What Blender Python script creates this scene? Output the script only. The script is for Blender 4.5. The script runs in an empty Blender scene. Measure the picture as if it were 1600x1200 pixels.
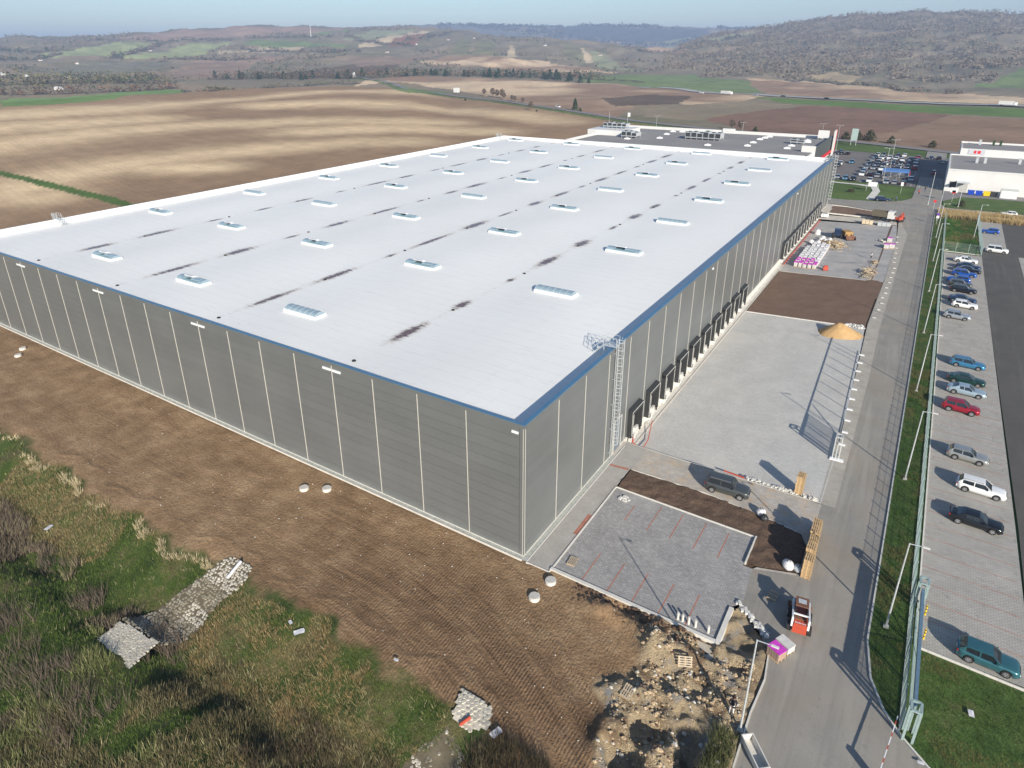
import bpy, bmesh, math, random
import numpy as np
from mathutils import Vector, Matrix, Quaternion
R=math.radians; rnd=random.Random(7); nrng=np.random.default_rng(11)
scene=bpy.context.scene; col=scene.collection

# ------------------------------------------------------------------ camera
CAM=(26.075,-43.747,45.80)
cd=bpy.data.cameras.new('camera'); cam=bpy.data.objects.new('camera',cd); col.objects.link(cam)
cd.sensor_width=36.0; cd.sensor_fit='HORIZONTAL'; cd.lens=23.05
cd.shift_x=0.00954; cd.shift_y=-0.06287; cd.clip_start=0.5; cd.clip_end=60000
yaw,pit,rol=-0.57593,0.38598,-0.00634
fw=Vector((math.sin(yaw)*math.cos(pit),math.cos(yaw)*math.cos(pit),-math.sin(pit)))
rt=Vector((math.cos(yaw),-math.sin(yaw),0)); up=rt.cross(fw)
r2=rt*math.cos(rol)+up*math.sin(rol); u2=-rt*math.sin(rol)+up*math.cos(rol)
cam.matrix_world=Matrix(((r2.x,u2.x,-fw.x,CAM[0]),(r2.y,u2.y,-fw.y,CAM[1]),(r2.z,u2.z,-fw.z,CAM[2]),(0,0,0,1)))
scene.camera=cam
# ------------------------------------------------------------------ sky, sun, exposure
SUN_EL=22.7; SH_AZ=137.5          # elevation; direction shadows fall, degrees from +x towards +y
w=bpy.data.worlds.new('World'); scene.world=w; w.use_nodes=True
nt=w.node_tree; nt.nodes.clear()
sky=nt.nodes.new('ShaderNodeTexSky'); sky.sky_type='NISHITA'; sky.sun_disc=False
sky.sun_elevation=R(SUN_EL); sky.sun_rotation=R(132.5); sky.altitude=200; sky.air_density=1.0; sky.dust_density=0.5; sky.ozone_density=2.6
bg=nt.nodes.new('ShaderNodeBackground'); bg.inputs[1].default_value=0.088
out=nt.nodes.new('ShaderNodeOutputWorld'); nt.links.new(sky.outputs[0],bg.inputs[0]); nt.links.new(bg.outputs[0],out.inputs[0])
sl=bpy.data.lights.new('sun','SUN'); sl.energy=5.0; sl.angle=R(0.53); sl.color=(1.0,0.92,0.79)
sun=bpy.data.objects.new('sun',sl); col.objects.link(sun)
e=R(SUN_EL); a=R(SH_AZ); L=Vector((math.cos(a)*math.cos(e),math.sin(a)*math.cos(e),-math.sin(e)))
sun.rotation_euler=L.to_track_quat('-Z','Y').to_euler(); sun.location=(60,-80,90)
vs=scene.view_settings; scene.display_settings.display_device='sRGB'
vs.view_transform='Standard'; vs.look='None'; vs.exposure=0.58; vs.gamma=1.0; vs.use_curve_mapping=False

# ------------------------------------------------------------------ helpers
def tag(o,label=None,cat=None,group=None,kind=None):
    if label: o['label']=label
    if cat: o['category']=cat
    if group: o['group']=group
    if kind: o['kind']=kind
    return o
def empty(name,label,cat,loc=(0,0,0),rz=0.0,group=None):
    o=bpy.data.objects.new(name,None); o.empty_display_size=.3; col.objects.link(o)
    o.location=loc; o.rotation_euler=(0,0,rz); return tag(o,label,cat,group)
class MB:
    def __init__(s): s.v=[];s.f=[];s.m=[]
    def add(s,vs,fs,mi=0):
        b=len(s.v); s.v+=[tuple(x) for x in vs]; s.f+=[tuple(b+i for i in f) for f in fs]; s.m+=[mi]*len(fs); return s
    def box(s,x0,x1,y0,y1,z0,z1,mi=0):
        return s.add([(x0,y0,z0),(x1,y0,z0),(x1,y1,z0),(x0,y1,z0),(x0,y0,z1),(x1,y0,z1),(x1,y1,z1),(x0,y1,z1)],
          [(0,3,2,1),(4,5,6,7),(0,1,5,4),(1,2,6,5),(2,3,7,6),(3,0,4,7)],mi)
    def cb(s,c,d,mi=0):
        return s.box(c[0]-d[0]/2,c[0]+d[0]/2,c[1]-d[1]/2,c[1]+d[1]/2,c[2]-d[2]/2,c[2]+d[2]/2,mi)
    def bar(s,p,q,w,h=None,mi=0,upv=(0,0,1)):
        h=h or w; p=Vector(p);q=Vector(q);d=(q-p).normalized(); u=Vector(upv)
        if abs(d.dot(u))>.97: u=Vector((1,0,0))
        r=d.cross(u).normalized(); u=r.cross(d)
        o=[]
        for c in (p,q):
            for a,b in ((-1,-1),(1,-1),(1,1),(-1,1)): o.append(c+r*(a*w/2)+u*(b*h/2))
        return s.add(o,[(0,1,2,3),(4,7,6,5),(0,4,5,1),(1,5,6,2),(2,6,7,3),(3,7,4,0)],mi)
    def tube(s,p,q,r,n=6,r2=None,mi=0,caps=True):
        p=Vector(p);q=Vector(q);d=(q-p).normalized();u=Vector((0,0,1)) if abs(d.z)<.95 else Vector((1,0,0))
        a=d.cross(u).normalized();b=d.cross(a); r2=r if r2 is None else r2; o=[]
        for c,rr in ((p,r),(q,r2)):
            for k in range(n):
                t=2*math.pi*k/n; o.append(c+a*(rr*math.cos(t))+b*(rr*math.sin(t)))
        f=[(k,(k+1)%n,n+(k+1)%n,n+k) for k in range(n)]
        if caps: f+=[tuple(range(n-1,-1,-1)),tuple(range(n,2*n))]
        return s.add(o,f,mi)
    def path(s,pts,r,n=6,mi=0):
        for a,b in zip(pts,pts[1:]): s.tube(a,b,r,n,mi=mi)
        return s
    def prism(s,poly,z0,z1,mi=0):
        n=len(poly); o=[(x,y,z0) for x,y in poly]+[(x,y,z1) for x,y in poly]
        return s.add(o,[tuple(range(n-1,-1,-1)),tuple(range(n,2*n))]+[(k,(k+1)%n,n+(k+1)%n,n+k) for k in range(n)],mi)
    def sphere(s,c,r,nu=8,nv=5,sc=(1,1,1),mi=0,jit=0):
        o=[];f=[]
        for j in range(nv+1):
            t=math.pi*j/nv
            for i in range(nu):
                p=2*math.pi*i/nu; k=1+(rnd.uniform(-jit,jit) if jit else 0)
                o.append((c[0]+r*sc[0]*k*math.sin(t)*math.cos(p),c[1]+r*sc[1]*k*math.sin(t)*math.sin(p),c[2]+r*sc[2]*k*math.cos(t)))
        for j in range(nv):
            for i in range(nu): f.append((j*nu+i,(j+1)*nu+i,(j+1)*nu+(i+1)%nu,j*nu+(i+1)%nu))
        return s.add(o,f,mi)
    def mesh(s,name,mats,smooth=False):
        me=bpy.data.meshes.new(name); me.from_pydata(s.v,[],s.f)
        for m in mats: me.materials.append(m)
        if len(mats)>1: me.polygons.foreach_set('material_index',s.m)
        if smooth: me.polygons.foreach_set('use_smooth',[True]*len(me.polygons))
        me.update(); return me
    def obj(s,name,mats,parent=None,loc=None,smooth=False):
        if not isinstance(mats,(list,tuple)): mats=[mats]
        return link(name,s.mesh(name,mats,smooth),parent,loc)
def link(name,me,parent=None,loc=None,rz=None):
    o=bpy.data.objects.new(name,me); col.objects.link(o)
    if parent: o.parent=parent
    if loc is not None: o.location=loc
    if rz is not None: o.rotation_euler=(0,0,rz)
    return o
def copytree(o,loc=None,rz=None,parent=None,label=None,group=None,swap=None):
    c=o.copy(); col.objects.link(c)
    if parent is not None: c.parent=parent
    if loc is not None: c.location=loc
    if rz is not None: c.rotation_euler=(0,0,rz)
    if label: c['label']=label
    if group: c['group']=group
    if swap and c.type=='MESH':
        for i,sl in enumerate(c.material_slots):
            if sl.link=='OBJECT' and sl.material in swap: sl.material=swap[sl.material]
    for ch in o.children: copytree(ch,parent=c,swap=swap)
    return c
def npmesh(name,V,F,mats,attrs=None,midx=None,smooth=False):
    """V (n,3), F (m,k) arrays -> mesh"""
    me=bpy.data.meshes.new(name); n=len(V); m,k=F.shape
    me.vertices.add(n); me.vertices.foreach_set('co',np.ascontiguousarray(V,dtype=np.float32).ravel())
    me.loops.add(m*k); me.loops.foreach_set('vertex_index',np.ascontiguousarray(F,dtype=np.int32).ravel())
    me.polygons.add(m); me.polygons.foreach_set('loop_start',np.arange(0,m*k,k,dtype=np.int32))
    try: me.polygons.foreach_set('loop_total',np.full(m,k,dtype=np.int32))
    except Exception: pass
    for mt in mats: me.materials.append(mt)
    if midx is not None: me.polygons.foreach_set('material_index',midx.astype(np.int32))
    for nm,(ty,arr) in (attrs or {}).items():
        at=me.attributes.new(nm,ty,'POINT')
        if ty=='FLOAT_COLOR':
            c=np.ones((n,4),np.float32); c[:,:3]=arr; at.data.foreach_set('color',c.ravel())
        elif ty=='FLOAT': at.data.foreach_set('value',np.asarray(arr,np.float32).ravel())
        else: at.data.foreach_set('vector',np.asarray(arr,np.float32).ravel())
    me.update(calc_edges=True); me.validate()
    if smooth: me.polygons.foreach_set('use_smooth',[True]*m)
    return me
def gridmesh(name,X,Y,Z,mats,attrs=None,keep=None,smooth=True):
    ny,nx=X.shape; V=np.stack([X.ravel(),Y.ravel(),Z.ravel()],1)
    i=np.arange(nx-1)[None,:]+np.arange(ny-1)[:,None]*nx
    F=np.stack([i,i+1,i+1+nx,i+nx],-1).reshape(-1,4)
    if keep is not None:
        c=V[F].mean(1); F=F[keep(c[:,0],c[:,1])]
        used=np.unique(F); mp=np.full(len(V),-1); mp[used]=np.arange(len(used)); F=mp[F]; V=V[used]
        if attrs: attrs={k:(t,np.asarray(a).reshape((nx*ny,-1) if t!='FLOAT' else -1)[used]) for k,(t,a) in attrs.items()}
    return npmesh(name,V,F,mats,attrs,smooth=smooth)
def inpoly(x,y,poly):
    x=np.asarray(x);y=np.asarray(y); r=np.zeros(x.shape,bool); n=len(poly); j=n-1
    for i in range(n):
        xi,yi=poly[i];xj,yj=poly[j]
        if yi!=yj:
            c=((yi>y)!=(yj>y))&(x<(xj-xi)*(y-yi)/(yj-yi)+xi); r^=c
        j=i
    return r
def dline(x,y,L):
    d=np.full(np.shape(x),1e9)
    for (ax,ay),(bx,by) in zip(L,L[1:]):
        dx,dy=bx-ax,by-ay; t=np.clip(((x-ax)*dx+(y-ay)*dy)/(dx*dx+dy*dy+1e-9),0,1)
        d=np.minimum(d,np.hypot(x-ax-t*dx,y-ay-t*dy))
    return d
def vnoise(x,y,s,seed=0,oct=3):
    """value noise, numpy"""
    r=np.random.default_rng(seed); tab=r.random((256,256)); out=0;amp=1;tot=0
    for o in range(oct):
        u=x/s*2**o+13.7*o;v=y/s*2**o+7.1*o; iu=np.floor(u).astype(int);iv=np.floor(v).astype(int); fu=u-iu;fv=v-iv
        fu=fu*fu*(3-2*fu);fv=fv*fv*(3-2*fv)
        a=tab[iu%256,iv%256];b=tab[(iu+1)%256,iv%256];c=tab[iu%256,(iv+1)%256];d=tab[(iu+1)%256,(iv+1)%256]
        out=out+amp*((a*(1-fu)+b*fu)*(1-fv)+(c*(1-fu)+d*fu)*fv); tot+=amp; amp*=.5
    return out/tot

# ------------------------------------------------------------------ materials
class NT:
    """tiny node helper"""
    def __init__(s,name):
        s.m=bpy.data.materials.new(name); s.m.use_nodes=True; s.t=s.m.node_tree; s.t.nodes.clear()
        s.out=s.t.nodes.new('ShaderNodeOutputMaterial'); s.b=s.t.nodes.new('ShaderNodeBsdfPrincipled'); s.l(s.b.outputs[0],s.out.inputs[0])
        s._pos=None
    def n(s,ty,**kw):
        nd=s.t.nodes.new(ty)
        for k,v in kw.items(): setattr(nd,k,v)
        return nd
    def l(s,a,b): s.t.links.new(a,b)
    def pos(s):
        if s._pos is None: s._pos=s.n('ShaderNodeNewGeometry').outputs['Position']
        return s._pos
    def objc(s): return s.n('ShaderNodeTexCoord').outputs['Object']
    def mapv(s,v,sc=(1,1,1),rot=(0,0,0),loc=(0,0,0)):
        m=s.n('ShaderNodeMapping'); s.l(v,m.inputs[0]); m.inputs['Scale'].default_value=sc; m.inputs['Rotation'].default_value=rot; m.inputs['Location'].default_value=loc; return m.outputs[0]
    def noise(s,v,scale,detail=3,rough=.55,dist=0):
        n=s.n('ShaderNodeTexNoise'); s.l(v,n.inputs['Vector']); n.inputs['Scale'].default_value=scale; n.inputs['Detail'].default_value=detail; n.inputs['Roughness'].default_value=rough; n.inputs['Distortion'].default_value=dist; return n.outputs['Fac']
    def voro(s,v,scale,feat='F1',out='Distance',rand=1.0):
        n=s.n('ShaderNodeTexVoronoi',feature=feat); s.l(v,n.inputs['Vector']); n.inputs['Scale'].default_value=scale; n.inputs['Randomness'].default_value=rand; return n.outputs[out]
    def wave(s,v,scale,dist=0,ds=1,dr='X',prof='SIN',detail=2):
        n=s.n('ShaderNodeTexWave',bands_direction=dr,wave_profile=prof); s.l(v,n.inputs['Vector']); n.inputs['Scale'].default_value=scale; n.inputs['Distortion'].default_value=dist; n.inputs['Detail'].default_value=detail; n.inputs['Detail Scale'].default_value=ds; return n.outputs['Fac']
    def brick(s,v,w,h,mortar,off=.5):
        n=s.n('ShaderNodeTexBrick'); s.l(v,n.inputs['Vector']); n.offset=off; n.inputs['Scale'].default_value=1; n.inputs['Brick Width'].default_value=w; n.inputs['Row Height'].default_value=h; n.inputs['Mortar Size'].default_value=mortar
        n.inputs['Color1'].default_value=(0,0,0,1); n.inputs['Color2'].default_value=(1,1,1,1); n.inputs['Mortar'].default_value=(.5,.5,.5,1); return n.outputs['Color'],n.outputs['Fac']
    def ramp(s,f,stops,interp='LINEAR'):
        r=s.n('ShaderNodeValToRGB'); r.color_ramp.interpolation=interp; el=r.color_ramp.elements
        while len(el)<len(stops): el.new(.5)
        for e_,(p_,c_) in zip(el,stops):
            e_.position=p_; c_=c_ if isinstance(c_,(tuple,list)) else (c_,)*3; e_.color=(*c_[:3],1)
        s.l(f,r.inputs[0]); return r.outputs[0]
    def mix(s,f,a,b,mode='MIX'):
        m=s.n('ShaderNodeMix',data_type='RGBA',blend_type=mode)
        for i,x in ((0,f),(6,a),(7,b)):
            if isinstance(x,(int,float)): m.inputs[i].default_value=x
            elif isinstance(x,(tuple,list)): m.inputs[i].default_value=(*x[:3],1)
            else: s.l(x,m.inputs[i])
        return m.outputs[2]
    def math(s,op,a,b=0.0,c=0.0,clamp=False):
        m=s.n('ShaderNodeMath',operation=op,use_clamp=clamp)
        for i,x in enumerate((a,b,c)):
            if isinstance(x,(int,float)): m.inputs[i].default_value=x
            else: s.l(x,m.inputs[i])
        return m.outputs[0]
    def attr(s,name,out='Fac'):
        a=s.n('ShaderNodeAttribute'); a.attribute_name=name; return a.outputs[out]
    def bump(s,h,strength=.5,dist=.1,prev=None):
        b=s.n('ShaderNodeBump'); b.inputs['Strength'].default_value=strength; b.inputs['Distance'].default_value=dist; s.l(h,b.inputs['Height'])
        if prev is not None: s.l(prev,b.inputs['Normal'])
        return b.outputs[0]
    def done(s,color=None,rough=.8,metal=0,normal=None,spec=.5,**kw):
        def st(k,v):
            if v is None: return
            i=s.b.inputs[k]
            if isinstance(v,(int,float)): i.default_value=v
            elif isinstance(v,(tuple,list)): i.default_value=(*v[:3],1)
            else: s.l(v,i)
        st('Base Color',color); st('Roughness',rough); st('Metallic',metal); st('Normal',normal); st('Specular IOR Level',spec)
        for k,v in kw.items(): st(k.replace('_',' '),v)
        return s.m
def plain(name,c,rough=.6,metal=0,var=.12,sc=3.0,spec=.5,bump=0):
    t=NT(name); v=t.objc(); n=t.noise(v,sc,4)
    k=t.ramp(n,[(.3,tuple(x*(1-var) for x in c)),(.7,tuple(min(1,x*(1+var)) for x in c))])
    nm=t.bump(t.noise(v,sc*8,2),bump,.02) if bump else None
    return t.done(k,rough,metal,nm,spec)
M={}
M['white_paint']=plain('white_paint',(.78,.79,.8),.45,var=.04)
M['white_dirty']=plain('white_dirty',(.62,.61,.58),.7,var=.15,sc=2)
M['galv']=plain('galvanised_steel',(.60,.63,.64),.42,.35,var=.15,sc=6)
M['black_rubber']=plain('black_rubber',(.018,.018,.02),.75)
M['dark_metal']=plain('dark_metal',(.05,.052,.055),.5,.3)
M['coping']=plain('coping_steel',(.085,.20,.33),.35,.2,var=.08,sc=.4)
M['trim']=plain('pale_trim',(.55,.53,.48),.5,var=.05)
M['concrete']=plain('concrete',(.5,.48,.44),.9,var=.14,sc=1.5,bump=.3)
M['concrete_pale']=plain('concrete_pale',(.62,.6,.55),.9,var=.1,sc=1.2,bump=.2)
M['wood']=plain('pallet_wood',(.50,.35,.19),.85,var=.3,sc=5)
M['wood_grey']=plain('weathered_wood',(.40,.34,.26),.85,var=.25,sc=5)
M['red_paint']=plain('red_paint',(.47,.075,.04),.45,var=.1)
M['glass']=plain('dark_glass',(.015,.02,.025),.07,var=.1,spec=.8)
M['chrome']=plain('wheel_silver',(.5,.5,.52),.3,.7)
M['tyre']=plain('tyre',(.02,.02,.02),.85)
M['lamp_clear']=plain('lamp_clear',(.75,.78,.8),.15)
M['lamp_red']=plain('lamp_red',(.35,.01,.01),.2)
M['plastic_white']=plain('white_film',(.66,.66,.68),.35,var=.2,sc=3)
M['pink_film']=plain('pink_film',(.60,.06,.52),.35,var=.25,sc=2)
M['brown']=plain('rusty_brown',(.16,.075,.045),.7,var=.3)
M['blue_bin']=plain('blue_plastic',(.01,.06,.45),.4); M['yellow']=plain('yellow_plastic',(.8,.55,.02),.4)
M['skin']=plain('skin',(.45,.26,.18),.6); M['hair']=plain('hair',(.10,.035,.02),.7)
M['cloth_black']=plain('black_cloth',(.015,.015,.02),.9); M['cloth_white']=plain('white_cloth',(.7,.7,.7),.9)
M['cloth_red']=plain('red_cloth',(.5,.05,.03),.9); M['cloth_blue']=plain('blue_cloth',(.05,.09,.2),.9)
M['leafgreen']=plain('leaf_green',(.03,.06,.02),.8)
CURVES=[[[-86.3,260.0,0.0],[-68.4,260.0,0.0],[-52.1,300.0,0.0],[-32.1,340.0,0.0],[-21.8,400.0,0.0],[3.7,450.0,0.0],[19.3,450.0,0.0]],
[[-87.0,600.0,22.9],[-69.0,650.0,13.3],[-58.3,790.0,10.0],[-52.4,860.0,9.5],[-45.1,850.0,10.8],[-40.5,800.0,8.6],[-37.3,700.0,1.0],[-32.1,640.0,0.0],[-21.8,600.0,0.0],[3.7,600.0,0.0],[19.3,600.0,0.0]],
[[-86.3,900.0,-4.0],[-68.4,900.0,-6.0],[-58.0,960.0,-4.0],[-44.9,980.0,-2.0],[-40.4,950.0,-2.0],[-37.3,850.0,1.0],[-32.1,820.0,1.0],[-21.8,780.0,1.0],[-7.8,760.0,0.0],[3.7,760.0,0.0],[19.3,760.0,0.0]],
[[-86.6,1250.0,23.5],[-68.6,1250.0,13.1],[-58.2,1250.0,6.8],[-45.0,1200.0,8.6],[-40.4,1200.0,10.6],[-37.3,1200.0,7.9],[-29.4,1150.0,4.6],[-23.7,1100.0,2.4],[-17.7,1080.0,-3.8],[-11.9,1050.0,-4.9],[-3.2,1000.0,-6.9],[4.2,1000.0,-6.3],[19.8,1000.0,4.2]],
[[-86.5,1600.0,25.4],[-68.5,1600.0,19.5],[-58.0,1600.0,14.5],[-44.9,1550.0,18.5],[-37.3,1550.0,16.7],[-29.5,1500.0,8.7],[-23.8,1450.0,2.1],[-17.7,1450.0,1.0],[-12.0,1400.0,-2.5],[-3.4,1400.0,-6.9],[4.0,1400.0,-7.7],[19.6,1400.0,2.3]],
[[-86.3,2300.0,43.0],[-68.3,2300.0,42.9],[-57.9,2300.0,46.5],[-44.8,2200.0,54.2],[-40.3,2000.0,35.9],[-37.2,1900.0,39.0],[-32.6,1900.0,39.6],[-28.4,1850.0,21.9],[-23.8,1800.0,6.8],[-17.8,1900.0,10.6],[-12.2,1900.0,19.6],[-3.7,1900.0,23.8],[3.6,1900.0,23.9],[19.2,1900.0,25.4]],
[[-86.1,2900.0,71.3],[-68.1,2900.0,81.6],[-57.7,3000.0,101.1],[-49.5,3000.0,120.4],[-44.7,2900.0,113.3],[-40.2,2800.0,110.5],[-36.2,2700.0,98.6],[-32.1,2400.0,68.0],[-26.9,2350.0,62.2],[-21.9,2300.0,45.4],[-18.9,2300.0,37.2],[-17.0,2500.0,64.2],[-12.4,2600.0,83.3],[-4.0,2600.0,101.0],[3.2,2600.0,94.5],[18.8,2600.0,78.1]],
[[-86.0,3400.0,101.1],[-68.0,3400.0,115.4],[-62.5,3500.0,122.0],[-57.6,3600.0,149.8],[-51.8,3600.0,174.0],[-45.2,3500.0,160.9],[-40.2,3400.0,163.0],[-36.2,3200.0,145.1],[-33.6,2900.0,109.0],[-28.0,2700.0,91.8],[-21.9,2700.0,60.8],[-19.4,2700.0,53.4],[-17.1,3000.0,101.3],[-14.3,3100.0,125.6],[-12.5,3200.0,138.9],[-8.3,3300.0,176.3],[-4.3,3300.0,186.6],[-0.5,3300.0,182.1],[3.0,3300.0,166.6],[18.6,3300.0,120.5]],
[[-86.3,4300.0,60.0],[-52.1,4300.0,100.0],[-40.4,4300.0,80.0],[-21.8,4300.0,20.0],[-16.9,4300.0,40.0],[-3.6,4300.0,120.0],[19.3,4300.0,120.0]],
[[-86.1,6000.0,113.5],[-68.1,6000.0,136.2],[-51.8,6000.0,213.1],[-42.2,6000.0,257.7],[-37.2,6000.0,271.4],[-34.1,6000.0,260.4],[-28.0,6000.0,241.2],[-26.0,6000.0,253.9],[-21.5,6000.0,243.7],[-17.1,6000.0,228.0],[-13.4,6000.0,208.0],[-8.2,6000.0,203.1],[3.2,6000.0,178.2],[18.8,6000.0,120.3]],
[[-86.3,9000.0,80.0],[-52.1,9000.0,80.0],[19.3,9000.0,80.0]]]
COVER=[('brownfield',[(-1256,667),(-1548,1010),(-1444,1100),(-1051,748),(-1079,631)]),('greyfield',[(-1467,577),(-1678,801),(-1758,951),(-1638,999),(-1305,726),(-1243,549)]),('darkfield',[(-1035,806),(-1102,974),(-1132,1138),(-1290,1507),(-877,943),(-866,774)]),('lightgreen',[(-2139,923),(-2251,1020),(-2488,1409),(-2357,1426),(-1899,998),(-1946,865)]),('lightgreen',[(-1879,1004),(-2260,1474),(-2161,1565),(-2063,1447),(-1710,1083)]),('purplefield',[(-2805,1429),(-2952,1848),(-2743,2136),(-2568,2258),(-2364,2353),(-2298,2113),(-2287,1712),(-2382,1585),(-2526,1494)]),('midgreen',[(-2283,2021),(-2317,2350),(-2131,1956)]),('midgreen',[(-2097,1550),(-2068,1710),(-1688,1677),(-1678,1628),(-1929,1485)]),('tanstrip',[(-1886,1308),(-1901,1487),(-1825,1610),(-1694,1466),(-1757,1215)]),('purplefield',[(-1669,1151),(-1549,1204),(-1490,1307),(-1413,1133),(-1556,998)]),('palegreen',[(-1868,1802),(-2156,2279),(-1963,2373),(-1777,1941),(-1806,1869)]),('redfield',[(-1685,1837),(-1816,2341),(-1505,1796),(-1540,1707)]),('tanstrip',[(-1677,1701),(-1927,2350),(-1900,2368),(-1572,1651)]),('vineyard',[(-1154,1494),(-1505,2050),(-1521,2162),(-1073,1480)]),('vineyard',[(-1059,1481),(-1389,1985),(-1454,2204),(-1015,1522)]),('tanstrip',[(-987,1548),(-1257,1988),(-1256,2010),(-992,1601)]),('vineyard',[(-887,1697),(-1113,2103),(-1070,2163),(-826,1735)]),('tanstrip',[(-844,1731),(-1044,2087),(-994,2020),(-819,1733)]),('palegreen',[(-700,1509),(-980,2029),(-877,1927),(-622,1540)]),('tan',[(-1110,1318),(-1102,1439),(-990,1545),(-852,1561),(-617,1435),(-630,1267),(-847,1295),(-917,1196)]),('brownfield',[(-1303,1267),(-1277,1519),(-1207,1548),(-1078,1255),(-1083,1087)]),('tan',[(-718,702),(-765,782),(-774,862),(-691,897),(-601,907),(-538,955),(-409,946),(-274,847),(-220,864),(-143,760),(-152,595),(-228,599),(-183,436),(-221,469),(-282,514),(-346,550),(-491,661),(-658,773),(-710,774)]),('darkfield',[(-283,629),(-264,706),(-214,713),(-190,602),(-230,541)]),('midgreen',[(-536,568),(-676,757),(-500,645),(-464,585),(-459,525)]),('green',[(-599,1191),(-514,1276),(-450,1441),(-363,1288),(-250,1163),(-166,868),(-259,854),(-417,964),(-490,989)]),('grass_dry',[(-206,543),(-174,600),(-142,670),(-92,632),(-104,539),(-127,446),(-167,460)]),('plough',[(-122,460),(-106,545),(-80,624),(-44,628),(-10,633),(32,583),(3,437),(-25,359),(-68,385)]),('plough2',[(32,577),(74,569),(102,563),(128,557),(89,296),(76,317),(60,342),(31,352),(5,360),(-24,370),(4,442)]),('verge',[(-150,733),(-101,722),(-53,691),(-14,687),(36,692),(81,674),(113,668),(144,663),(132,582),(104,578),(75,580),(28,596),(-9,616),(-49,627),(-94,643)]),('tan',[(-303,1311),(-235,1343),(-148,1273),(-62,1120),(-1,1120),(55,1038),(102,1000),(137,882),(168,821),(150,701),(117,706),(85,742),(36,782),(-19,776),(-59,777),(-113,853),(-162,851)]),('tanstrip',[(38,1013),(101,977),(94,879),(37,885)]),('midgreen',[(55,1287),(138,1672),(175,1624),(113,1185)]),('palegreen',[(-1636,4544),(-795,2634),(-694,2783),(-650,2899),(-687,2429),(-1544,4413)]),('palegreen',[(-1910,4597),(-1784,4936),(-1692,5224),(-1551,4809),(-1636,4544)]),('tan',[(-1782,4459),(-915,2701),(-687,2162),(-882,2277)]),('farpurple',[(-3523,4637),(-2371,4470),(-1500,2298)]),('greenstrip',[(-519,97),(-523,119),(-538,147),(-543,174),(-909,317),(-888,400),(-920,527),(-857,522),(-597,286),(-550,203),(-540,163),(-528,127)]),('farblue',[(-2813,5298),(-2347,5233),(-1987,5342),(-1652,5483),(-677,2908),(-1507,4949),(-1830,4572),(-2421,4564)]),('tanpatch',[(-219,1445),(-189,1551),(-123,1496),(-121,1303)])]
LINES={'crest': [[(-474,98),(-477,122),(-485,151),(-491,182),(-496,216),(-513,263),(-529,315),(-534,361),(-535,410),(-524,476),(-473,520)],[(-355,72),(-367,102),(-372,127),(-380,156),(-381,185),(-383,218),(-371,245),(-355,272),(-315,299),(-285,312),(-265,336)],[(-239,41),(-250,59),(-265,81),(-275,115),(-273,134),(-273,155),(-261,184),(-252,204),(-243,226),(-220,242)],[(-376,393),(-326,435),(-262,416),(-208,390)],[(-423,125),(-430,170),(-433,218)],[(-457,339),(-428,385),(-384,402)],[(-249,58),(-231,59)],[(-298,249),(-267,285),(-243,300),(-215,311)],[(-255,118),(-238,131)]],'path': [[(-323,70),(-291,71),(-266,72),(-241,72),(-214,72),(-188,69)]],'road': [[(-837,835),(-672,746),(-476,601),(-339,538),(-216,459),(-156,420),(-115,400),(-79,382),(-50,378),(-24,373),(5,359),(31,346),(60,335),(82,331)]],'highway': [[(-347,896),(-256,844),(-143,760),(-96,746),(-53,724),(-16,719),(36,717),(82,695),(124,691),(165,700)]],'hedge': [[(-2467,956),(-2261,970),(-2241,1034)],[(-1892,994),(-2381,1441),(-2320,1515)],[(-2737,1392),(-2496,1475),(-2320,1595),(-2170,1679),(-2074,1839),(-1897,1929)],[(-1666,982),(-1654,1120),(-1513,1154)],[(-1817,1848),(-1512,1771)],[(-1919,1426),(-1785,1442),(-1482,1397),(-1539,1558)],[(-1897,721),(-1991,846),(-2110,952)],[(-1612,1891),(-1793,2354)],[(-880,2215),(-749,2487),(-663,2665)]],'belt': [[(-978,279),(-955,336),(-930,398),(-908,469),(-925,545)],[(-1054,378),(-1065,430),(-1064,481),(-1059,555),(-995,569)],[(-858,521),(-644,415),(-826,636),(-788,700),(-736,723)],[(-1053,697),(-1005,754),(-873,752),(-822,819),(-761,880),(-735,955),(-661,1009),(-597,1083),(-483,1035)],[(-483,1035),(-396,1017)],[(-237,1357),(-133,1280),(-41,1120),(37,1047)]]}
# ------------------------------------------------------------------ far terrain
CURVES=[np.array(c) for c in CURVES]
def tnoise(x,y):
    s=0
    for k,(fx,fy,ph,a_) in enumerate([(1/310.,1/420.,.3,1.),(1/170.,-1/260.,1.9,.6),(-1/120.,1/95.,4.1,.35),(1/61.,1/72.,2.2,.2),(1/37.,-1/31.,.7,.1)]):
        s=s+a_*np.sin(6.283*(x*fx+y*fy)+ph+1.7*np.sin(6.283*(y*fx-x*fy)*.7+k))
    return s
def terr(x,y):
    x=np.asarray(x,float);y=np.asarray(y,float)
    d=np.hypot(x-CAM[0],y-CAM[1]); az=np.degrees(np.arctan2(x-CAM[0],y-CAM[1]))
    D=[np.interp(az,c[:,0],c[:,1]) for c in CURVES]; Z=[np.interp(az,c[:,0],c[:,2]) for c in CURVES]
    z=np.zeros_like(d)
    for i in range(len(D)-1):
        t=(d-D[i])/(D[i+1]-D[i]); m=(t>=0)&(t<1); s=t*t*(3-2*t)*.5+t*.5
        z=np.where(m,Z[i]+(Z[i+1]-Z[i])*s,z)
    z=np.where(d>=D[-1],Z[-1],z)
    amp=np.clip((d-D[2])/1500,0,1)*4.0+np.clip((d-D[0])/300,0,1)*.45
    return z+tnoise(x,y)*amp*np.where(np.abs(az)<120,1,0)
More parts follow.
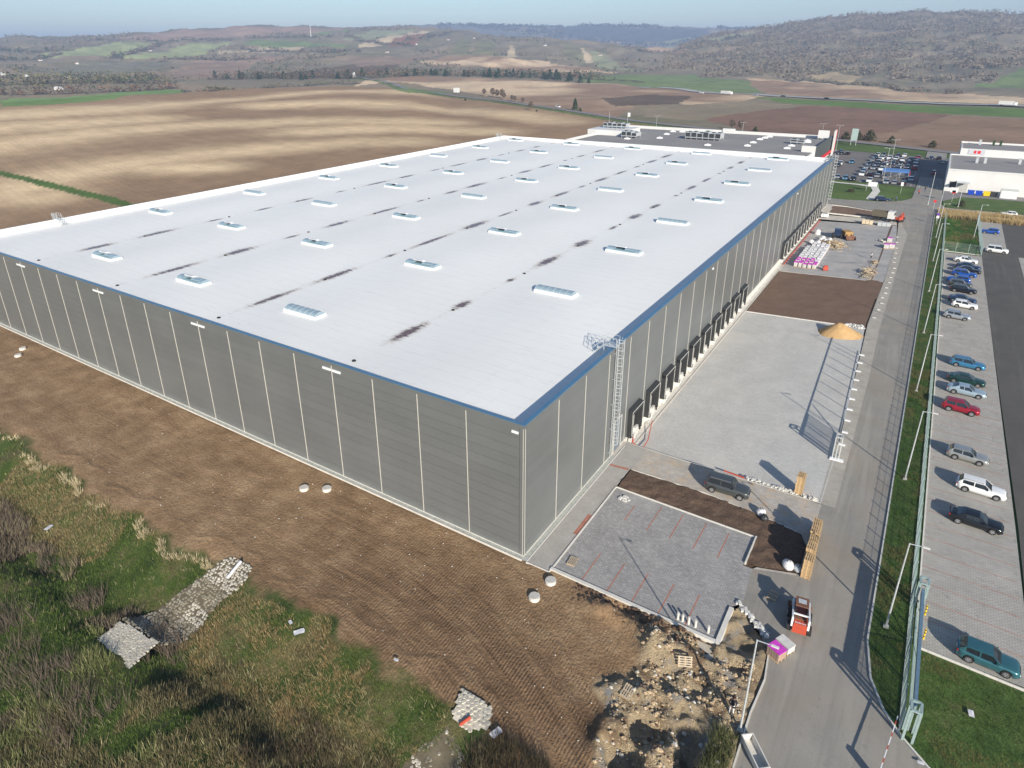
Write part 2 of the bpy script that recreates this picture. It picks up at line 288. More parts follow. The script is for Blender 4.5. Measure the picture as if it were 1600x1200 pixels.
CC=dict(brownfield=(.27,.195,.145),greyfield=(.19,.18,.13),darkfield=(.14,.105,.075),lightgreen=(.30,.33,.16),purplefield=(.32,.225,.17),
 midgreen=(.16,.21,.08),tanstrip=(.50,.40,.27),palegreen=(.27,.28,.17),redfield=(.25,.13,.09),vineyard=(.20,.19,.11),tan=(.42,.30,.19),
 green=(.17,.22,.09),grass_dry=(.27,.22,.15),plough=(.22,.135,.095),plough2=(.27,.18,.12),verge=(.12,.19,.05),farpurple=(.16,.155,.14),farblue=(.10,.10,.10),
 greenstrip=(.17,.27,.08),tanpatch=(.36,.28,.17))
PL=dict(brownfield=.5,vineyard=1,purplefield=.5,redfield=.6,plough=1,plough2=.5,tan=.25,darkfield=.5)
def cover(x,y):
    d=np.hypot(x-CAM[0],y-CAM[1]); n1=vnoise(x,y,180,1,4); n2=vnoise(x,y,45,2,3); n3=vnoise(x,y,14,3,2)
    base=np.array([.225,.19,.135]); c=np.ones(x.shape+(3,))*base
    c=c*(.65+.7*n1[...,None])
    g=np.clip((n2-.52)*6,0,1)[...,None]; c=c*(1-.45*g)+np.array([.13,.14,.06])*.45*g
    g=np.clip((n1-.6)*8,0,1)[...,None]; c=c*(1-.5*g)+np.array([.30,.21,.14])*.5*g
    rows=np.zeros(x.shape)
    # the big ploughed field beside and behind the hall, and plain
    road=LINES['road'][0]
    near=(d<930)
    far_road=np.interp(x,[p[0] for p in sorted(road)],[p[1] for p in sorted(road)])
    fld=near&(y<far_road)&(x<60)&(y>-40)
    fld&=(x<-129)
    w=np.zeros(x.shape)
    for k,L in enumerate(LINES['crest']):
        wd=np.clip(d*.06,8,36)*(.75+.5*vnoise(x,y,140,20+k,2))
        w=np.maximum(w,np.exp(-(dline(x,y,L)/wd)**2)*(.6+.45*vnoise(x,y,160,30+k,2)))
    w=np.clip(w*1.1-.04+(n2-.5)*.22+(n1-.5)*.6,0,1)[...,None]
    fc=np.array([.31,.205,.122])*(1-w)+np.array([.74,.56,.345])*w
    fc=fc*(.9+.2*n3[...,None])
    c=np.where(fld[...,None],fc,c); rows=np.where(fld,.4,rows)
    jx=x+(n3-.5)*6; jy=y+(n2-.5)*6
    for k,P in COVER:
        m=inpoly(jx,jy,P)
        cc=np.array(CC[k]); v=(.8+.4*n2[...,None])*(.92+.16*n3[...,None])
        c=np.where(m[...,None],cc*v,c); rows=np.where(m,PL.get(k,0),rows)
        if k=='tan':
            ww=np.clip((vnoise(x,y,120,51,3)-.42)*4,0,1)[...,None]
            c=np.where(m[...,None],(np.array([.30,.20,.135])*(1-ww)+np.array([.62,.47,.31])*ww)*(.9+.2*n3[...,None]),c)
    # verges of the back road, grass path in the field
    dr=dline(x,y,road); m=(dr<13)&(dr>4.5)&(y<far_road+2); c=np.where(m[...,None],np.array([.10,.16,.045])*(.8+.4*n3[...,None]),c)
    m=dline(x,y,LINES['path'][0])<2.6+(n3-.5)*1.5; c=np.where(m[...,None],np.array([.085,.14,.035])*(.8+.5*n3[...,None]),c); rows=np.where(m,0,rows)
    for L in LINES['hedge']+LINES['belt']:
        m=dline(x,y,L)<np.clip(d*.006,3,16)*(.6+n2); c=np.where(m[...,None],np.array([.095,.085,.06]),c); rows=np.where(m,0,rows)
    # industrial plain: grass round the buildings
    m=(d<430)&(x>-126)&(y<far_road-4)&(y>-60); c=np.where(m[...,None],np.array([.085,.13,.035])*(.75+.5*n3[...,None]),c); rows=np.where(m,0,rows)
    return c,rows
t=NT('farmland'); P_=t.pos(); colr=t.attr('Col','Color'); rw=t.attr('rows')
nz=t.noise(P_,.11,4,.6); nf=t.noise(P_,.8,3,.6)
c1=t.mix(1.0,colr,t.ramp(nz,[(.28,.85),(.72,1.15)]),'MULTIPLY'); c1=t.mix(1.0,c1,t.ramp(nf,[(.25,.90),(.75,1.10)]),'MULTIPLY')
wv=t.wave(t.mapv(P_,(1,1,1),(0,0,R(12))),.03,5.0,.05,'Y','SIN',3); wv2=t.wave(t.mapv(P_,rot=(0,0,R(12))),.11,2.5,.08,'Y','SIN',2)
st=t.mix(.5,t.ramp(wv,[(.0,.86),(.6,1.02),(1,1.08)]),t.ramp(wv2,[(.0,.84),(1,1.12)]))
c1=t.mix(rw,c1,t.mix(1.0,c1,st,'MULTIPLY'))
M['farmland']=t.done(c1,.95,0,t.bump(nf,.5,.4),.15)
azg=np.unique(np.concatenate([np.arange(-180,-76,3.),np.arange(-76,26,.15),np.arange(26,181,3.)]))
dg=np.concatenate([[1,25,50],70*1.0108**np.arange(0,462),[12000,18000,30000]])
A,Dd=np.meshgrid(np.radians(azg),dg); X=CAM[0]+Dd*np.sin(A); Y=CAM[1]+Dd*np.cos(A); Z=terr(X,Y)-.12
Z=np.where(Dd>9500,60-(Dd-9500)*.004,Z)
hole=((X>-146)&(X<27)&(Y>-49)&(Y<192)); Z=np.where(hole&(Y>-2)&(X<-124),Z,np.where(hole,-4.0,Z))
Z=np.where((Y<-49)&(Dd<120),np.minimum(Z,-1.3),Z)
Cc,Rw=cover(X,Y)
link('ground',gridmesh('ground',X,Y,Z,[M['farmland']],{'Col':('FLOAT_COLOR',Cc.reshape(-1,3)),'rows':('FLOAT',Rw)}))['kind']='structure'

# ------------------------------------------------------------------ near ground: soil, bank, ditch, diggings
PITS=[(16.9,-10.6,1.5,1.3,-1.5),(19.6,-9.2,1.1,1.1,-1.2),(15.9,-13.2,1.7,1.1,-1.3),(19.9,-11.8,1.0,2.0,-1.3),(20.9,2.2,1.3,1.5,-1.0),(10.5,-.9,1.6,.6,-.5)]
MND=[(15.0,-3.2,1.6,1.3,1.0),(15.6,-8.0,1.1,.9,.75),(9.6,-2.0,1.6,.9,.6),(12.6,-2.4,1.5,.8,.45),(17.8,-12.0,1.1,1.8,.6),(14.3,-12.6,.9,2.2,.5),(21.6,-11.5,1.4,2.5,.5),(18.2,-6.9,1.6,.5,.4),(22.0,-1.0,.7,1.2,.35),(18.6,-2.6,2.2,.5,.35),(21.3,-3.5,1.4,.4,.3),(20.0,-.6,1.2,.5,.4)]
def south_edge(x): # y of the edge between soil and bank
    return np.interp(x,[-150,-60,-40,-22,0,6,9,13,20,30],[-15.4,-15.5,-15.9,-15.2,-14.8,-15.3,-16.2,-18.5,-22.,-26.])+(.5*np.sin(x*.45)+.35*np.sin(x*1.13+1))*np.where(x<12,1,.3)
def wrub(x,y):
    n=vnoise(x,y,3.,60,3)-.5
    return np.clip((x+n*5-12.5-.18*np.clip(-y-6,0,20))*.9,0,1)*np.clip((-y+1.2+n)*2+np.where(x>18.6,9,0),0,1)
def znear(x,y):
    e_=south_edge(x); t=np.clip((e_-y)/8.5,0,1); s=t*t*(3-2*t); z=-2.1*s
    t2=np.clip((e_-9.6-y)/3.5,0,1); z=z+1.25*t2*t2*(3-2*t2)
    z=z+np.clip((e_-y)/2,0,1)*(vnoise(x,y,5,41,3)-.5)*.7
    wr=wrub(x,y)
    soil=np.clip((y-e_)/1,0,1)
    z=z+soil*((vnoise(x,y,9,42,3)-.5)*.22+(vnoise(x*.5,y*1.6,1.2,43,3)-.5)*.09)*np.clip((-y-.3)/1.5,0,1)
    z=z+soil*np.clip(1-np.abs(y-e_-.5)/.5,0,1)*.12
    z=z+wr*((vnoise(x,y,2.6,44,3)-.5)*1.15+(vnoise(x,y,.8,48,3)-.5)*.75)*np.clip((29-x-6)/2,0,1)
    for px,py,rx,ry,h in PITS:
        q=((x-px)/rx)**2+((y-py)/ry)**2; z=z+.62*h*np.clip(1.25-q**1.2,0,1)
    for px,py,rx,ry,h in MND:
        q=((x-px)/rx)**2+((y-py)/ry)**2; z=z+1.25*h*np.exp(-q*1.1)*(.7+.7*vnoise(x,y,.9,45,3))
    hold=((x>-123)&(x<.9)&(y>-.75))|((x>0)&(x<18.95)&(y>-.15))|(x>22.75)
    return np.where(hold,np.minimum(z,-.1),z)
def graybed(x,y): return 0
t=NT('soil'); P_=t.pos(); wg=t.attr('wgrass'); wr=t.attr('wrub'); tr=t.attr('track','Vector'); dk=t.attr('dark')
n1=t.noise(P_,.35,4,.6); n2=t.noise(P_,3.5,4,.6); n3=t.noise(P_,14,3,.6)
soil=t.ramp(n1,[(.25,(.215,.138,.076)),(.5,(.315,.207,.118)),(.75,(.43,.30,.178))])
soil=t.mix(1.0,soil,t.ramp(n2,[(.25,.72),(.7,1.2)]),'MULTIPLY'); soil=t.mix(dk,soil,t.mix(1.0,soil,(.56,.52,.52),'MULTIPLY'))
rub=t.ramp(t.noise(P_,.42,6,.68),[(.30,(.24,.165,.105)),(.42,(.36,.265,.165)),(.50,(.60,.48,.31)),(.57,(.47,.365,.24)),(.64,(.36,.345,.32)),(.72,(.48,.46,.42)),(.8,(.26,.19,.13))])
rub=t.mix(1.0,rub,t.ramp(n3,[(.25,.78),(.7,1.22)]),'MULTIPLY')
gr=t.ramp(t.noise(P_,.3,5,.6),[(.3,(.032,.052,.014)),(.48,(.06,.09,.024)),(.6,(.12,.11,.05)),(.75,(.07,.055,.03))])
gr=t.mix(1.0,gr,t.ramp(n3,[(.25,.5),(.7,1.4)]),'MULTIPLY')
cl=t.mix(wr,soil,rub); cl=t.mix(wg,cl,gr)
# caterpillar treads: cross bars along the tracks
sep=t.n('ShaderNodeSeparateXYZ'); t.l(tr,sep.inputs[0]); cmb=t.n('ShaderNodeCombineXYZ'); t.l(sep.outputs[0],cmb.inputs[0]); t.l(sep.outputs[1],cmb.inputs[1])
tv=cmb.outputs[0]
lane=t.noise(t.mapv(tv,(.02,1.5,1)),1.0,2,.5); lanem=t.math('MULTIPLY',t.ramp(lane,[(.40,0),(.5,1)]),t.math('MULTIPLY_ADD',dk,1.0,.12,clamp=True))
ph=t.noise(t.mapv(tv,(.02,.55,1)),1.0,0)
bars=t.math('SINE',t.math('ADD',t.math('MULTIPLY',sep.outputs[0],6.2832/.31),t.math('MULTIPLY',ph,9.)))
bars=t.math('MULTIPLY',t.math('MULTIPLY_ADD',bars,.5,.5),lanem)
inv=t.math('SUBTRACT',1.0,t.math('MAXIMUM',wg,wr)); bars=t.math('MULTIPLY',bars,inv)
rut=t.noise(t.mapv(tv,(.03,1.1,1)),1.0,2)
h=t.math('ADD',t.math('MULTIPLY',bars,.30),t.math('ADD',t.math('MULTIPLY',n2,1.0),t.math('MULTIPLY',rut,.25)))
h=t.math('ADD',h,t.math('MULTIPLY',n3,t.math('MULTIPLY_ADD',wr,2.2,.22)))
cl=t.mix(1.0,cl,t.ramp(bars,[(0,.93),(1,1.06)]),'MULTIPLY'); fine_=t.noise(t.mapv(tv,(.04,2.6,1)),1.0,2,.6); cl=t.mix(t.math('MULTIPLY',inv,t.math('MULTIPLY_ADD',dk,.9,.12,clamp=True)),cl,t.mix(1.0,cl,t.ramp(fine_,[(.38,.74),(.5,1.0),(.62,1.16)]),'MULTIPLY'))
M['soil']=t.done(cl,.95,0,t.bump(h,.9,.16),.15)
def ground_patch(name,x0,x1,y0,y1,st,keep=None):
    X,Y=np.meshgrid(np.arange(x0,x1+st/2,st),np.arange(y0,y1+st/2,st)); Z=znear(X,Y); e_=south_edge(X)
    n=vnoise(X,Y,2.,46,3)-.5
    wg_=np.clip((e_-Y-.9+n*2.4)*1.2,0,1); wr_=wrub(X,Y)*np.clip((Y-e_+1)*1,0,1)
    bend=np.where(X>-12,(X+12)**2*.0135,0); S=X+np.where(X>-12,(X+12)**2*.004,0); psi=Y+bend
    dk_=np.clip((X+28+n*14)/22,0,1)*np.clip((-psi-1)/3,0,1)*.55+np.clip((vnoise(X*.25,psi,1.6,47,3)-.5)*3,0,1)*.35
    TR=np.stack([S.ravel(),psi.ravel(),0*S.ravel()],1)
    o=link(name,gridmesh(name,X,Y,Z,[M['soil']],{'wgrass':('FLOAT',wg_),'wrub':('FLOAT',wr_),'dark':('FLOAT',np.clip(dk_,0,1)),'track':('FLOAT_VECTOR',TR)},keep)); o['kind']='structure'; return o
ground_patch('soil_strip',-60,27.0,-50,-.0,.17)
ground_patch('soil_strip',-147,-60,-50,-.0,.5)
X,Y=np.meshgrid(np.arange(15,23.41,.17),np.arange(-.2,4.9,.17))
ground_patch('soil_strip',18.75,23.4,-.01,5.3,.17,lambda x,y:inpoly(x,y,[(18.9,-.2),(18.9,4.2),(19.6,4.9),(20.8,3.9),(22.3,2.2),(22.8,0),(22.85,-.2)]))

# ------------------------------------------------------------------ paved surfaces
def worldmat(name,stops,sc,n2=(14,.85,1.15),rough=.9,bump=.3,brick=None,stain=None,dist=.02,streak=None):
    t=NT(name); P_=t.pos(); c=t.ramp(t.noise(P_,sc,5,.62),stops)
    c=t.mix(1.0,c,t.ramp(t.noise(P_,n2[0],3),[(.25,n2[1]),(.75,n2[2])]),'MULTIPLY'); hgt=t.noise(P_,8,3)
    if brick:
        bc,bf=t.brick(t.mapv(P_,rot=(0,0,brick[4] if len(brick)>4 else 0)),brick[0],brick[1],brick[2]); c=t.mix(1.0,c,t.ramp(bc,[(0,1-brick[3]),(1,1+brick[3])]),'MULTIPLY'); c=t.mix(bf,c,t.mix(1.0,c,(.62,.62,.62),'MULTIPLY')); hgt=t.math('SUBTRACT',hgt,t.math('MULTIPLY',bf,.8))
    if stain: # (scale, lo, hi, colour, strength)
        for s_ in stain:
            m=t.ramp(t.noise(P_,s_[0],4,.6,.4),[(s_[1],0),(s_[2],1)]); m=t.math('MULTIPLY',m,s_[4]); c=t.mix(m,c,s_[3])
    if streak:
        for (scx,scy,lo,hi,colr_,stg) in streak:
            m=t.ramp(t.noise(t.mapv(P_,(scx,scy,1)),1,3,.6,1.2),[(lo,0),(hi,1)]); c=t.mix(t.math('MULTIPLY',m,stg),c,colr_)
    return t.done(c,rough,0,t.bump(hgt,bump,dist),.3)
M['park_pavers']=worldmat('park_pavers',[(.3,(.275,.268,.262)),(.7,(.355,.345,.338))],.5,brick=(.4,.2,.02,.08),stain=[(2.6,.50,.66,(.50,.49,.48),.38),(.22,.52,.72,(.46,.45,.43),.5)])
M['yard_pavers']=worldmat('yard_pavers',[(.3,(.51,.50,.475)),(.7,(.60,.59,.56))],.25,brick=(.4,.2,.016,.07),stain=[(.12,.52,.7,(.64,.61,.55),.6),(.6,.6,.75,(.42,.41,.40),.4),(.06,.52,.7,(.44,.42,.39),.45),(3.,.66,.74,(.30,.29,.28),.4)],streak=[(.05,.6,.55,.75,(.42,.41,.40),.25)])
M['dusty_yard']=worldmat('dusty_yard',[(.3,(.32,.315,.31)),(.7,(.44,.43,.42))],.3,stain=[(.16,.5,.66,(.50,.46,.41),.6)],streak=[(.12,1.1,.52,.7,(.20,.195,.2),.5)])
M['drive_pavers']=worldmat('drive_pavers',[(.3,(.40,.37,.33)),(.7,(.52,.48,.43))],.5,brick=(.4,.2,.018,.10),stain=[(.8,.5,.66,(.52,.36,.20),.5),(.35,.55,.7,(.30,.28,.27),.5)])
M['road']=worldmat('road_surface',[(.3,(.245,.231,.207)),(.7,(.315,.296,.265))],.2,rough=.85,stain=[(.9,.58,.72,(.19,.18,.165),.35),(.13,.50,.68,(.31,.255,.19),.45),(2.5,.62,.72,(.13,.12,.11),.4)],streak=[(1.1,.05,.5,.70,(.20,.19,.175),.45),(.5,.04,.55,.7,(.36,.34,.30),.45)])
M['asphalt']=worldmat('asphalt',[(.3,(.088,.083,.076)),(.7,(.112,.105,.096))],.25,rough=.85,streak=[(.8,.03,.55,.75,(.16,.15,.135),.5)])
M['lot_asphalt']=worldmat('lot_asphalt',[(.3,(.14,.13,.125)),(.7,(.19,.175,.165))],.1,rough=.85)
M['stall_pavers']=worldmat('stall_pavers',[(.3,(.36,.345,.315)),(.7,(.44,.42,.385))],.3,brick=(.4,.2,.02,.07),stain=[(1.1,.6,.7,(.17,.16,.15),.4)],streak=[(.25,1.5,.58,.72,(.24,.23,.21),.5)])
M['lawn']=worldmat('lawn_ground',[(.3,(.05,.095,.022)),(.55,(.085,.14,.034)),(.72,(.14,.14,.055))],.35,n2=(9,.55,1.45),rough=1,bump=.8,dist=.1,stain=[(.18,.58,.75,(.15,.12,.06),.45)])
M['dark_soil']=worldmat('tilled_soil',[(.3,(.105,.068,.047)),(.7,(.155,.103,.072))],.8,n2=(6,.6,1.35),rough=1,bump=.9,dist=.12)
M['gravel']=worldmat('gravel',[(.3,(.36,.37,.34)),(.7,(.52,.53,.48))],2,n2=(22,.5,1.4),bump=.8,dist=.05)
M['sand']=worldmat('sand',[(.3,(.46,.29,.13)),(.7,(.56,.37,.18))],.8,n2=(12,.8,1.2),bump=.6,dist=.05)
M['red_line']=worldmat('red_pavers',[(.3,(.40,.16,.11)),(.7,(.47,.22,.16))],1.5,brick=(.2,.1,.01,.12))
M['concrete_strip']=worldmat('concrete_strip',[(.3,(.44,.40,.35)),(.7,(.58,.54,.48))],.6)
M['highway']=worldmat('highway_asphalt',[(.3,(.33,.33,.33)),(.7,(.40,.40,.39))],.05)
M['ramp_grey']=worldmat('grey_road',[(.3,(.20,.19,.19)),(.7,(.25,.24,.235))],.1)
def yz(x): return -1.15*(1-min(1,max(0,x/23.0)))
def sheet(name,poly,z,mat,kind='structure',parent=None):
    zf=z if callable(z) else (lambda x,z_=z:z_)
    bm=bmesh.new(); vs_=[bm.verts.new((x,y,zf(x))) for x,y in poly]; f=bm.faces.new(vs_); 
    if f.normal.z<0 or True:
        f.normal_update()
        if f.normal.z<0: f.normal_flip()
    bmesh.ops.triangulate(bm,faces=bm.faces[:]); me=bpy.data.meshes.new(name); bm.to_mesh(me); bm.free(); me.materials.append(mat)
    o=link(name,me,parent); 
    if kind and not parent: o['kind']=kind
    return o
def ribbon(name,L,w,zoff,mat,follow=True,kind='structure'):
    pts=[]
    for (ax,ay),(bx,by) in zip(L,L[1:]):
        n=max(1,int(math.hypot(bx-ax,by-ay)/12)); pts+=[(ax+(bx-ax)*k/n,ay+(by-ay)*k/n) for k in range(n)]
    pts.append(L[-1]); V=[];nn=4
    for i,(x,y) in enumerate(pts):
        a_=pts[max(0,i-1)];b_=pts[min(len(pts)-1,i+1)]; dx,dy=b_[0]-a_[0],b_[1]-a_[1]; l=math.hypot(dx,dy); nx,ny=-dy/l,dx/l
        hz=max(float(terr(x+nx*s_,y+ny*s_)) for s_ in (-w/2,0,w/2))
        for s_ in (-w/2,w/2): V.append((x+nx*s_,y+ny*s_,hz+zoff))
    F=[(2*i,2*i+1,2*i+3,2*i+2) for i in range(len(pts)-1)]
    mb=MB(); mb.add(V,[f[::-1] for f in F]); o=mb.obj(name,mat); o['kind']=kind; return o
def kerb(name,pts,w=.12,h=.12,z=0,mat=None,zf=None):
    mb=MB()
    for (ax,ay),(bx,by) in zip(pts,pts[1:]):
        l=math.hypot(bx-ax,by-ay); n=max(1,round(l/1.0))
        for k in range(n):
            p=(ax+(bx-ax)*k/n,ay+(by-ay)*k/n); q=(ax+(bx-ax)*(k+.985)/n,ay+(by-ay)*(k+.985)/n)
            za=(zf(p[0]) if zf else z)+h/2-.1; zb=(zf(q[0]) if zf else z)+h/2-.1
            mb.bar((*p,za),(*q,zb),w,h+.2)
    o=mb.obj(name,mat or M['concrete_pale']); o['kind']='structure'; return o
# road between hall and car park
roadp=[(24.5,-70),(22.85,-14),(22.85,-5),(23.1,-1.5),(22.6,1.5),(21,4),(19.6,5.4),(19.3,10.3),(23.0,11.6),(23.3,24),(23.3,36),(22.6,60),(21.9,84),(22.2,112),(23,120),(22.2,150),(21.2,175),(20.5,181),(16,186),(6,190.5),(-4,192),(-60,196),(-60,203),(-6,200),(4,200.5),(14,203),(20,208),(22.4,214),(22.6,232),(22.6,346),(30.7,343),(30.8,232),(30.9,208),(32,203.5),(60,203.5),(140,203.5),(140,196),(60,196),(33,195.5),(29.6,190),(29.5,183),(29.5,61),(29.45,20),(29.4,7),(30.0,3.1),(31.1,.6),(32.3,-1),(34.1,-2.6),(40,-6),(39.9,-14),(39.9,-70)]
sheet('road',roadp,0.0,M['road'])
sheet('road_edge_strip',[(22.95,24.4),(24.6,24.4),(24.4,60),(23.9,84),(24.0,120),(24.0,160),(21.5,176),(21.0,176),(22.1,150),(22.3,112),(22.0,84),(22.6,60)],.004,worldmat('dusty_edge',[(.3,(.34,.315,.275)),(.7,(.44,.41,.36))],.5,stain=[(1.2,.5,.7,(.28,.26,.23),.5)]))
sheet('parking_bay',[(3.2,.12),(18.72,.12),(18.72,4.36),(19.6,5.4),(19.3,10.3),(18.45,10.3),(18.45,14.9),(3.2,15.05)],.012,M['park_pavers'])
sheet('ground_base',[(17,9),(23.2,9),(23.2,24.4),(17,24.4)],-.10,M['dark_soil'])
sheet('ground_base',[(20.3,24.4),(24,24.4),(24,190),(16,190),(19.5,170)],-.14,M['dark_soil'])
sheet('ground_base',[(-.1,20.5),(1,20.5),(1,24.4),(-.1,24.4)],-.02,M['concrete_strip'])
sheet('pavement',[(.62,-.42),(3.08,-.42),(3.12,19.1),(3.3,19.3),(3.3,24.3),(.62,24.3)],.016,worldmat('pavement_pavers',[(.3,(.37,.35,.32)),(.7,(.46,.44,.41))],.5,brick=(.2,.1,.01,.06)))
sheet('driveway',[(3.3,19.25),(12,19.4),(19,18.6),(22.3,18.0),(23.2,16),(23.3,24.25),(3.3,24.25)],.012,M['drive_pavers'])
sheet('driveway',[(19.3,10.3),(23.0,11.6),(23.0,11.9),(19.6,10.75)],.010,M['drive_pavers'])
sheet('loading_yard',[(0,24.45),(23.2,24.45),(23.2,36),(22.5,60),(21.7,81.8),(0,81.8)],lambda x:yz(x)+.01,M['yard_pavers'])
sheet('loading_yard_step',[(0.6,24.32),(23.2,24.32),(23.2,24.44),(0.6,24.44)],.03,M['concrete_pale'])
mb=MB(); mb.add([(0.0,24.44,-1.3),(23.2,24.44,-.02),(23.2,24.44,.03),(0.0,24.44,.03)],[(0,1,2,3)]); mb.obj('retaining_wall',M['concrete'])['kind']='structure'
sheet('loading_yard',[(0,111.6),(22.1,111.6),(22.6,120),(22.1,150),(21.0,169),(0,169)],lambda x:yz(x)+.01,M['dusty_yard'])
sheet('concrete_strip',[(0,169.2),(21,169.2),(20.4,176),(0.5,176)],lambda x:yz(x)*.6+.05,M['concrete_strip'])
sheet('concrete_strip',[(-2,188),(-4,191.5),(6,190),(16,185.6),(20.3,180.5),(20.4,176),(.5,176)],.0,M['concrete_strip'])
sheet('concrete_strip',[(0.02,24.6),(1.0,24.6),(1.0,190),(0.02,190)],lambda x:yz(x)+.06,M['concrete_pale'])
for k,x in enumerate([6.2,8.75,11.15,13.65,16.05]):
    sheet('red_stall_line',[(x-.055,.25),(x+.055,.25),(x+.055,4.4),(x-.055,4.4)],.017,M['red_line'])
    y0=[10.3,10.1,10.1,10.0,10.0][k]; y1=[13.2,14.5,14.5,14.5,14.2][k]
    sheet('red_stall_line',[(x-.055,y0),(x+.055,y0),(x+.055,y1),(x-.055,y1)],.017,M['red_line'])
sheet('tactile_paving',[(2.55,5.6),(3.05,5.6),(3.05,9.2),(2.55,9.2)],.022,M['red_line'])
sheet('tactile_paving',[(.7,18.6),(3.0,18.9),(3.0,19.3),(.7,19.0)],.022,M['red_line'])
kerb('kerb',[(3.14,-.45),(3.14,15.1)],.14,.10); kerb('kerb',[(3.2,15.12),(18.5,14.98)],.12,.12); kerb('kerb',[(18.55,15.0),(18.55,10.6)],.14,.22)
kerb('kerb',[(0.62,-.45),(0.62,23.5)],.08,.06,mat=M['concrete_pale'])
kerb('kerb',[(.1,-.55),(-123.2,-.55)],.1,.10); kerb('kerb',[(.6,-.55),(3.1,-.5)],.1,.08)
# concrete foundation edge of the parking bay
mb=MB(); mb.box(3.05,18.75,-.22,.12,-.45,.16); mb.box(18.73,19.12,-.22,4.35,-.6,.16); mb.obj('foundation_edge',M['concrete_pale'])['kind']='structure'
mb=MB(); mb.box(16.0,20.1,-2.6,-.5,-.6,-.12); o=mb.obj('concrete_footing',worldmat('rough_concrete',[(.3,(.42,.36,.27)),(.7,(.55,.5,.42))],.9)); o['kind']='structure'
kerb('kerb',[(3.3,19.2),(12,19.42),(19,18.62),(22.3,18.0)],.08,.10)
kerb('kerb',[(29.52,190),(29.52,61),(29.47,20),(29.42,7),(30.02,3.1),(31.12,.6),(32.32,-1),(34.1,-2.6),(40,-6)],.14,.12)
kerb('kerb',[(22.8,-14),(22.8,-5),(23.05,-1.5),(22.75,1.2)],.12,.10)
kerb('kerb',[(32.8,145.6),(32.8,8.5),(40.4,8.3)],.12,.10)
kerb('kerb',[(2.0,176.2),(19.6,176.2),(20.2,181),(15.6,185),(6,188.5),(1.6,188.6)],.3,.15)
kerb('kerb',[(1.2,81.7),(21.8,81.7)],.2,.12,zf=lambda x:yz(x)); kerb('kerb',[(1.2,111.6),(19.0,111.6)],.2,.12,zf=lambda x:yz(x))
kerb('kerb',[(1.05,24.6),(1.05,168)],.16,.14,zf=lambda x:yz(x),mat=M['concrete_strip'])
# gravel strip round the foot of the hall
sheet('gravel_strip',[(-123.2,-.5),(.58,-.5),(.58,-.02),(-123.2,-.02)],.03,M['gravel']); sheet('gravel_strip',[(0.02,-.02),(.58,-.02),(.58,20.8),(.02,20.8)],.03,M['gravel'])
# soil beds
def bed(name,poly,zf,st,amp,mat):
    xs=[p[0] for p in poly]; ys=[p[1] for p in poly]; X,Y=np.meshgrid(np.arange(min(xs)-st,max(xs)+st,st),np.arange(min(ys)-st,max(ys)+st,st))
    Z=np.vectorize(zf)(X)+amp*(vnoise(X,Y,1.1,70,4)-.35)
    o=link(name,gridmesh(name,X,Y,Z,[mat],None,lambda x,y:inpoly(x,y,poly))); o['kind']='structure'
bed('planting_bed',[(3.3,15.2),(3.3,19.15),(12,19.35),(19,18.55),(22.2,17.95),(23.05,15.7),(23.0,12),(19.7,10.8),(18.65,10.9),(18.65,15.05)],lambda x:.05,.16,.34,M['dark_soil'])
M['bed2']=worldmat('raked_soil',[(.3,(.155,.10,.07)),(.7,(.20,.13,.092))],.3,n2=(5,.8,1.2),rough=1,bump=.6,dist=.06,streak=[(.3,2.0,.5,.7,(.13,.085,.06),.4)])
bed('planting_bed',[(1.3,81.9),(21.6,81.9),(22.1,111.4),(20.5,112.6),(18.5,111.5),(1.3,111.5)],lambda x:yz(x)+.08,.4,.08,M['bed2'])
bed('planting_bed',[(2.6,176.4),(19.3,176.4),(19.8,181),(15.6,184.6),(6,188),(2,188)],lambda x:.06,.4,.08,M['bed2'])
# car park on the right
sheet('car_park',[(32.86,8.6),(40.7,8.6),(40.75,31),(40.5,91),(40.3,145.4),(32.9,145.4)],.0,M['stall_pavers'])
sheet('car_park_lane',[(40.75,7),(41.0,31),(40.52,91),(40.32,145.4),(40.32,152),(41,187),(75,187),(75,7)],.004,M['asphalt'])
sheet('car_park',[(40.3,152.2),(45.6,152.2),(45.8,187),(40.3,187)],.010,M['stall_pavers']); sheet('car_park',[(47.4,60),(52.4,60),(52.4,149),(47.6,149)],.010,M['stall_pavers'])
for k in range(56):
    y=12.2+k*2.44
    if y<145: sheet('red_stall_line',[(33.0,y-.035),(40.4,y-.035-.25),(40.4,y+.035-.25),(33.0,y+.035)],.006,M['red_line'])
# store car park, paths, back road, highway
sheet('store_car_park',[(-9.5,240),(22.3,236.6),(22.4,322),(-20,330),(-20,306),(-12,300)],.004,M['lot_asphalt']); sheet('store_car_park',[(22.5,262),(31,262),(34,312),(34,322),(22.5,322)],.006,M['lot_asphalt'])
mb=MB()
for k in range(11): mb.box(1.5+k*2.75,1.6+k*2.75,238,242.5,.007,.012)
for yr in (254,263.5,273,283,294,304,314):
    for k in range(8): mb.box(1.5+k*2.75,1.6+k*2.75,yr-2.4,yr+2.4,.007,.012)
mb.obj('stall_markings',M['white_paint'])['kind']='structure'
sheet('footpath',[(-8,232.6),(4,231.5),(8.8,229),(10,222),(9.5,205),(11.8,205),(12.4,222),(11,230.5),(6,233.6),(-8,234.8)],.0,M['concrete_pale'])
sheet('grass_verge',[(33,8.3),(40.3,8.1),(140,8),(140,-60),(40.2,-60),(40.2,-6.2),(34.2,-2.5),(32.4,-.9),(32.6,8.3)],-.004,M['lawn'])
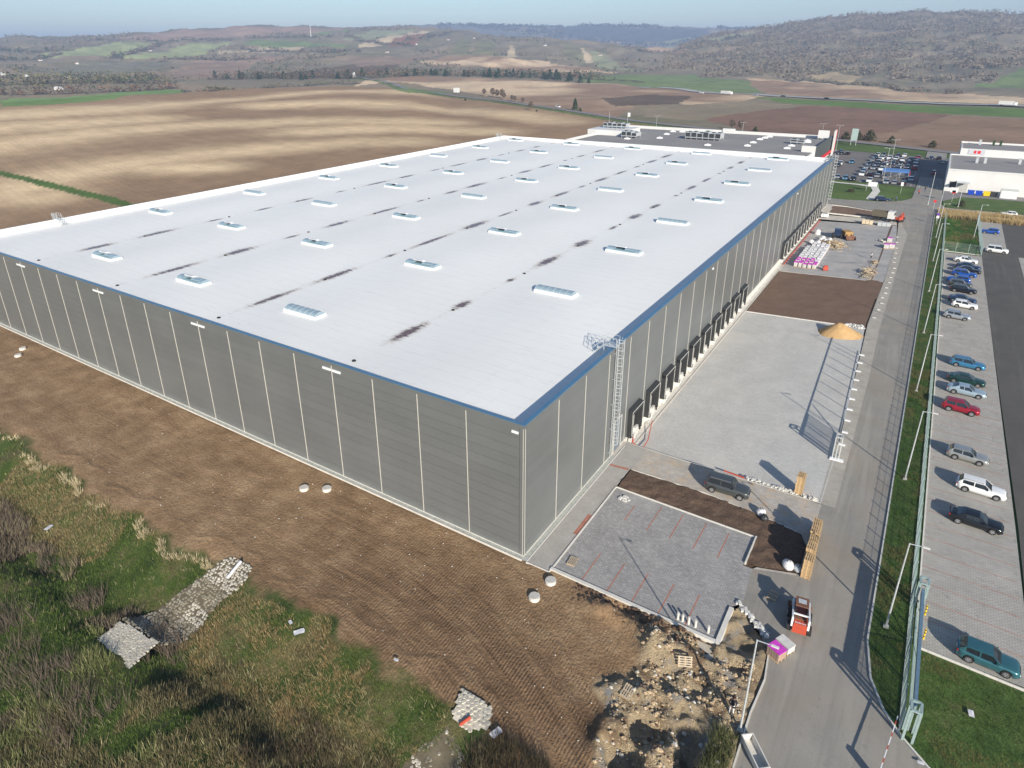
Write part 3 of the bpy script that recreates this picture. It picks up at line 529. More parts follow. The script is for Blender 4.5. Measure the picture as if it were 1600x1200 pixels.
sheet('grass_strip',[(29.6,183),(29.6,61),(29.55,20),(29.5,7),(30.1,3.1),(31.2,.7),(32.4,-.9),(32.74,1),(32.74,145.6),(40.2,145.6),(40.2,187),(32,187)],.02,M['lawn'])
sheet('grass_verge',[(31.4,207.5),(33,204.2),(90,204.2),(90,228),(44,226),(36,224),(31.2,214)],.0,M['lawn'])
sheet('store_yard',[(31,214),(36,224.2),(44,226.2),(90,228.2),(90,245),(31,262)],.004,M['ramp_grey'])
for L in LINES['road']: ribbon('country_road',L,7.5,.25,M['ramp_grey'])
for L in LINES['highway']: ribbon('highway',L,16,.6,M['highway'])
# trodden stone patches
# ------------------------------------------------------------------ the hall
t=NT('wall_panel'); v=t.objc(); P_=t.pos(); n=t.noise(P_,.15,3); sp=t.n('ShaderNodeSeparateXYZ'); t.l(P_,sp.inputs[0])
c=t.ramp(n,[(.3,(.170,.180,.181)),(.7,(.195,.205,.205))]); ri=t.n('ShaderNodeObjectInfo').outputs['Random']; c=t.mix(1.0,c,t.ramp(ri,[(0,.965),(1,1.035)]),'MULTIPLY')
dust=t.ramp(t.math('ADD',sp.outputs[2],t.math('MULTIPLY',t.noise(P_,.5,4),-2.2)),[(-.0,1),(.75,0)]) 
dust=t.math('MULTIPLY',t.ramp(t.math('ADD',t.math('MULTIPLY',sp.outputs[2],.35),t.noise(P_,.6,4)),[(.35,1),(.8,0)]),.35)
c=t.mix(dust,c,(.33,.33,.31))
rib=t.math('SINE',t.math('MULTIPLY',sp.outputs[2],6.2832/.115))
M['panel']=t.done(c,.38,.25,t.bump(rib,.12,.01),.5)
M['panel_core']=plain('panel_core',(.02,.02,.02),.9)
t=NT('roof_membrane'); P_=t.pos(); spx=t.n('ShaderNodeSeparateXYZ'); t.l(P_,spx.inputs[0]); sepx=spx.outputs[1]; stn=t.attr('stain'); wt=t.attr('wet')
c=t.ramp(t.noise(P_,.06,4,.55),[(.3,(.82,.82,.795)),(.7,(.86,.86,.835))])
lap=t.wave(t.mapv(P_,(1,1,1)),.105,.15,.5,'X','SAW',1); c=t.mix(1.0,c,t.ramp(lap,[(0,.965),(.04,1),(.96,1),(1,.98)]),'MULTIPLY')
strk=t.ramp(t.noise(t.mapv(P_,(.35,2.2,1),(0,0,R(4))),1.0,3,.6,1.5),[(.585,0),(.65,1)]); c=t.mix(t.math('MULTIPLY',strk,.16),c,(.45,.52,.60)); big=t.ramp(t.noise(P_,.018,2),[(.35,.94),(.65,1)]); c=t.mix(1.0,c,big,'MULTIPLY'); fr=t.math('FRACT',t.math('MULTIPLY',sepx,1/2.05)); c=t.mix(1.0,c,t.ramp(fr,[(0,.90),(.035,.90),(.05,1)],'LINEAR'),'MULTIPLY')
d2=t.noise(P_,1.6,4,.65); d3=t.noise(t.mapv(P_,(.5,3.5,1)),1.0,3,.6)
ds=t.math('ADD',stn,t.math('ADD',t.math('MULTIPLY_ADD',d2,.9,-.45),t.math('MULTIPLY_ADD',d3,.9,-.45)))
c=t.mix(t.ramp(ds,[(.22,0),(.50,.5)]),c,(.52,.45,.37)); c=t.mix(t.ramp(ds,[(.50,0),(.74,1)]),c,(.15,.095,.085))
rg=t.ramp(ds,[(.5,.55),(.75,.22)])
M['membrane']=t.done(c,rg,0,t.bump(t.noise(P_,2,2),.05,.03),.4)
M['vault']=plain('polycarbonate',(.25,.34,.40),.18,.0,var=.08,spec=.7)
M['vault_inner']=plain('vent_inside',(.16,.26,.31),.3)
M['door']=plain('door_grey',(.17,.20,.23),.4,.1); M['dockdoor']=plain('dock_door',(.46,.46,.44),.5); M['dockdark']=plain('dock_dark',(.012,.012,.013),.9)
M['shelter']=plain('dock_shelter_fabric',(.028,.030,.031),.7,var=.2)
LX,LY,HT=122.5,187.0,14.85
hall=empty('warehouse_hall','vast grey metal warehouse hall with white flat roof, loading docks and rooftop skylights','building')
mb=MB(); mb.box(-LX+.1,-.14,.14,LY-.1,-1.6,13.6); mb.obj('wall_core',M['panel_core'],hall)
mb=MB(); mb.box(-LX,-LX+.1,.14,LY,-.5,14.4); mb.box(-LX,0,LY-.1,LY,-.5,14.4); mb.obj('rear_wall',M['panel'],hall)
# sandwich panels: shared mesh, nearest 300 single, rest joined
PW=6.022; PH=1.14; nrow=13; z0=-.0
def panel_mb(mb,x0,x1,y0,y1,za,zb,face):
    g=.012; 
    if face=='S': mb.box(x0+.05,x1-.05,0,.1,za+g,zb-g)
    else: mb.box(-.1,0,y0+.05,y1-.05,za+g,zb-g)
def pmesh(face):
    mb=MB(); 
    if face=='S': mb.box(-PW/2+.05,PW/2-.05,0,.12,.012,PH-.012)
    else: mb.box(-.12,0,-PW/2+.05,PW/2-.05,.012,PH-.012)
    return mb.mesh('panel',[M['panel']])
mS,mE=pmesh('S'),pmesh('E'); off=.5; far=MB(); cnt=0
jt=MB(); jt.bar((0,0,.05),(0,0,14.42),.07,.05); jme=jt.mesh('joint_strip',[M['trim']])
for k in range(20):
    xc=-off-PW*(k+.5); 
    if xc+PW/2-LX<-.0-2*LX+LX: pass
    wlast=(xc-PW/2<-LX)
    for r in range(nrow):
        zb=.1+r*(14.4-.1)/nrow
        if k<13 and not wlast: link('panel',mS,hall,(xc,0,zb))
        elif xc-PW/2>-LX-.1: far.box(xc-PW/2+.05,xc+PW/2-.05,0,.12,zb+.012,zb+PH-.05)
        else: far.box(-LX,xc+PW/2-.05,0,.12,zb+.012,zb+PH-.05)
for k in range(21):
    x=-off-PW*k
    if x>-LX: link('joint_strip',jme,hall,(x if k else -.12,-.012,0))
for k in range(31):
    yc=off+PW*(k+.5)
    for r in range(nrow):
        zb=.1+r*(14.4-.1)/nrow
        if k<10: link('panel',mE,hall,(0,yc,zb))
        else: far.box(-.12,0,yc-PW/2+.05,min(LY,yc+PW/2)-.05,zb+.012,zb+PH-.05)
for k in range(0,32):
    y=off+PW*k
    if y<LY: link('joint_strip',jme,hall,(.012,y if k else .12,0))
o=far.obj('panel_rows',M['panel'],hall); o['kind']='stuff'
mb=MB(); mb.box(-.5,.02,-.02,.0,0,14.4); mb.box(0,.02,0,.5,.0,14.4); mb.obj('corner_trim',M['panel'],hall)
mb=MB(); mb.box(-LX,.03,-.04,.12,-.3,.1); mb.box(-.12,.03,.12,LY,-1.6,.1); mb.obj('plinth',M['concrete_pale'],hall)
# parapet and coping
mb=MB(); mb.box(-LX,0,-.02,.22,14.4,14.80); mb.box(-.30,.02,.30,LY-.30,14.4,14.78); mb.box(-LX,-LX+.3,.3,LY-.3,14.4,14.78); mb.box(-LX,.0,LY-.3,LY,14.4,14.78); mb.obj('fascia',M['panel'],hall)
mb=MB(); mb.box(-LX+.3,-.30,.30,.36,13.5,14.78);mb.box(-.36,-.30,.36,LY-.36,13.5,14.78);mb.box(-LX+.30,-LX+.36,.36,LY-.36,13.5,14.78);mb.box(-LX+.3,-.3,LY-.36,LY-.30,13.5,14.78); mb.obj('parapet_lining',M['white_paint'],hall)
mb=MB(); mb.box(-LX-.05,.05,-.06,.24,14.80,14.86); mb.box(-.42,.05,.24,LY-.3,14.78,14.86); mb.obj('coping',M['coping'],hall)
mb=MB(); mb.box(-LX-.05,-LX+.42,.38,LY-.42,14.78,14.88); mb.box(-LX-.05,.05,LY-.42,LY+.05,14.78,14.88); mb.obj('coping',M['white_paint'],hall,).__setitem__('label','white coping along the far edges of the roof')
# roof with falls towards four gutters; ponding stains
def roofz(x): return 13.85+.11*np.cos(2*np.pi*(x+12.25)/24.5)
def grid_ax(v): 
    s=set(np.round(np.arange(-LX+.35,-.34,1.75),3))|{-.33,-LX+.33}
    for k in range(4):
        x0=-24.5*(k+1); s|=set(np.round(np.arange(x0-2.4,x0+2.41,.3),3))
    return np.array(sorted(s))
gx=grid_ax(0); gy=np.unique(np.concatenate([[.34],np.arange(.5,LY-.4,.42),[LY-.34]])); X,Y=np.meshgrid(gx,gy); S=np.zeros_like(X)
rs=np.random.default_rng(5)
for k in range(4):
    x0=-24.5*(k+1)
    for j in range(15):
        yc=12.2+12.3*j+rs.uniform(-1,1); hl=rs.uniform(1.9,3.9)*(1.15 if j%3!=2 else .6); hw=rs.uniform(.45,.85) if j%3!=2 else .4
        if k==0: hl*=.8; hw*=1.05
        if k==1 and j in(3,4,5): hl*=1.3
        q=((X-x0)/(hw*1.5))**2+((Y-yc)/(hl*1.3))**2; S=np.maximum(S,.93*np.exp(-q*1.0))
    S=np.maximum(S,.36*np.exp(-((X-x0)/.32)**2)*(vnoise(X*0,Y,3.,80+k,2)>.42))
S=np.where((Y<2.2)&(np.abs((X%24.5)-0)<1.2),np.maximum(S,.75*np.exp(-((Y-.8)/1.)**2)),S)
S=np.maximum(S,.62*np.exp(-((X+.75)/.5)**2)*np.clip((vnoise(X*0,Y,2.4,90,2)-.52)*8,0,1)); S=np.clip(S,0,1)*np.where((X>-1.6)|(np.abs((X+12.25)%24.5-12.25)<2.6),1,0)
link('roof',gridmesh('roof',X,Y,roofz(X),[M['membrane']],{'stain':('FLOAT',S)}),hall)
mb=MB(); mb.tube((0,0,0),(0,0,.10),.24,8); mb.tube((0,0,.1),(0,0,.16),.12,8); dme=mb.mesh('roof_drain',[M['black_rubber']])
for k in range(4):
    for j in range(10): link('roof_drain',dme,hall,(-24.5*(k+1)+.2,3.1+18.6*j,13.76))
# skylights
def arc(w,h,n): return [(w*math.cos(math.pi-math.pi*i/n),h*math.sin(math.pi*i/n)) for i in range(n+1)]
SLen,SW,SHh=2.95,.84,.40
mb=MB(); mb.box(-SLen-.14,SLen+.14,-SW-.14,SW+.14,0,.26); mb.box(-SLen-.1,SLen+.1,-SW-.12,SW+.12,.30,.36); curb=mb.mesh('curb',[M['white_paint']])
def vault_mesh(x0,x1,name,m):
    mb=MB(); a=arc(SW,SHh,10); n=len(a); V=[(x0,y,.36+z) for y,z in a]+[(x1,y,.36+z) for y,z in a]
    mb.add(V,[(i,n+i,n+i+1,i+1) for i in range(n-1)]+[tuple(range(n-1,-1,-1)),tuple(range(n,2*n))]); return mb.mesh(name,[m])
vclosed=vault_mesh(-SLen,SLen,'vault',M['vault'])
mb=MB()
for x in np.linspace(-SLen,SLen,7):
    a=arc(SW+.02,SHh+.02,10)
    for (y0,za),(y1,zb) in zip(a,a[1:]): mb.bar((x,y0,.36+za),(x,y1,.36+zb),.05,.03)
mb.bar((-SLen,-SW,.38),(SLen,-SW,.38),.06,.06); mb.bar((-SLen,SW,.38),(SLen,SW,.38),.06,.06); ribs=mb.mesh('glazing_bars',[M['galv']])
vleft=vault_mesh(-SLen,-1.6,'vault',M['vault']); vr=vault_mesh(2.3,SLen,'vault',M['vault'])
mb=MB(); mb.box(-1.6,2.3,-SW,SW,.36,.42); mb.box(-1.6,2.3,-.8,-.76,.42,.6); mb.box(-1.6,2.3,.76,.8,.42,.55); wellm=mb.mesh('vent_well',[M['vault_inner']])
def flap(x0,x1,m):
    mb=MB(); a=arc(SW*.98,SHh*.9,8); n=len(a); V=[(x0,y,z) for y,z in a]+[(x1,y,z) for y,z in a]
    mb.add(V,[(i,n+i,n+i+1,i+1) for i in range(n-1)]+[(0,)+tuple(range(n-1,0,-1))+() if False else tuple(range(n-1,-1,-1)),tuple(range(n,2*n))]); return mb.mesh('vent_flap',[m])
fl1=flap(-1.55,.3,M['plastic_white']); fl2=flap(.35,2.25,M['vault'])
def skylight(x,y,opened):
    zb=float(roofz(x)); c=link('skylight',curb,hall,(x,y,zb))
    if not opened: link('vault',vclosed,c); link('glazing_bars',ribs,c)
    else:
        link('vault',vleft,c); link('vault',vr,c); link('vent_well',wellm,c)
        f=link('vent_flap',fl1,c,(0,.25,.5)); f.rotation_euler=(R(-32),0,0)
        f=link('vent_flap',fl2,c,(0,.1,.42)); f.rotation_euler=(R(-14),0,0)
closed={(0,1),(0,3),(0,6),(1,0),(1,4),(2,3),(2,6),(3,2),(4,2),(3,5),(1,7),(4,5)}
for i in range(5):
    for j in range(8):
        if (i,j) in((0,0),(4,0)): continue
        skylight(-15.6-24.5*i,10.0+24.55*j,(i,j) not in closed)
# overflow spouts (white bars near the top of the south wall)
mb=MB(); mb.box(-1.35,-.12,-.10,0,0,.26); mb.box(.12,1.35,-.10,0,0,.26); sp_=mb.mesh('overflow_outlet',[M['white_paint']])
for x in (-24.59,-48.68,-72.76,-96.85): link('overflow_outlet',sp_,hall,(x,-.0,13.75))
mb=MB(); mb.box(-1.35,-.65,-.10,0,13.75,13.98); mb.obj('overflow_outlet',M['white_paint'],hall)
for y in (58,128): mb=MB(); mb.box(0,.12,y-.2,y+.2,13.75,14.05); mb.obj('overflow_outlet',M['white_paint'],hall)
# personnel/grade door
mb=MB(); mb.box(0,.05,21.2,23.25,.02,4.4); d=mb.obj('door',M['door'],hall); mb=MB(); mb.box(0,.09,21.1,21.2,.02,4.5); mb.box(0,.09,23.25,23.36,.02,4.5); mb.box(0,.09,21.2,23.25,4.4,4.5); mb.obj('door_frame',M['trim'],d); mb=MB(); mb.cb((.1,21.5,1.05),(.06,.18,.05)); mb.obj('handle',M['galv'],d)
# dock shelters
def dock_meshes(wd,hh):
    m={}
    mb=MB(); mb.box(0,.62,-wd/2,-wd/2+.42,0,hh); m['left']=mb.mesh('side_curtain',[M['shelter']])
    mb=MB(); mb.box(0,.62,wd/2-.42,wd/2,0,hh); m['right']=mb.mesh('side_curtain',[M['shelter']])
    mb=MB(); mb.add([(0,-wd/2,hh+.28),(0,wd/2,hh+.28),(.66,wd/2,hh+.06),(.66,-wd/2,hh+.06),(0,-wd/2,hh-.5),(0,wd/2,hh-.5),(.66,wd/2,hh-.5),(.66,-wd/2,hh-.5)],[(0,3,2,1),(4,5,6,7),(3,7,6,2),(0,4,7,3),(1,2,6,5)]); m['head']=mb.mesh('head_curtain',[M['shelter']])
    mb=MB(); mb.box(.66,.69,-wd/2,-wd/2+.05,0,hh); mb.box(.66,.69,wd/2-.06,wd/2,0,hh); mb.box(.66,.70,-wd/2,wd/2,hh,hh+.06); mb.box(.64,.68,-wd/2+.40,-wd/2+.46,.0,hh-.45); m['edge']=mb.mesh('edge_stripe',[M['white_dirty']])
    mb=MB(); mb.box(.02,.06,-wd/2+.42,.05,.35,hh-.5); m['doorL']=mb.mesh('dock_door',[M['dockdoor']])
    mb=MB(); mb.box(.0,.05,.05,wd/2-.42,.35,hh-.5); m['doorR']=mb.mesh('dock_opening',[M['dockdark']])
    mb=MB(); mb.box(0,.55,-wd/2+.5,-.6,-.95,.12); mb.box(0,.35,.3,wd/2-.45,-.95,.3); mb.box(0,.5,-.45,.2,-.9,-.25); m['leveller']=mb.mesh('leveller_pit',[M['white_dirty']])
    mb=MB(); mb.box(.50,.68,-.11,.11,-.2,.3); m['bump']=mb.mesh('rubber_bumper',[M['black_rubber']])
    return m
def dock(y,ms,nm='dock_shelter'):
    p=link(nm,ms['head'],hall,(.0,y,0.05))
    for k in ('left','right','edge','doorL','doorR','leveller'): link(ms[k].name.split('.')[0],ms[k],p)
    for s_ in(-1,1): link('rubber_bumper',ms['bump'],p,(0,s_*(1.22),0))
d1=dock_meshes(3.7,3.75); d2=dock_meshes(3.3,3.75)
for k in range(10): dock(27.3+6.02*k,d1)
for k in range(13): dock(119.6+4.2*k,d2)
mb=MB(); mb.path([(.95,24.9,-.9),(1.0,25.2,.6),(1.3,24.6,.1),(2.6,24.2,-.4),(2.2,27.5,-.7),(1.2,31.5,-.2)],.06,6)
tag(mb.obj('cable_duct',M['red_paint'],None),'red flexible cable duct curling from the first dock to the paving','duct')
mb=MB(); mb.box(.95,1.15,117,172,-1.06,-.82); tag(mb.obj('cable_duct',M['red_paint'],None),'long straight red duct lying along the foot of the far row of docks','duct')
# caged ladders
def ladder(loc,rz,name='ladder'):
    mb=MB()
    for y in (-.25,.25): mb.tube((.28,y,.3),(.28,y,15.9),.03,6)
    L_=mb.obj(name,M['galv'],hall,loc); L_.rotation_euler=(0,0,rz)
    mb=MB()
    for k in range(50): mb.bar((.28,-.25,.5+k*.3),(.28,.25,.5+k*.3),.03)
    mb.obj('rungs',M['galv'],L_)['kind']='stuff'
    mb=MB()
    for k in range(15):
        z=2.4+k*.95; pr=[(.28,-.36),(.62,-.42),(1.0,-.28),(1.06,0),(1.0,.28),(.62,.42),(.28,.36)]
        for a_,b_ in zip(pr,pr[1:]): mb.bar((*a_,z),(*b_,z),.05,.06)
    for pxy in ((.62,-.42),(1.0,-.28),(1.06,0),(1.0,.28),(.62,.42)): mb.bar((*pxy,2.4),(*pxy,16.1),.035)
    mb.obj('safety_cage',M['galv'],L_)
    mb=MB()
    for z in (1.,4.3,7.6,10.9,14.2):
        for y in (-.25,.25): mb.bar((0,y,z),(.3,y,z),.04)
    mb.obj('brackets',M['galv'],L_)
    mb=MB(); mb.box(-1.3,.3,-.45,.45,15.0,15.06)
    for y in (-.45,.45):
        for x in (-1.3,-.5,.3): mb.bar((x,y,15.0),(x,y,16.15),.04)
        mb.bar((-1.3,y,16.15),(.3,y,16.15),.04); mb.bar((-1.3,y,15.6),(.3,y,15.6),.035)
        mb.bar((-1.3,y,15.05),(-2.4,y,13.95),.06); mb.bar((-1.3,y,16.15),(-3.0,y,14.6),.04); mb.bar((-1.3,y,15.6),(-2.8,y,14.2),.035); mb.bar((-3.0,y,14.6),(-2.4,y,13.95),.04); mb.bar((-2.2,y,15.35),(-1.9,y,14.5),.035)
    for k in range(4): mb.box(-1.55-.25*k,-1.3-.25*k,-.45,.45,14.78-.24*k,14.8-.24*k)
    mb.bar((-1.2,-.45,15.0),(-1.2,-.45,13.9),.06); mb.bar((-1.2,.45,15.0),(-1.2,.45,13.9),.06)
    mb.obj('platform',M['galv'],L_); return L_
ladder((0.0,19.9,0),0); ladder((0.0,186.0,0),0); ladder((-LX,17.6,0),math.pi); ladder((-LX,183,0),math.pi)
# ------------------------------------------------------------------ cars
def paint(name,c,metal=.35,rough=.3):
    t=NT(name); n=t.noise(t.objc(),2.5,3); k=t.ramp(n,[(.3,tuple(x*.93 for x in c)),(.7,tuple(min(1,x*1.05) for x in c))])
    return t.done(k,rough,metal,None,.5,Coat_Weight=.6,Coat_Roughness=.08)
PC=dict(white=paint('paint_white',(.74,.75,.75),0),black=paint('paint_black',(.012,.014,.018)),silver=paint('paint_silver',(.45,.48,.51),.6),
 blue=paint('paint_blue',(.015,.09,.42)),red=paint('paint_red',(.33,.012,.03)),teal=paint('paint_teal',(.05,.17,.20),.5),skyblue=paint('paint_sky_blue',(.06,.24,.42),.5),
 green=paint('paint_dark_green',(.012,.05,.04)),paleblue=paint('paint_pale_blue',(.42,.53,.60),.5),grey=paint('paint_grey',(.10,.11,.11),.5),navy=paint('paint_navy',(.02,.04,.10)),beige=paint('paint_champagne',(.42,.43,.41),.6))
def sm(a,b,t_): t_=min(1,max(0,(t_-a)/(b-a))); return t_*t_*(3-2*t_)
TYPES=dict( # L,W,H, hood height, belt, windshield base x, roof front, roof rear, rear glass base, tail height
 hatch=(4.2,1.76,1.48,.92,.96,.80,.18,-1.55,-1.95,1.02),
 estate=(4.62,1.80,1.50,.90,.96,.92,.22,-1.80,-2.16,1.02),
 sedan=(4.70,1.80,1.45,.90,.95,.95,.20,-1.05,-1.72,1.04),
 suv=(4.35,1.84,1.66,1.02,1.08,.90,.25,-1.70,-2.02,1.12),
 offroad=(4.75,1.86,1.84,1.16,1.20,.95,.52,-2.02,-2.28,1.22),
 van=(4.50,1.80,1.78,1.05,1.08,1.25,.55,-1.95,-2.20,1.12))
def car_proto(kind):
    Ln,W,H,hh,belt,wsb,rf,rr,rgb,th=TYPES[kind]; hl=Ln/2; wr=.33 if kind not in('suv','offroad') else .37
    ax=(hl-.88,-hl+.86); low=.20 if kind not in('suv','offroad') else .30
    xs=sorted(set([round(-hl+Ln*i/46,3) for i in range(47)]+[round(a_+s_*d_,3) for a_ in ax for s_ in(-1,1) for d_ in(wr+.07,wr+.06,.36,.3,.2,.1)]+[-hl,hl]))
    def bottom(x):
        z=low
        for a_ in ax:
            d=abs(x-a_)
            if d<wr+.065: z=max(z,wr+math.sqrt(max(0,(wr+.065)**2-d*d)))
        if x>hl-.25: z=max(z,low+.1*(x-hl+.25)/.25)
        if x<-hl+.25: z=max(z,low+.14*(-hl+.25-x)/.25)
        return z
    def topz(x):
        if x>=wsb: 
            u=(x-wsb)/(hl-wsb); return hh+.03-(.05*u+.10*u**3)-(.22*sm(.90,1.0,u))
        if x<=rgb:
            u=(rgb-x)/(rgb+hl+1e-6); return th-.03*u-(.18*sm(.55,1.0,u))
        return belt+.0+(hh+.03-belt)*sm(-.5,1,(x+.5)/(wsb+.5))+0*(x)+(th-belt)*sm(0,1,(-.2-x)/(-.2-rgb))
    def halfw(x):
        u=abs(x)/hl; return W/2*(1-.03*u*u-.17*sm(.80,1.0,u)**1.6-(.03*sm(.9,1,u)))
    body=MB(); ring=[];n=0
    for x in xs:
        b=bottom(x); tz=topz(x); w=halfw(x); m=(low+tz)*.5; b=min(b,tz-.12)
        sh=tz-.10 if (x>wsb or x<rgb) else tz-.07
        wt=w*(.86 if x>wsb else .90)
        pr=[(-w*.93,b),(-w*.985,max(b+.03,m-.12)),(-w,max(b+.05,m)),(-w*.985,max(b+.06,sh)),(-wt,tz-.015),(-wt*.55,tz+.012),(0,tz+.02)]
        pr=pr+[(-y,z) for y,z in pr[-2::-1]]; ring.append([(x,y,z) for y,z in pr])
    k=len(ring[0]); V=[p for r in ring for p in r]; F=[]
    for i in range(len(ring)-1):
        for j in range(k-1): F.append((i*k+j,i*k+j+1,(i+1)*k+j+1,(i+1)*k+j))
        F.append((i*k+k-1,i*k,(i+1)*k,(i+1)*k+k-1))
    F.append(tuple(range(k))); F.append(tuple((len(ring)-1)*k+j for j in range(k-1,-1,-1))); body.add(V,[f[::-1] for f in F])
    # greenhouse loft
    gx=[wsb,wsb-(wsb-rf)*.5,rf,rf-.25,(rf+rr)*.5+.35,(rf+rr)*.5+.12,(rf+rr)*.5+.04,(rf+rr)*.5-.5,rr+.35 if rr+.35<(rf+rr)*.5-.5 else rr+.2,rr,(rr+rgb)*.5,rgb]
    def roof(x):
        if x>rf: u=(x-rf)/(wsb-rf); return H-.02-(H-.02-topz(wsb))*(u**1.15)
        if x<rr: u=(rr-x)/(rr-rgb); return H-.05-(H-.05-topz(rgb))*(u**1.2)
        u=(rf-x)/(rf-rr); return H-.02+.02*math.sin(math.pi*u)-.03*u
    G=[]
    for x in gx:
        w=halfw(x)*.90; bz=topz(x)-.02; rz_=max(roof(x),bz+.005); f=(rz_-bz)/(H-belt); wt=w-(.17*f*W/1.8); 
        G.append([(x,-w,bz),(x,-(wt+.03),rz_-.05*f-.0),(x,-wt*.86,rz_),(x,0,rz_+.02*f),(x,wt*.86,rz_),(x,wt+.03,rz_-.05*f),(x,w,bz)])
    roofm=MB(); ws=MB(); rg=MB(); sd=[MB(),MB(),MB(),MB()]
    for i in range(len(G)-1):
        A_,B_=G[i],G[i+1]; xm=(gx[i]+gx[i+1])/2
        front=xm>rf; rear=xm<rr
        for j in range(6):
            q=[A_[j],A_[j+1],B_[j+1],B_[j]]
            if front: (ws if 1<=j<=4 else (sd[0 if j==0 else 1] if i>=1 else roofm)).add(q,[(0,1,2,3)])
            elif rear: (rg if 1<=j<=4 else (roofm)).add(q,[(0,1,2,3)])
            else:
                if j in (0,5):
                    pil=abs(xm-((rf+rr)*.5+.08))<.05 or (xm<rr+.16)
                    if pil and kind not in('estate','van','offroad'): roofm.add(q,[(0,1,2,3)])
                    elif pil and xm>rr+.3: roofm.add(q,[(0,1,2,3)])
                    else: sd[(0 if xm>(rf+rr)*.5+.08 else 2)+(0 if j==0 else 1)].add(q,[(0,1,2,3)])
                else: roofm.add(q,[(0,1,2,3)])
    # pillars & rails proud of the glass
    for s_ in (0,6):
        ys=-1 if s_==0 else 1
        for a_,b_ in ((0,2),(2,9)):
            p=G[a_][1 if s_==0 else 5]; q=G[b_][1 if s_==0 else 5]; roofm.bar(p,q,.06,.04)
        p=G[9][1 if s_==0 else 5]; q=G[11][0 if s_==0 else 6]; roofm.bar(p,q,.10,.05)
        p=G[0][0 if s_==0 else 6]; q=G[2][1 if s_==0 else 5]; roofm.bar(p,q,.06,.05)
    root=empty('parked_car','car','car')
    P0=PC['white']
    def part(mb,name,mats,par=root,smooth=False,obj_link=False):
        o=mb.obj(name,mats,par,smooth=smooth)
        if obj_link: o.material_slots[0].link='OBJECT'; o.material_slots[0].material=P0
        return o
    bd=part(body,'body',[P0],smooth=True,obj_link=True); part(roofm,'roof',[P0],smooth=False,obj_link=True)
    part(ws,'windshield',M['glass'],smooth=True); part(rg,'rear_window',M['glass'],smooth=True)
    for s_ in sd:
        if s_.v: part(s_,'side_window',M['glass'],smooth=True)
    for a_ in ax:
        for s_ in (-1,1):
            y=s_*(W/2-.12); mb=MB(); mb.tube((a_,y-.11,wr),(a_,y+.11,wr),wr,18); wo=part(mb,'wheel',M['tyre'])
            mb=MB(); yo=y+s_*.112; mb.tube((a_,yo-.004*s_,wr),(a_,yo+.006*s_,wr),wr*.64,14)
            for q in range(5):
                an=q*2*math.pi/5+.3; mb.cb((a_+wr*.42*math.cos(an),yo+.008*s_,wr+wr*.42*math.sin(an)),(.075,.006,.075),1)
            part(mb,'rim',[M['chrome'],M['dark_metal']],wo)
    # underside
    mb=MB(); mb.box(-hl+.35,hl-.35,-W/2+.28,W/2-.28,low-.02,low+.35); part(mb,'underbody',M['dark_metal'])
    for s_ in(-1,1):
        mb=MB(); zt=hh-.22; mb.bar((hl-.20,s_*(W/2-.30),zt),(hl-.34,s_*(W/2-.13),zt+.02),.16,.13); part(mb,'headlight',M['lamp_clear'])
        mb=MB(); mb.box(-hl-.0,-hl+.12,s_*(W/2-.24)-.07,s_*(W/2-.24)+.07,th-.32,th-.16); part(mb,'taillight',M['lamp_red'])
        mb=MB(); mb.cb((wsb-.28,s_*(W/2+.06),belt+.07),(.12,.18,.12)); part(mb,'mirror',[P0],obj_link=True)
    mb=MB(); mb.box(hl-.06,hl+.01,-.40,.40,low+.18,low+.48); part(mb,'grille',M['black_rubber'])
    mb=MB(); mb.box(-hl-.015,-hl+.05,-.26,.26,.62,.73); part(mb,'number_plate',M['white_paint'])
    if kind in('estate','offroad'):
        for s_ in(-1,1):
            mb=MB(); y=s_*(W*.36); mb.bar((rf-.2,y,H+.04),(rr+.2,y,H+.03),.04); mb.bar((rf-.2,y,H-.04),(rf-.2,y,H+.05),.04); mb.bar((rr+.2,y,H-.05),(rr+.2,y,H+.05),.04); part(mb,'roof_rail',M['chrome'])
    return root
PROTO={k:car_proto(k) for k in TYPES}; used=set()
def place_car(kind,colr,x,y,rz,label,cat='car',z=0.0,group='cars in the car park',name='parked_car'):
    root=PROTO[kind]
    c=copytree(root,(x,y,z+.01),rz,swap={PC['white']:PC[colr]}); c.name=name; c['label']=label; c['category']=cat; c['group']=group; return c
E=R(-3)
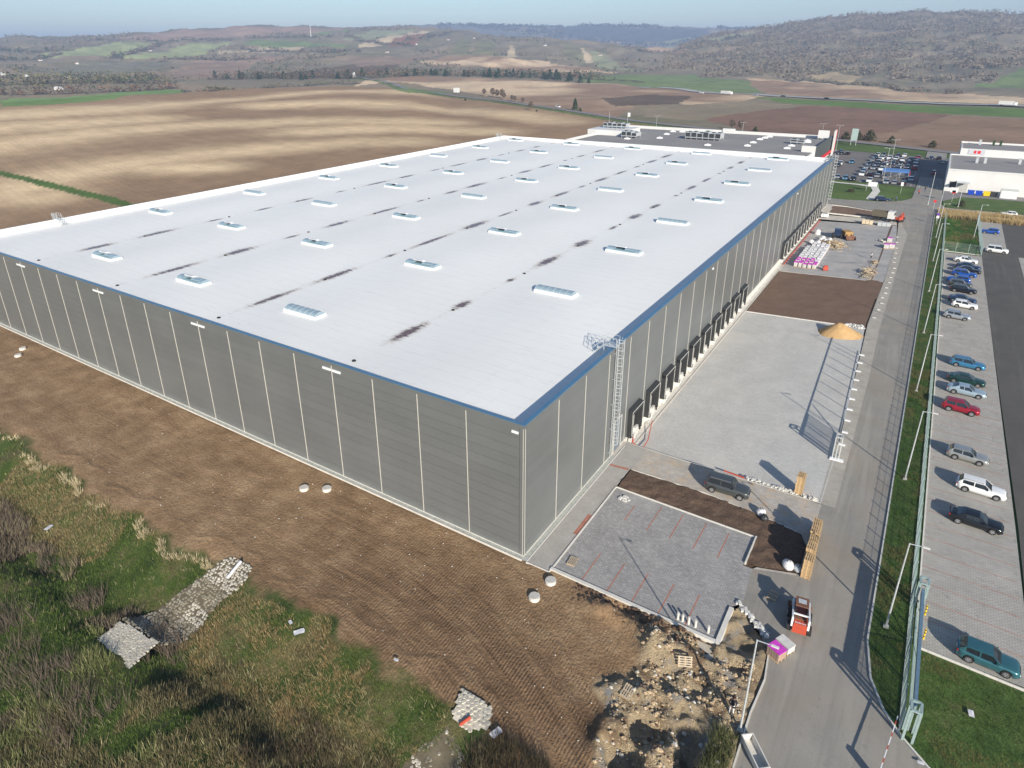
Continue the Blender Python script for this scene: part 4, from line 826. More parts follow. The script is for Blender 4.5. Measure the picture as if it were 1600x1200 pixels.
near_cars=[('sedan','white',37.0,137.6,R(-8),'white saloon at the far end of the car park row, beside the cross fence'),
('sedan','navy',37.4,132.2,R(-8),'dark navy saloon parked second in the far end group, next to the white saloon'),
('sedan','black',37.4,129.0,R(-6),'black saloon parked between the navy saloon and the bright blue estate'),
('estate','blue',36.6,125.6,R(-4),'bright blue estate car facing the lane in the far group'),
('hatch','blue',35.6,120.4,math.pi,'bright blue hatchback reversed in, facing the fence'),
('hatch','grey',35.9,117.0,R(-4),'dark grey hatchback squeezed between the reversed blue hatchback and the black estate'),
('estate','black',36.4,113.2,R(-5),'black estate car with silver roof rails in the far group'),
('sedan','navy',36.2,106.4,R(-4),'dark saloon parked just behind the small white hatchback'),
('hatch','white',36.6,103.0,R(-3),'small white hatchback nosing towards the lane beside the dark saloon'),
('hatch','silver',35.4,95.7,R(-3),'silver hatchback standing alone after the small white hatchback'),
('estate','skyblue',36.8,72.8,R(-2),'sky blue estate car parked in the middle of the car park'),
('sedan','green',36.6,66.2,R(-3),'dark green saloon beside the pale blue saloon'),
('sedan','paleblue',36.6,62.2,R(-2),'pale blue metallic saloon beside the red crossover'),
('suv','red',35.9,56.0,R(-3),'red crossover with dark wheels, the only red car in the near rows'),
('hatch','beige',36.6,42.8,R(-3),'champagne silver hatchback with black wheels'),
('estate','white',37.8,36.0,R(-3),'white estate car with black wheels beside the black saloon'),
('sedan','black',37.2,29.2,R(-3),'glossy black saloon with silver wheels'),
('hatch','teal',37.7,9.7,R(-2),'teal metallic liftback parked nearest the camera by the grass edge')]
for k,c_,x,y,rz,lb in near_cars: place_car(k,c_,x,y,rz,lb)
place_car('hatch','blue',42.6,172.4,math.pi,'bright blue car parked beyond the green east fence',group=None or 'cars beyond the cross fence')
place_car('van','white',43.4,151.2,R(-5),'white family car parked just beyond the corner of the cross fence',group='cars beyond the cross fence')
place_car('hatch','white',48.0,199.6,math.pi+R(2),'white car driving along the side road behind the dry reeds',group='cars on the side road')
place_car('estate','navy',14.4,204.6,R(5),'dark estate car standing with its tailgate to the two people by the junction',group='cars on the side road')
place_car('offroad','grey',14.0,20.9,R(3),'dark grey off-road car on the driveway beside the dock yard','off-road car',group='vehicles on the building site')
# far car park: one mesh per car
def lowcar():
    mb=MB(); L_,W=4.4,1.8
    prof=[(-2.2,.35),(-2.15,.95),(-1.9,1.0),(-1.5,1.45),(.3,1.45),(.95,.97),(2.0,.85),(2.2,.6),(2.2,.3)]
    n=len(prof); V=[(x,-W/2*(.8 if z>1.2 else 1),z) for x,z in prof]+[(x,W/2*(.8 if z>1.2 else 1),z) for x,z in prof]
    F=[(i,n+i,n+(i+1)%n,(i+1)%n) for i in range(n)]; mb.add(V,[F[0],F[1],F[3],F[5],F[6],F[7],F[8]],0); mb.add(V,[F[2],F[4]],1)
    mb.add(V,[tuple(range(n)),tuple(range(2*n-1,n-1,-1))],0)
    for s_ in(-1,1):
        mb.add([(-1.6,s_*.91,.98),(.72,s_*.91,.98),(.25,s_*.745,1.38),(-1.4,s_*.745,1.38)],[(0,1,2,3)],1)
        for x in(-1.35,1.35): mb.tube((x,s_*.9-.1,.32),(x,s_*.9+.1,.32),.32,10,mi=2)
        mb.cb((2.17,s_*.6,.66),(.08,.4,.14),3); mb.cb((-2.17,s_*.65,.8),(.06,.3,.16),4)
    return mb.mesh('parked_car',[PC['white'],M['glass'],M['tyre'],M['lamp_clear'],M['lamp_red']])
LC=lowcar()
for n in range(1): pass
cmap=dict(w=('white','white'),k=('black','black'),b=('navy','dark blue'),s=('silver','silver'),c=('skyblue','light blue'),r=('red','red'))
LOT=[(-17.2,312.3,'w'),(-14.5,311.4,'k'),(-12,313.3,'k'),(-13.0,321.5,'b'),(-9.1,314.1,'k'),(-7.9,279.7,'w'),(-8.1,273.4,'k'),(-4.1,286.2,'c'),(-4.1,242.8,'s'),(-1.2,241.3,'c'),(1.6,240.4,'k'),(7.2,240.0,'w'),(12.7,240.0,'s'),(15.4,240.0,'s'),(18.3,240.0,'k'),(20.1,250.8,'s'),(3.2,254.0,'w'),(5.9,254.7,'k'),(8.7,253.0,'s'),(11.5,252,'s'),(2.9,273.1,'s'),(5.6,272.6,'s'),(8.6,271.7,'w'),(8.7,261.8,'k'),(2.9,263.5,'c'),(3,284.0,'b'),(5.9,283.6,'b'),(8.6,282.1,'k'),(3,297.8,'s'),(5.7,298.2,'w'),(5.8,291.5,'k'),(8.7,294.9,'r'),(9.1,288.3,'w'),(3.5,315,'w'),(3.2,308.5,'b'),(6.1,305.4,'w'),(5.8,319.8,'k'),(8.8,308.3,'w'),(11.7,298.4,'b'),(11.5,290.1,'b'),(11.6,319.5,'b'),(14.2,319.5,'w'),(11.6,305.3,'w'),(14.2,303.4,'w'),(14.3,293.9,'k'),(14.4,280.9,'w'),(14.2,274.3,'b'),(17,274.5,'r'),(17.2,282.5,'b'),(17.3,306.5,'k'),(17,296.5,'b'),(19.7,290.3,'k'),(19.8,315.8,'r'),(20.0,306.9,'w'),(19.8,298.1,'w'),(20.0,281.0,'r'),(24.8,317.7,'b'),(27.8,317.1,'k'),(29.6,305.7,'s'),(27.0,271.8,'r')]
rows_={}
def rowkey(x,y):
    return min(range(8),key=lambda i:abs(y-(240.5,253,262.5,273,283,294,305,316)[i]))
inlot=[q for q in LOT if -1.9<q[0]<22 and not(q[0]<2 and q[1]>260)]
for q in inlot: rows_.setdefault(rowkey(q[0],q[1]),[]).append(q[0])
ORD=['first','second','third','fourth','fifth','sixth','seventh','eighth','ninth','tenth','eleventh','twelfth','thirteenth','fourteenth','fifteenth','sixteenth']
for x,y,c_ in LOT:
    o=link('parked_car',LC,None,(x,y,.01)); o.rotation_euler=(0,0,R(90)+R(rnd.uniform(-3,3))+(math.pi if rnd.random()<.6 else 0)); s_=rnd.uniform(.93,1.04); o.scale=(s_,s_,s_*rnd.uniform(.95,1.15))
    o.material_slots[0].link='OBJECT'; o.material_slots[0].material=PC[cmap[c_][0]]
    where='on the left side of the store car park' if x<22 and x>-6 else ('beside the entrance of the flat-roofed store' if x<-6 else 'in the shade beside the white store')
    if (x,y,c_) in inlot: k_=rowkey(x,y); where=f'{ORD[sorted(rows_[k_]).index(x)+0]} from left in the {ORD[k_]} row of the store car park'
    else: where+=f', {ORD[LOT.index((x,y,c_))%16]} along' if x<22 else ''
    tag(o,f'{cmap[c_][1]} car, {where}','car','cars at the stores')
for k,o in PROTO.items():
    def rm(ob):
        for ch in list(ob.children): rm(ch)
        bpy.data.objects.remove(ob)
    rm(o)
# ------------------------------------------------------------------ stores
M['store_white']=plain('store_cladding',(.66,.66,.65),.5,var=.04,sc=.3); M['store_roof']=worldmat('store_roof',[(.3,(.235,.225,.22)),(.7,(.29,.28,.275))],.08,streak=[(.02,.5,.6,.75,(.2,.19,.19),.4)])
M['charcoal']=plain('charcoal_cladding',(.075,.085,.085),.5); M['store_red']=plain('store_red',(.68,.025,.03),.5,var=.03)
st=empty('store_building','long flat-roofed store with white parapets and a red and charcoal front behind the hall','building')
SX0,SX1,SY0,SY1,SZ=-121,-16.5,238,311,7.6
mb=MB(); mb.box(SX0,SX1,SY0,SY1,-.3,SZ-.6); mb.obj('walls',M['store_white'],st)
mb=MB(); mb.box(SX0+.3,SX1-.3,SY0+.3,SY1-.3,SZ-.6,SZ-.5); mb.obj('roof',M['store_roof'],st)
mb=MB(); mb.box(SX0,SX1,SY1-.4,SY1,SZ-.6,SZ+.9); mb.box(SX0,SX0+.4,SY0,SY1-.4,SZ-.6,SZ+.7); mb.box(SX0,SX1,SY0,SY0+.4,SZ-.6,SZ+.6); mb.box(-68,-62,SY1-1,SY1+.4,SZ-.6,SZ+1.8); mb.obj('parapet',M['store_white'],st)
mb=MB(); mb.box(SX1,SX1+.35,262,310,2.6,SZ+1.2); mb.obj('charcoal_front',M['charcoal'],st)
mb=MB(); mb.box(SX1+.0,SX1+.9,262,311,1.4,2.6); mb.obj('red_band',M['store_red'],st)
mb=MB(); mb.box(SX1-4.5,SX1+.8,257.6,258.4,-.1,SZ+2.0); mb.obj('end_wall',M['store_white'],st)
mb=MB(); mb.box(SX1+1.0,SX1+1.4,306,311.5,-.1,11.4); py_=mb.obj('sign_pylon',M['store_white'],st); mb=MB(); mb.box(SX1+.95,SX1+1.5,311.5,312.1,-.1,11.4); mb.obj('red_edge',M['store_red'],py_)
mb=MB(); mb.box(-22.2,-17.4,305,305.4,8.0,11.4); fr=mb.obj('roof_sign',M['store_white'],st); mb=MB()
for x in (-22,-19.8,-17.6): mb.bar((x,305.6,7),(x,305.6,11),.15); mb.bar((x,309,7),(x,305.6,10.8),.12)
mb.obj('sign_frame',M['galv'],fr)
mb=MB(); mb.box(-126,-106,272,293,-.2,9.6); mb.obj('plant_room',M['store_white'],st); 
def vent(x,y,z,w_,d_,h_,label=None,name='rooflight'):
    mb=MB(); mb.box(-w_/2,w_/2,-d_/2,d_/2,0,h_*.5); mb.add([(-w_/2,-d_/2,h_*.5),(w_/2,-d_/2,h_*.5),(w_/2,d_/2,h_*.5),(-w_/2,d_/2,h_*.5),(0,0,h_)],[(0,1,4),(1,2,4),(2,3,4),(3,0,4)]); return mb.obj(name,M['white_paint'],st,(x,y,z))
for x,y in [(-90.3,289.7),(-91.7,303),(-87,304),(-74.4,284),(-87.6,272.4),(-45.1,291.0),(-44.4,298.3),(-44.9,277.2),(-43.5,304.0),(-44.4,264.6),(-27.8,264.5),(-27.8,274.2),(-28.4,292.2),(-25,296.6),(-23.9,290.8),(-100,262),(-60,258)]: vent(x,y,SZ-.5,2.6,1.6,.9)
def hvac(name,x,y,z,w_,d_,h_,n,label):
    par=empty(name,label,'ventilation unit',(x,y,z)); mb=MB()
    for q in np.linspace(-w_/2+.3,w_/2-.3,n+1):
        for s_ in(-d_/2+.2,d_/2-.2): mb.bar((q,s_,0),(q,s_,.9),.14)
    mb.bar((-w_/2,-d_/2+.2,.9),(w_/2,-d_/2+.2,.9),.2); mb.bar((-w_/2,d_/2-.2,.9),(w_/2,d_/2-.2,.9),.2); mb.obj('steel_base',M['galv'],par)
    for k in range(n):
        a_=-w_/2+w_*k/n; mb=MB(); hh=h_*rnd.uniform(.75,1.1); mb.box(a_+.1,a_+w_/n-.1,-d_/2,d_/2,1.0,1.0+hh); u=mb.obj('housing',M['galv'],par)
        mb=MB(); mb.box(a_+.25,a_+w_/n-.25,-d_/2-.04,-d_/2,1.2,.85+hh); mb.obj('grille',M['dark_metal'],u); mb=MB(); mb.tube((a_+w_/n/2,0,1+hh),(a_+w_/n/2,0,1.35+hh),w_/n*.28,10); mb.obj('fan_cowl',M['dark_metal'],u)
    return par
hvac('rooftop_unit',-68,279,SZ-.5,17,6,2.6,6,'large row of galvanised ventilation units on the middle of the grey store roof')
hvac('rooftop_unit',-115.5,284,9.6,13,5,1.6,5,'ventilation units on top of the white plant room at the left end of the store')
hvac('rooftop_unit',-101,269,SZ-.5,8,6,2.2,3,'galvanised units on the store roof just right of the white plant room')
hvac('rooftop_unit',-27,283,SZ-.5,6,3,1.2,2,'small pale rooftop unit near the right end of the store roof')
mb=MB(); mb.box(-129,-124.6,250,255,-.2,6); tag(mb.obj('transformer_hut',M['store_white']),'small white flat-roofed hut left of the store behind the hall','hut')
s2=empty('store_building','white two-level store with grey flat roofs at the right edge beside the small car park','building')
mb=MB(); mb.box(31,100,234.6,277,-.2,7.2); mb.obj('walls',M['store_white'],s2); mb=MB(); mb.box(31.4,100,235,277,7.2,7.25); mb.obj('roof',M['store_roof'],s2)
mb=MB(); mb.box(30.95,100,234.5,235,7.2,7.7); mb.box(30.95,31.4,235,277,7.2,7.7); mb.box(31,34.2,277,277.4,7.2,7.7); mb.obj('parapet',M['store_white'],s2)
mb=MB(); mb.box(34.2,100,277,297,-.2,10.0); up_=mb.obj('upper_block',M['store_white'],s2); mb=MB(); mb.box(34.4,100,277.3,296.6,10,10.05); mb.obj('roof',M['store_roof'],up_); mb=MB(); mb.box(34.2,100,296.6,297,10,10.7); mb.box(34.2,34.5,277,296.6,10,10.5); mb.obj('parapet',M['store_white'],up_)
mb=MB(); mb.box(36.8,42.2,276.86,276.95,7.9,9.8); sg=mb.obj('wall_sign',plain('sign_grey',(.5,.52,.56),.5),s2); mb=MB(); mb.box(38.6,39.4,276.8,276.84,8.3,9.4); mb.box(39.8,40.8,276.8,276.84,8.3,9.4); mb.obj('red_emblem',M['store_red'],sg)
for k,(x,y) in enumerate([(39.5,258),(42,258.5),(45,292),(47.3,292),(52.5,262),(40.5,293)]):
    mb=MB(); mb.cb((0,0,.9),(.8,.8,1.8)); mb.cb((0,0,1.95),(1.0,1.0,.2)); mb.obj('roof_vent',M['leafgreen'] if k in(2,3) else M['galv'],s2,(x,y,7.2 if y<277 else 10))
mb=MB(); mb.box(32.4,34.4,234.4,234.58,1.4,3.4); mb.obj('window',M['dark_metal'],s2)
mb=MB(); mb.box(34.2,38,231,234.58,3.6,3.8); cp=mb.obj('canopy',M['galv'],s2); mb=MB(); mb.bar((34.3,231.1,0),(34.3,231.1,3.6),.1); mb.bar((37.9,231.1,0),(37.9,231.1,3.6),.1); mb.obj('canopy_posts',M['galv'],cp)
mb=MB(); mb.box(34.5,37.7,234.3,234.57,0,3.3); mb.obj('gate_door',M['dockdoor'],s2)
for i,(x,c_,lb) in enumerate([(38.9,'blue_bin','left blue paper container of the two by the white store'),(41.1,'blue_bin','right blue paper container of the two by the white store'),(43.3,'yellow','yellow recycling container beside the two blue ones'),(45.2,'dark_metal','black waste container between the yellow one and the white kiosk')]):
    r_=empty('waste_container',lb,'container',(x,230.6,0)); mb=MB(); mb.add([(-.85,-.5,.2),(.85,-.5,.2),(.85,.5,.2),(-.85,.5,.2),(-.95,-.6,1.5),(.95,-.6,1.5),(.95,.6,1.5),(-.95,.6,1.5)],[(3,2,1,0),(4,5,6,7),(0,1,5,4),(1,2,6,5),(2,3,7,6),(3,0,4,7)]); mb.obj('bin_body',M[c_],r_); mb=MB(); mb.box(-1,1,-.65,.65,1.5,1.66); mb.obj('lid',M[c_],r_)
k_=empty('kiosk','white ribbed steel kiosk next to the waste containers','kiosk',(49.2,230.4,0)); mb=MB(); mb.box(-2.3,2.3,-1.4,1.4,.05,2.7); mb.obj('cabinet',M['store_white'],k_); mb=MB(); mb.box(-2.4,2.4,-1.5,1.5,2.7,2.85); mb.obj('roof',M['galv'],k_)
for k in range(3): mb=MB(); mb.box(-2.0+1.4*k,-.8+1.4*k,-1.44,-1.4,.2,2.5); mb.obj('door',M['white_paint'],k_)
# trolley shelter
ts=empty('trolley_shelter','blue-roofed trolley shelter among the cars of the store car park','shelter',(14.6,257,0)); mb=MB(); a_=arc(3.0,1.0,6)
mb.add([(-4.5,y,2.2+z) for y,z in a_]+[(4.5,y,2.2+z) for y,z in a_],[(i,7+i,8+i,i+1) for i in range(6)]); mb.obj('roof',M['skyroof'] if 'skyroof' in M else plain('shelter_blue',(.08,.18,.42),.3),ts); mb=MB()
for x in(-4.4,-1.5,1.5,4.4):
    for y in(-2.9,2.9): mb.bar((x,y,0),(x,y,2.2),.1)
for z in(.5,1.0): mb.bar((-4.4,-2.9,z),(4.4,-2.9,z),.06); mb.bar((-4.4,2.9,z),(4.4,2.9,z),.06)
mb.obj('posts',M['galv'],ts); mb=MB(); mb.cb((4.7,0,1.2),(.1,5.4,2.2)); mb.obj('side_panel',M['store_red'],ts)
# ------------------------------------------------------------------ lamp posts
def lamp(x,y,h,rz,label,arm=1.25,group='street lamps along the grass strip',double=False,z=0):
    r_=empty('street_lamp',label,'street lamp',(x,y,z),rz,group); mb=MB(); mb.tube((0,0,0),(0,0,h),.085,8,.05); mb.obj('pole',M['galv'],r_)
    mb=MB(); sides=(1,-1) if double else (1,)
    for s_ in sides: mb.tube((0,0,h-.05),(s_*arm*.75,0,h+.06),.035,6)
    mb.obj('arm',M['galv'],r_)
    for s_ in sides: mb=MB(); mb.cb((s_*(arm*.75+.22),0,h+.07),(.5,.17,.08)); mb.obj('lamp_head',M['white_dirty'],r_)
    mb=MB(); mb.cb((0,0,.08),(.4,.4,.16)); mb.obj('footing',M['concrete'],r_); return r_
ordn=['nearest the gate','second from the gate','third from the gate','fourth from the gate','fifth from the gate','sixth from the gate','seventh from the gate']
for k,y in enumerate([9.4,34.3,59.5,84.7,110.2,135,160]): lamp(30.6,y,9.0,0,f'tall grey street lamp on the grass strip, {ordn[k]}')
lamp(22.5,-6.8,8.9,0,'grey street lamp standing in the weeds beside the diggings and the person',group='street lamps on the left side of the road')
lamp(30.2,182,9.0,0,'street lamp at the far end of the grass strip by the no stopping sign'); lamp(38.9,164.5,8.8,0,'street lamp inside the fenced lawn beside the green fence',group='lamps of the far lawn')
lamp(27.3,205.3,10,R(90),'tall thin lamp by the mouth of the side road',group='lamps by the junction'); lamp(35.4,206.5,10,R(90),'tall thin lamp on the grass in front of the white store',group='lamps by the junction')
for x,y,l_ in [(11.4,275.5,'double-headed car park lamp in the middle of the parked cars'),(11.3,246.0,'double-headed car park lamp next to the blue trolley shelter'),(-16,327,'double-headed lamp behind the sign pylon'),(-60,318,'double-headed lamp behind the store roof'),(-112,333,'thin lamp behind the left end of the store'),(-24,331,'lamp behind the right end of the store parapet')]: lamp(x,y,12,R(20),l_,1.6,'double lamps round the stores',True)
# ------------------------------------------------------------------ fences
def wire_mesh(wid,h,step=.10,t_=.010):
    mb=MB(); n=round(wid/step)
    for i in range(n+1):
        x=wid*i/n; mb.bar((0,x,.05),(0,x,h),t_,t_)
    for i in range(int(h/.4)+1): mb.bar((0,0,.06+i*.4*.98),(0,wid,.06+i*.4*.98),t_*1.4,t_*1.4)
    return mb.mesh('mesh_panel',[M['fence_green']])
M['fence_green']=plain('fence_grey_green',(.34,.44,.43),.45,.2); FH=2.45
fp=wire_mesh(2.5,FH); mb=MB(); mb.tube((0,0,0),(0,0,FH+.05),.05,6); fpost=mb.mesh('post',[M['fence_green']]); mb=MB(); mb.box(-.03,.03,0,2.5,-.02,.16); kick=mb.mesh('base_board',[M['concrete_pale']])
def fence(name,p,q,label,gl='grey-green wire mesh fences'):
    L_=math.hypot(q[0]-p[0],q[1]-p[1]); n=max(1,round(L_/2.5)); r_=empty(name,label,'fence',(*p,0),math.atan2(q[1]-p[1],q[0]-p[0])-math.pi/2,gl); s_=L_/n
    for i in range(n+1): link('post',fpost,r_,(0,i*s_,0))
    for i in range(n):
        o=link('mesh_panel',fp,r_,(0,i*s_,0)); o.scale=(1,s_/2.5,1); o=link('base_board',kick,r_,(0,i*s_,0)); o.scale=(1,s_/2.5,1)
    return r_
fence('mesh_fence',(32.2,-1.0),(32.2,186.5),'long grey-green wire mesh fence between the grass strip and the car park')
fence('mesh_fence',(32.3,146.2),(40.1,146.2),'short wire mesh fence crossing the lawn at the end of the parked cars')
fence('mesh_fence',(40.1,145.2),(40.1,188.0),'wire mesh fence along the right side of the fenced lawn')
# cantilever sliding gate, big one by the grass strip (open)
def sliding_gate(label,x,y0,y1,h,tail,z=0.0,dense=True,name='sliding_gate',grp=None,topw=.28):
    r_=empty(name,label,'gate',(x,y0,z),0,grp); L_=y1-y0
    mb=MB(); mb.box(-.11,.11,0,L_,h-topw,h+.06); mb.obj('top_beam',M['gate_blue'],r_)
    mb=MB(); mb.bar((0,0,.25),(0,L_,.25),.12); 
    for y in (0,L_*.33,L_*.66,L_): mb.bar((0,y,.2),(0,y,h),.10)
    mb.bar((0,L_,h-.2),(0,L_*.66,.25),.07); mb.bar((0,L_*.33,h-.2),(0,L_*.66,.25),.07); mb.obj('frame',M['fence_green'],r_)
    if dense:
        mb=MB(); n=int(L_*.66/.11)
        for i in range(n): mb.bar((0,i*.11+.1,.25),(0,i*.11+.1,h-.25),.022)
        o=mb.obj('infill_bars',M['fence_green'],r_); o['kind']='stuff'
    return r_
M['gate_blue']=plain('gate_steel',(.22,.33,.42),.35,.5)
sliding_gate('long cantilever sliding gate with thick top beam, open along the grass strip',32.72,-.4,12.6,2.65,0,topw=.5)
gp=empty('gate_portal','twin steel gate portal posts at the near end of the sliding gate','gate post',(32.75,-1.2,0)); mb=MB()
for s_ in(-.3,.3):
    for yy in (0,.9): mb.bar((s_,yy,0),(s_,yy,3.0),.16,.16)
    mb.bar((s_,0,3.0),(s_,.9,3.0),.16)
mb.bar((-.3,0,3.0),(.3,0,3.0),.16); mb.bar((-.3,.9,3.0),(.3,.9,3.0),.16); mb.obj('posts',M['fence_green'],gp)
mb=MB(); mb.tube((-.15,0,2.9),(.15,0,2.9),.1,8); mb.tube((-.15,.9,.3),(.15,.9,.3),.1,8); mb.obj('rollers',M['dark_metal'],gp)
gp2=copytree(gp,(32.75,12.9,0),label='steel catch portal at the far end of the sliding gate')
for k,y in enumerate((12.7,9.7)):
    b=empty('bollard',['yellow and black bollard nearer the stained paving','yellow and black bollard nearer the grass edge'][k],'bollard',(33.35,y,0),0,'bollards by the sliding gate')
    mb=MB(); mb.tube((0,0,0),(0,0,1.1),.07,10,mi=0); mb.obj('post',M['yellow'],b)
    for z in(.25,.65,.95): mb=MB(); mb.tube((0,0,z),(0,0,z+.1),.074,10); mb.obj('black_band',M['black_rubber'],b)
# construction gate on the left of the road, posts on white footings
g2=empty('sliding_gate','unfinished grey steel sliding gate and guide frame along the dock yard edge','gate',(23.25,34.3,0),math.atan2(21.9-23.25,78-34.3)*-1)
mb=MB(); 
for z in (2.45,): mb.bar((0,0,z),(0,36,z),.10)
for k in range(10): mb.bar((0,4+k*3.4,0),(0,4+k*3.4,2.45),.09)
mb.bar((0,7,.15),(0,36,.15),.05,.06); mb.obj('frame',M['galv'],g2)
mb=MB(); mb.box(-.08,.08,0,6.2,.25,.45); mb.box(-.08,.08,0,6.2,2.3,2.5)
for y in(0,3.1,6.2): mb.bar((0,y,.3),(0,y,2.4),.10)
mb.bar((0,6.2,.4),(0,9.5,2.3),.08); mb.obj('gate_leaf',M['galv'],g2)
mb=MB(); 
for i in range(52): mb.bar((0,.12+i*.115,.4),(0,.12+i*.115,2.3),.03)
o=mb.obj('infill_bars',M['galv'],g2); o['kind']='stuff'
mb=MB()
for yy in(.2,1.1):
    for s_ in(-.35,.35): mb.bar((s_,yy,0),(s_,yy,3.0),.12)
    mb.bar((-.35,yy,3.0),(.35,yy,3.0),.12)
for s_ in(-.35,.35): mb.bar((s_,.2,3.0),(s_,1.1,3.0),.12)
mb.obj('portal',M['galv'],g2)
for k in range(10): mb=MB(); mb.box(-.05,.75,3.8+k*3.4,4.15+k*3.4,-.05,.10); mb.obj('footing',M['white_paint'],g2)
mb=MB(); mb.box(-.6,.9,-.2,.35,-.02,.12); mb.obj('footing',M['white_paint'],g2)
fence_=None
# kerbstones and small footings in a line beyond the sand heap
kb=MB(); kb.box(-.28,.28,-.12,.12,0,.12); kme=kb.mesh('footing_block',[M['white_dirty']])
for k,(x,y) in enumerate([(22.6,88),(22.9,93),(23.1,97.2),(22.9,100.8),(23.2,104.2),(23.1,108),(23.3,112),(23.3,116.1),(23.4,120),(23.4,124),(23.0,129),(22.9,133),(22.8,138),(22.6,143),(22.3,149),(22.0,155)]):
    tag(link('footing_block',kme,None,(x,y,0),rnd.uniform(-.2,.2)),f'pale concrete footing block, {ORD[k]} beyond the sand heap along the road','footing',group='footing blocks along the road')
# boom barrier
br=empty('boom_barrier','red and white boom barrier arm lowered across the road at the bottom','barrier',(31.2,-5.6,0),R(82)); mb=MB(); mb.box(-.2,.2,-.2,.2,0,1.05); mb.obj('cabinet',M['white_paint'],br)
am=MB(); am.box(0,5.4,-.03,.03,.92,1.0); arm_=am.obj('arm',M['white_paint'],br)
for k in range(4): mb=MB(); mb.box(.9+k*1.2,1.3+k*1.2,-.034,.034,.916,1.004); mb.obj('red_band',M['red_paint'],arm_)
# ------------------------------------------------------------------ manhole rings
def manhole(x,y,z,label,r_=.52,h=.35):
    o=empty('manhole',label,'manhole',(x,y,z)); mb=MB(); mb.tube((0,0,-.3),(0,0,h),r_,16); mb.obj('ring',M['concrete_pale'],o); mb=MB(); mb.tube((0,0,h),(0,0,h+.06),r_*.86,16); mb.obj('lid',M['concrete'],o)
for x,y,l_ in [(-96.6,-3.3,'far left concrete manhole nearer the wall'),(-94.2,-5.0,'far left concrete manhole farther from the wall'),(-26.6,-4.2,'left one of the two round concrete manholes on the soil halfway along the hall'),(-24.3,-2.9,'right one of the two round concrete manholes on the soil halfway along the hall'),(3.9,-1.6,'round concrete manhole close to the parking bay corner'),(3.6,-4.1,'round concrete manhole among the tread marks below the parking bay corner')]: manhole(x,y,float(znear(np.array(x),np.array(y)))-.05,l_)
# ------------------------------------------------------------------ pallets
def pallet_parts():
    P={}
    mb=MB(); mb.box(-.6,.6,-.05,.05,.118,.14); P['board']=mb.mesh('deck_board',[M['wood']])
    mb=MB(); mb.box(-.05,.05,-.4,.4,.02,.118); P['st']=mb.mesh('stringer',[M['wood']]); return P
PP=pallet_parts()
def loose_pallet(x,y,z,rx,ry,rz,label,grey=True):
    r_=empty('pallet',label,'pallet',(x,y,z)); r_.rotation_euler=(rx,ry,rz); r_['group']='loose pallets'
    for yy in(-.35,-.175,0,.175,.35):
        o=link('deck_board',PP['board'],r_,(0,yy,0))
        if grey: o.material_slots[0].link='OBJECT'; o.material_slots[0].material=M['wood_grey']
    for xx in(-.52,0,.52): link('stringer',PP['st'],r_,(xx,0,0))
loose_pallet(4.4,1.9,.02,0,0,R(95),'weathered pallet lying alone on the grey parking bay')
loose_pallet(21.7,7.8,.02,0,0,R(80),'pallet lying in the shadow of the skid steer loader')
loose_pallet(14.5,-8.6,.35,R(5),R(-6),R(85),'weathered pallet lying on the soil beside the pale heap')
loose_pallet(17.3,-3.7,.55,R(55),R(10),R(35),'pallet leaning tilted on the rubble heap below the parking bay')
def stackmesh():
    mb=MB()
    for yy in(-.35,-.175,0,.175,.35): mb.box(-.6,.6,yy-.055,yy+.055,.118,.14)
    for xx in(-.52,0,.52): mb.box(xx-.05,xx+.05,-.4,.4,.022,.118)
    for yy in(-.35,0,.35): mb.box(-.6,.6,yy-.05,yy+.05,0,.022)
    return mb.mesh('pallet',[M['wood']])
SM=stackmesh()
def pallet_stack(x,y,n,rz,lab,grp):
    ox=oy=0
    for k in range(n):
        ox=ox*.8+rnd.uniform(-.03,.03); oy=oy*.8+rnd.uniform(-.03,.03)
        o=link('pallet',SM,None,(x+ox,y+oy,.02+k*.144),rz+rnd.uniform(-.04,.04)); tag(o,('topmost pallet of ' if k==n-1 else ORD[k]+' pallet up in ')+lab,'pallet',grp)
pallet_stack(20.75,25.3,16,R(90),'the lone stack at the corner of the dock yard','pallets of the lone stack')
for k,(x,y,n) in enumerate([(23.75,12.2,15),(23.7,13.7,16),(23.65,15.1,15),(23.6,16.5,16),(23.6,17.9,15),(23.5,19.2,5)]):
    pallet_stack(x,y,n,R(90),['the nearest stack of the roadside row','the second stack of the roadside row','the third stack of the roadside row','the fourth stack of the roadside row','the fifth stack of the roadside row','the low far stack of the roadside row'][k],'pallets of the long row')
# big bags
def bag(x,y,r_,label,m='plastic_white',z=0):
    o=empty('big_bag',label,'bag',(x,y,z),rnd.uniform(0,3)); mb=MB(); mb.sphere((0,0,r_*.75),r_,12,8,(1,1,.9),jit=.10); mb.obj('sack',M[m],o,smooth=True); mb=MB(); 
    for a_ in range(4): mb.tube((.3*math.cos(a_*1.57),.3*math.sin(a_*1.57),r_*1.3),(.12*math.cos(a_*1.57+.4),.12*math.sin(a_*1.57+.4),r_*1.3+.25),.03,4)
    mb.obj('lifting_loops',M['dark_metal'],o)
bag(22.1,12.2,.55,'crumpled white big bag on the soil bed beside the pallet row'); bag(23.0,12.3,.45,'grey big bag next to the white one by the pallet row','galv')
bag(18.1,18.9,.5,'green and white big bag at the edge of the soil bed by the driveway'); bag(18.6,18.2,.42,'dark small sack leaning against the green and white bag','dark_metal')
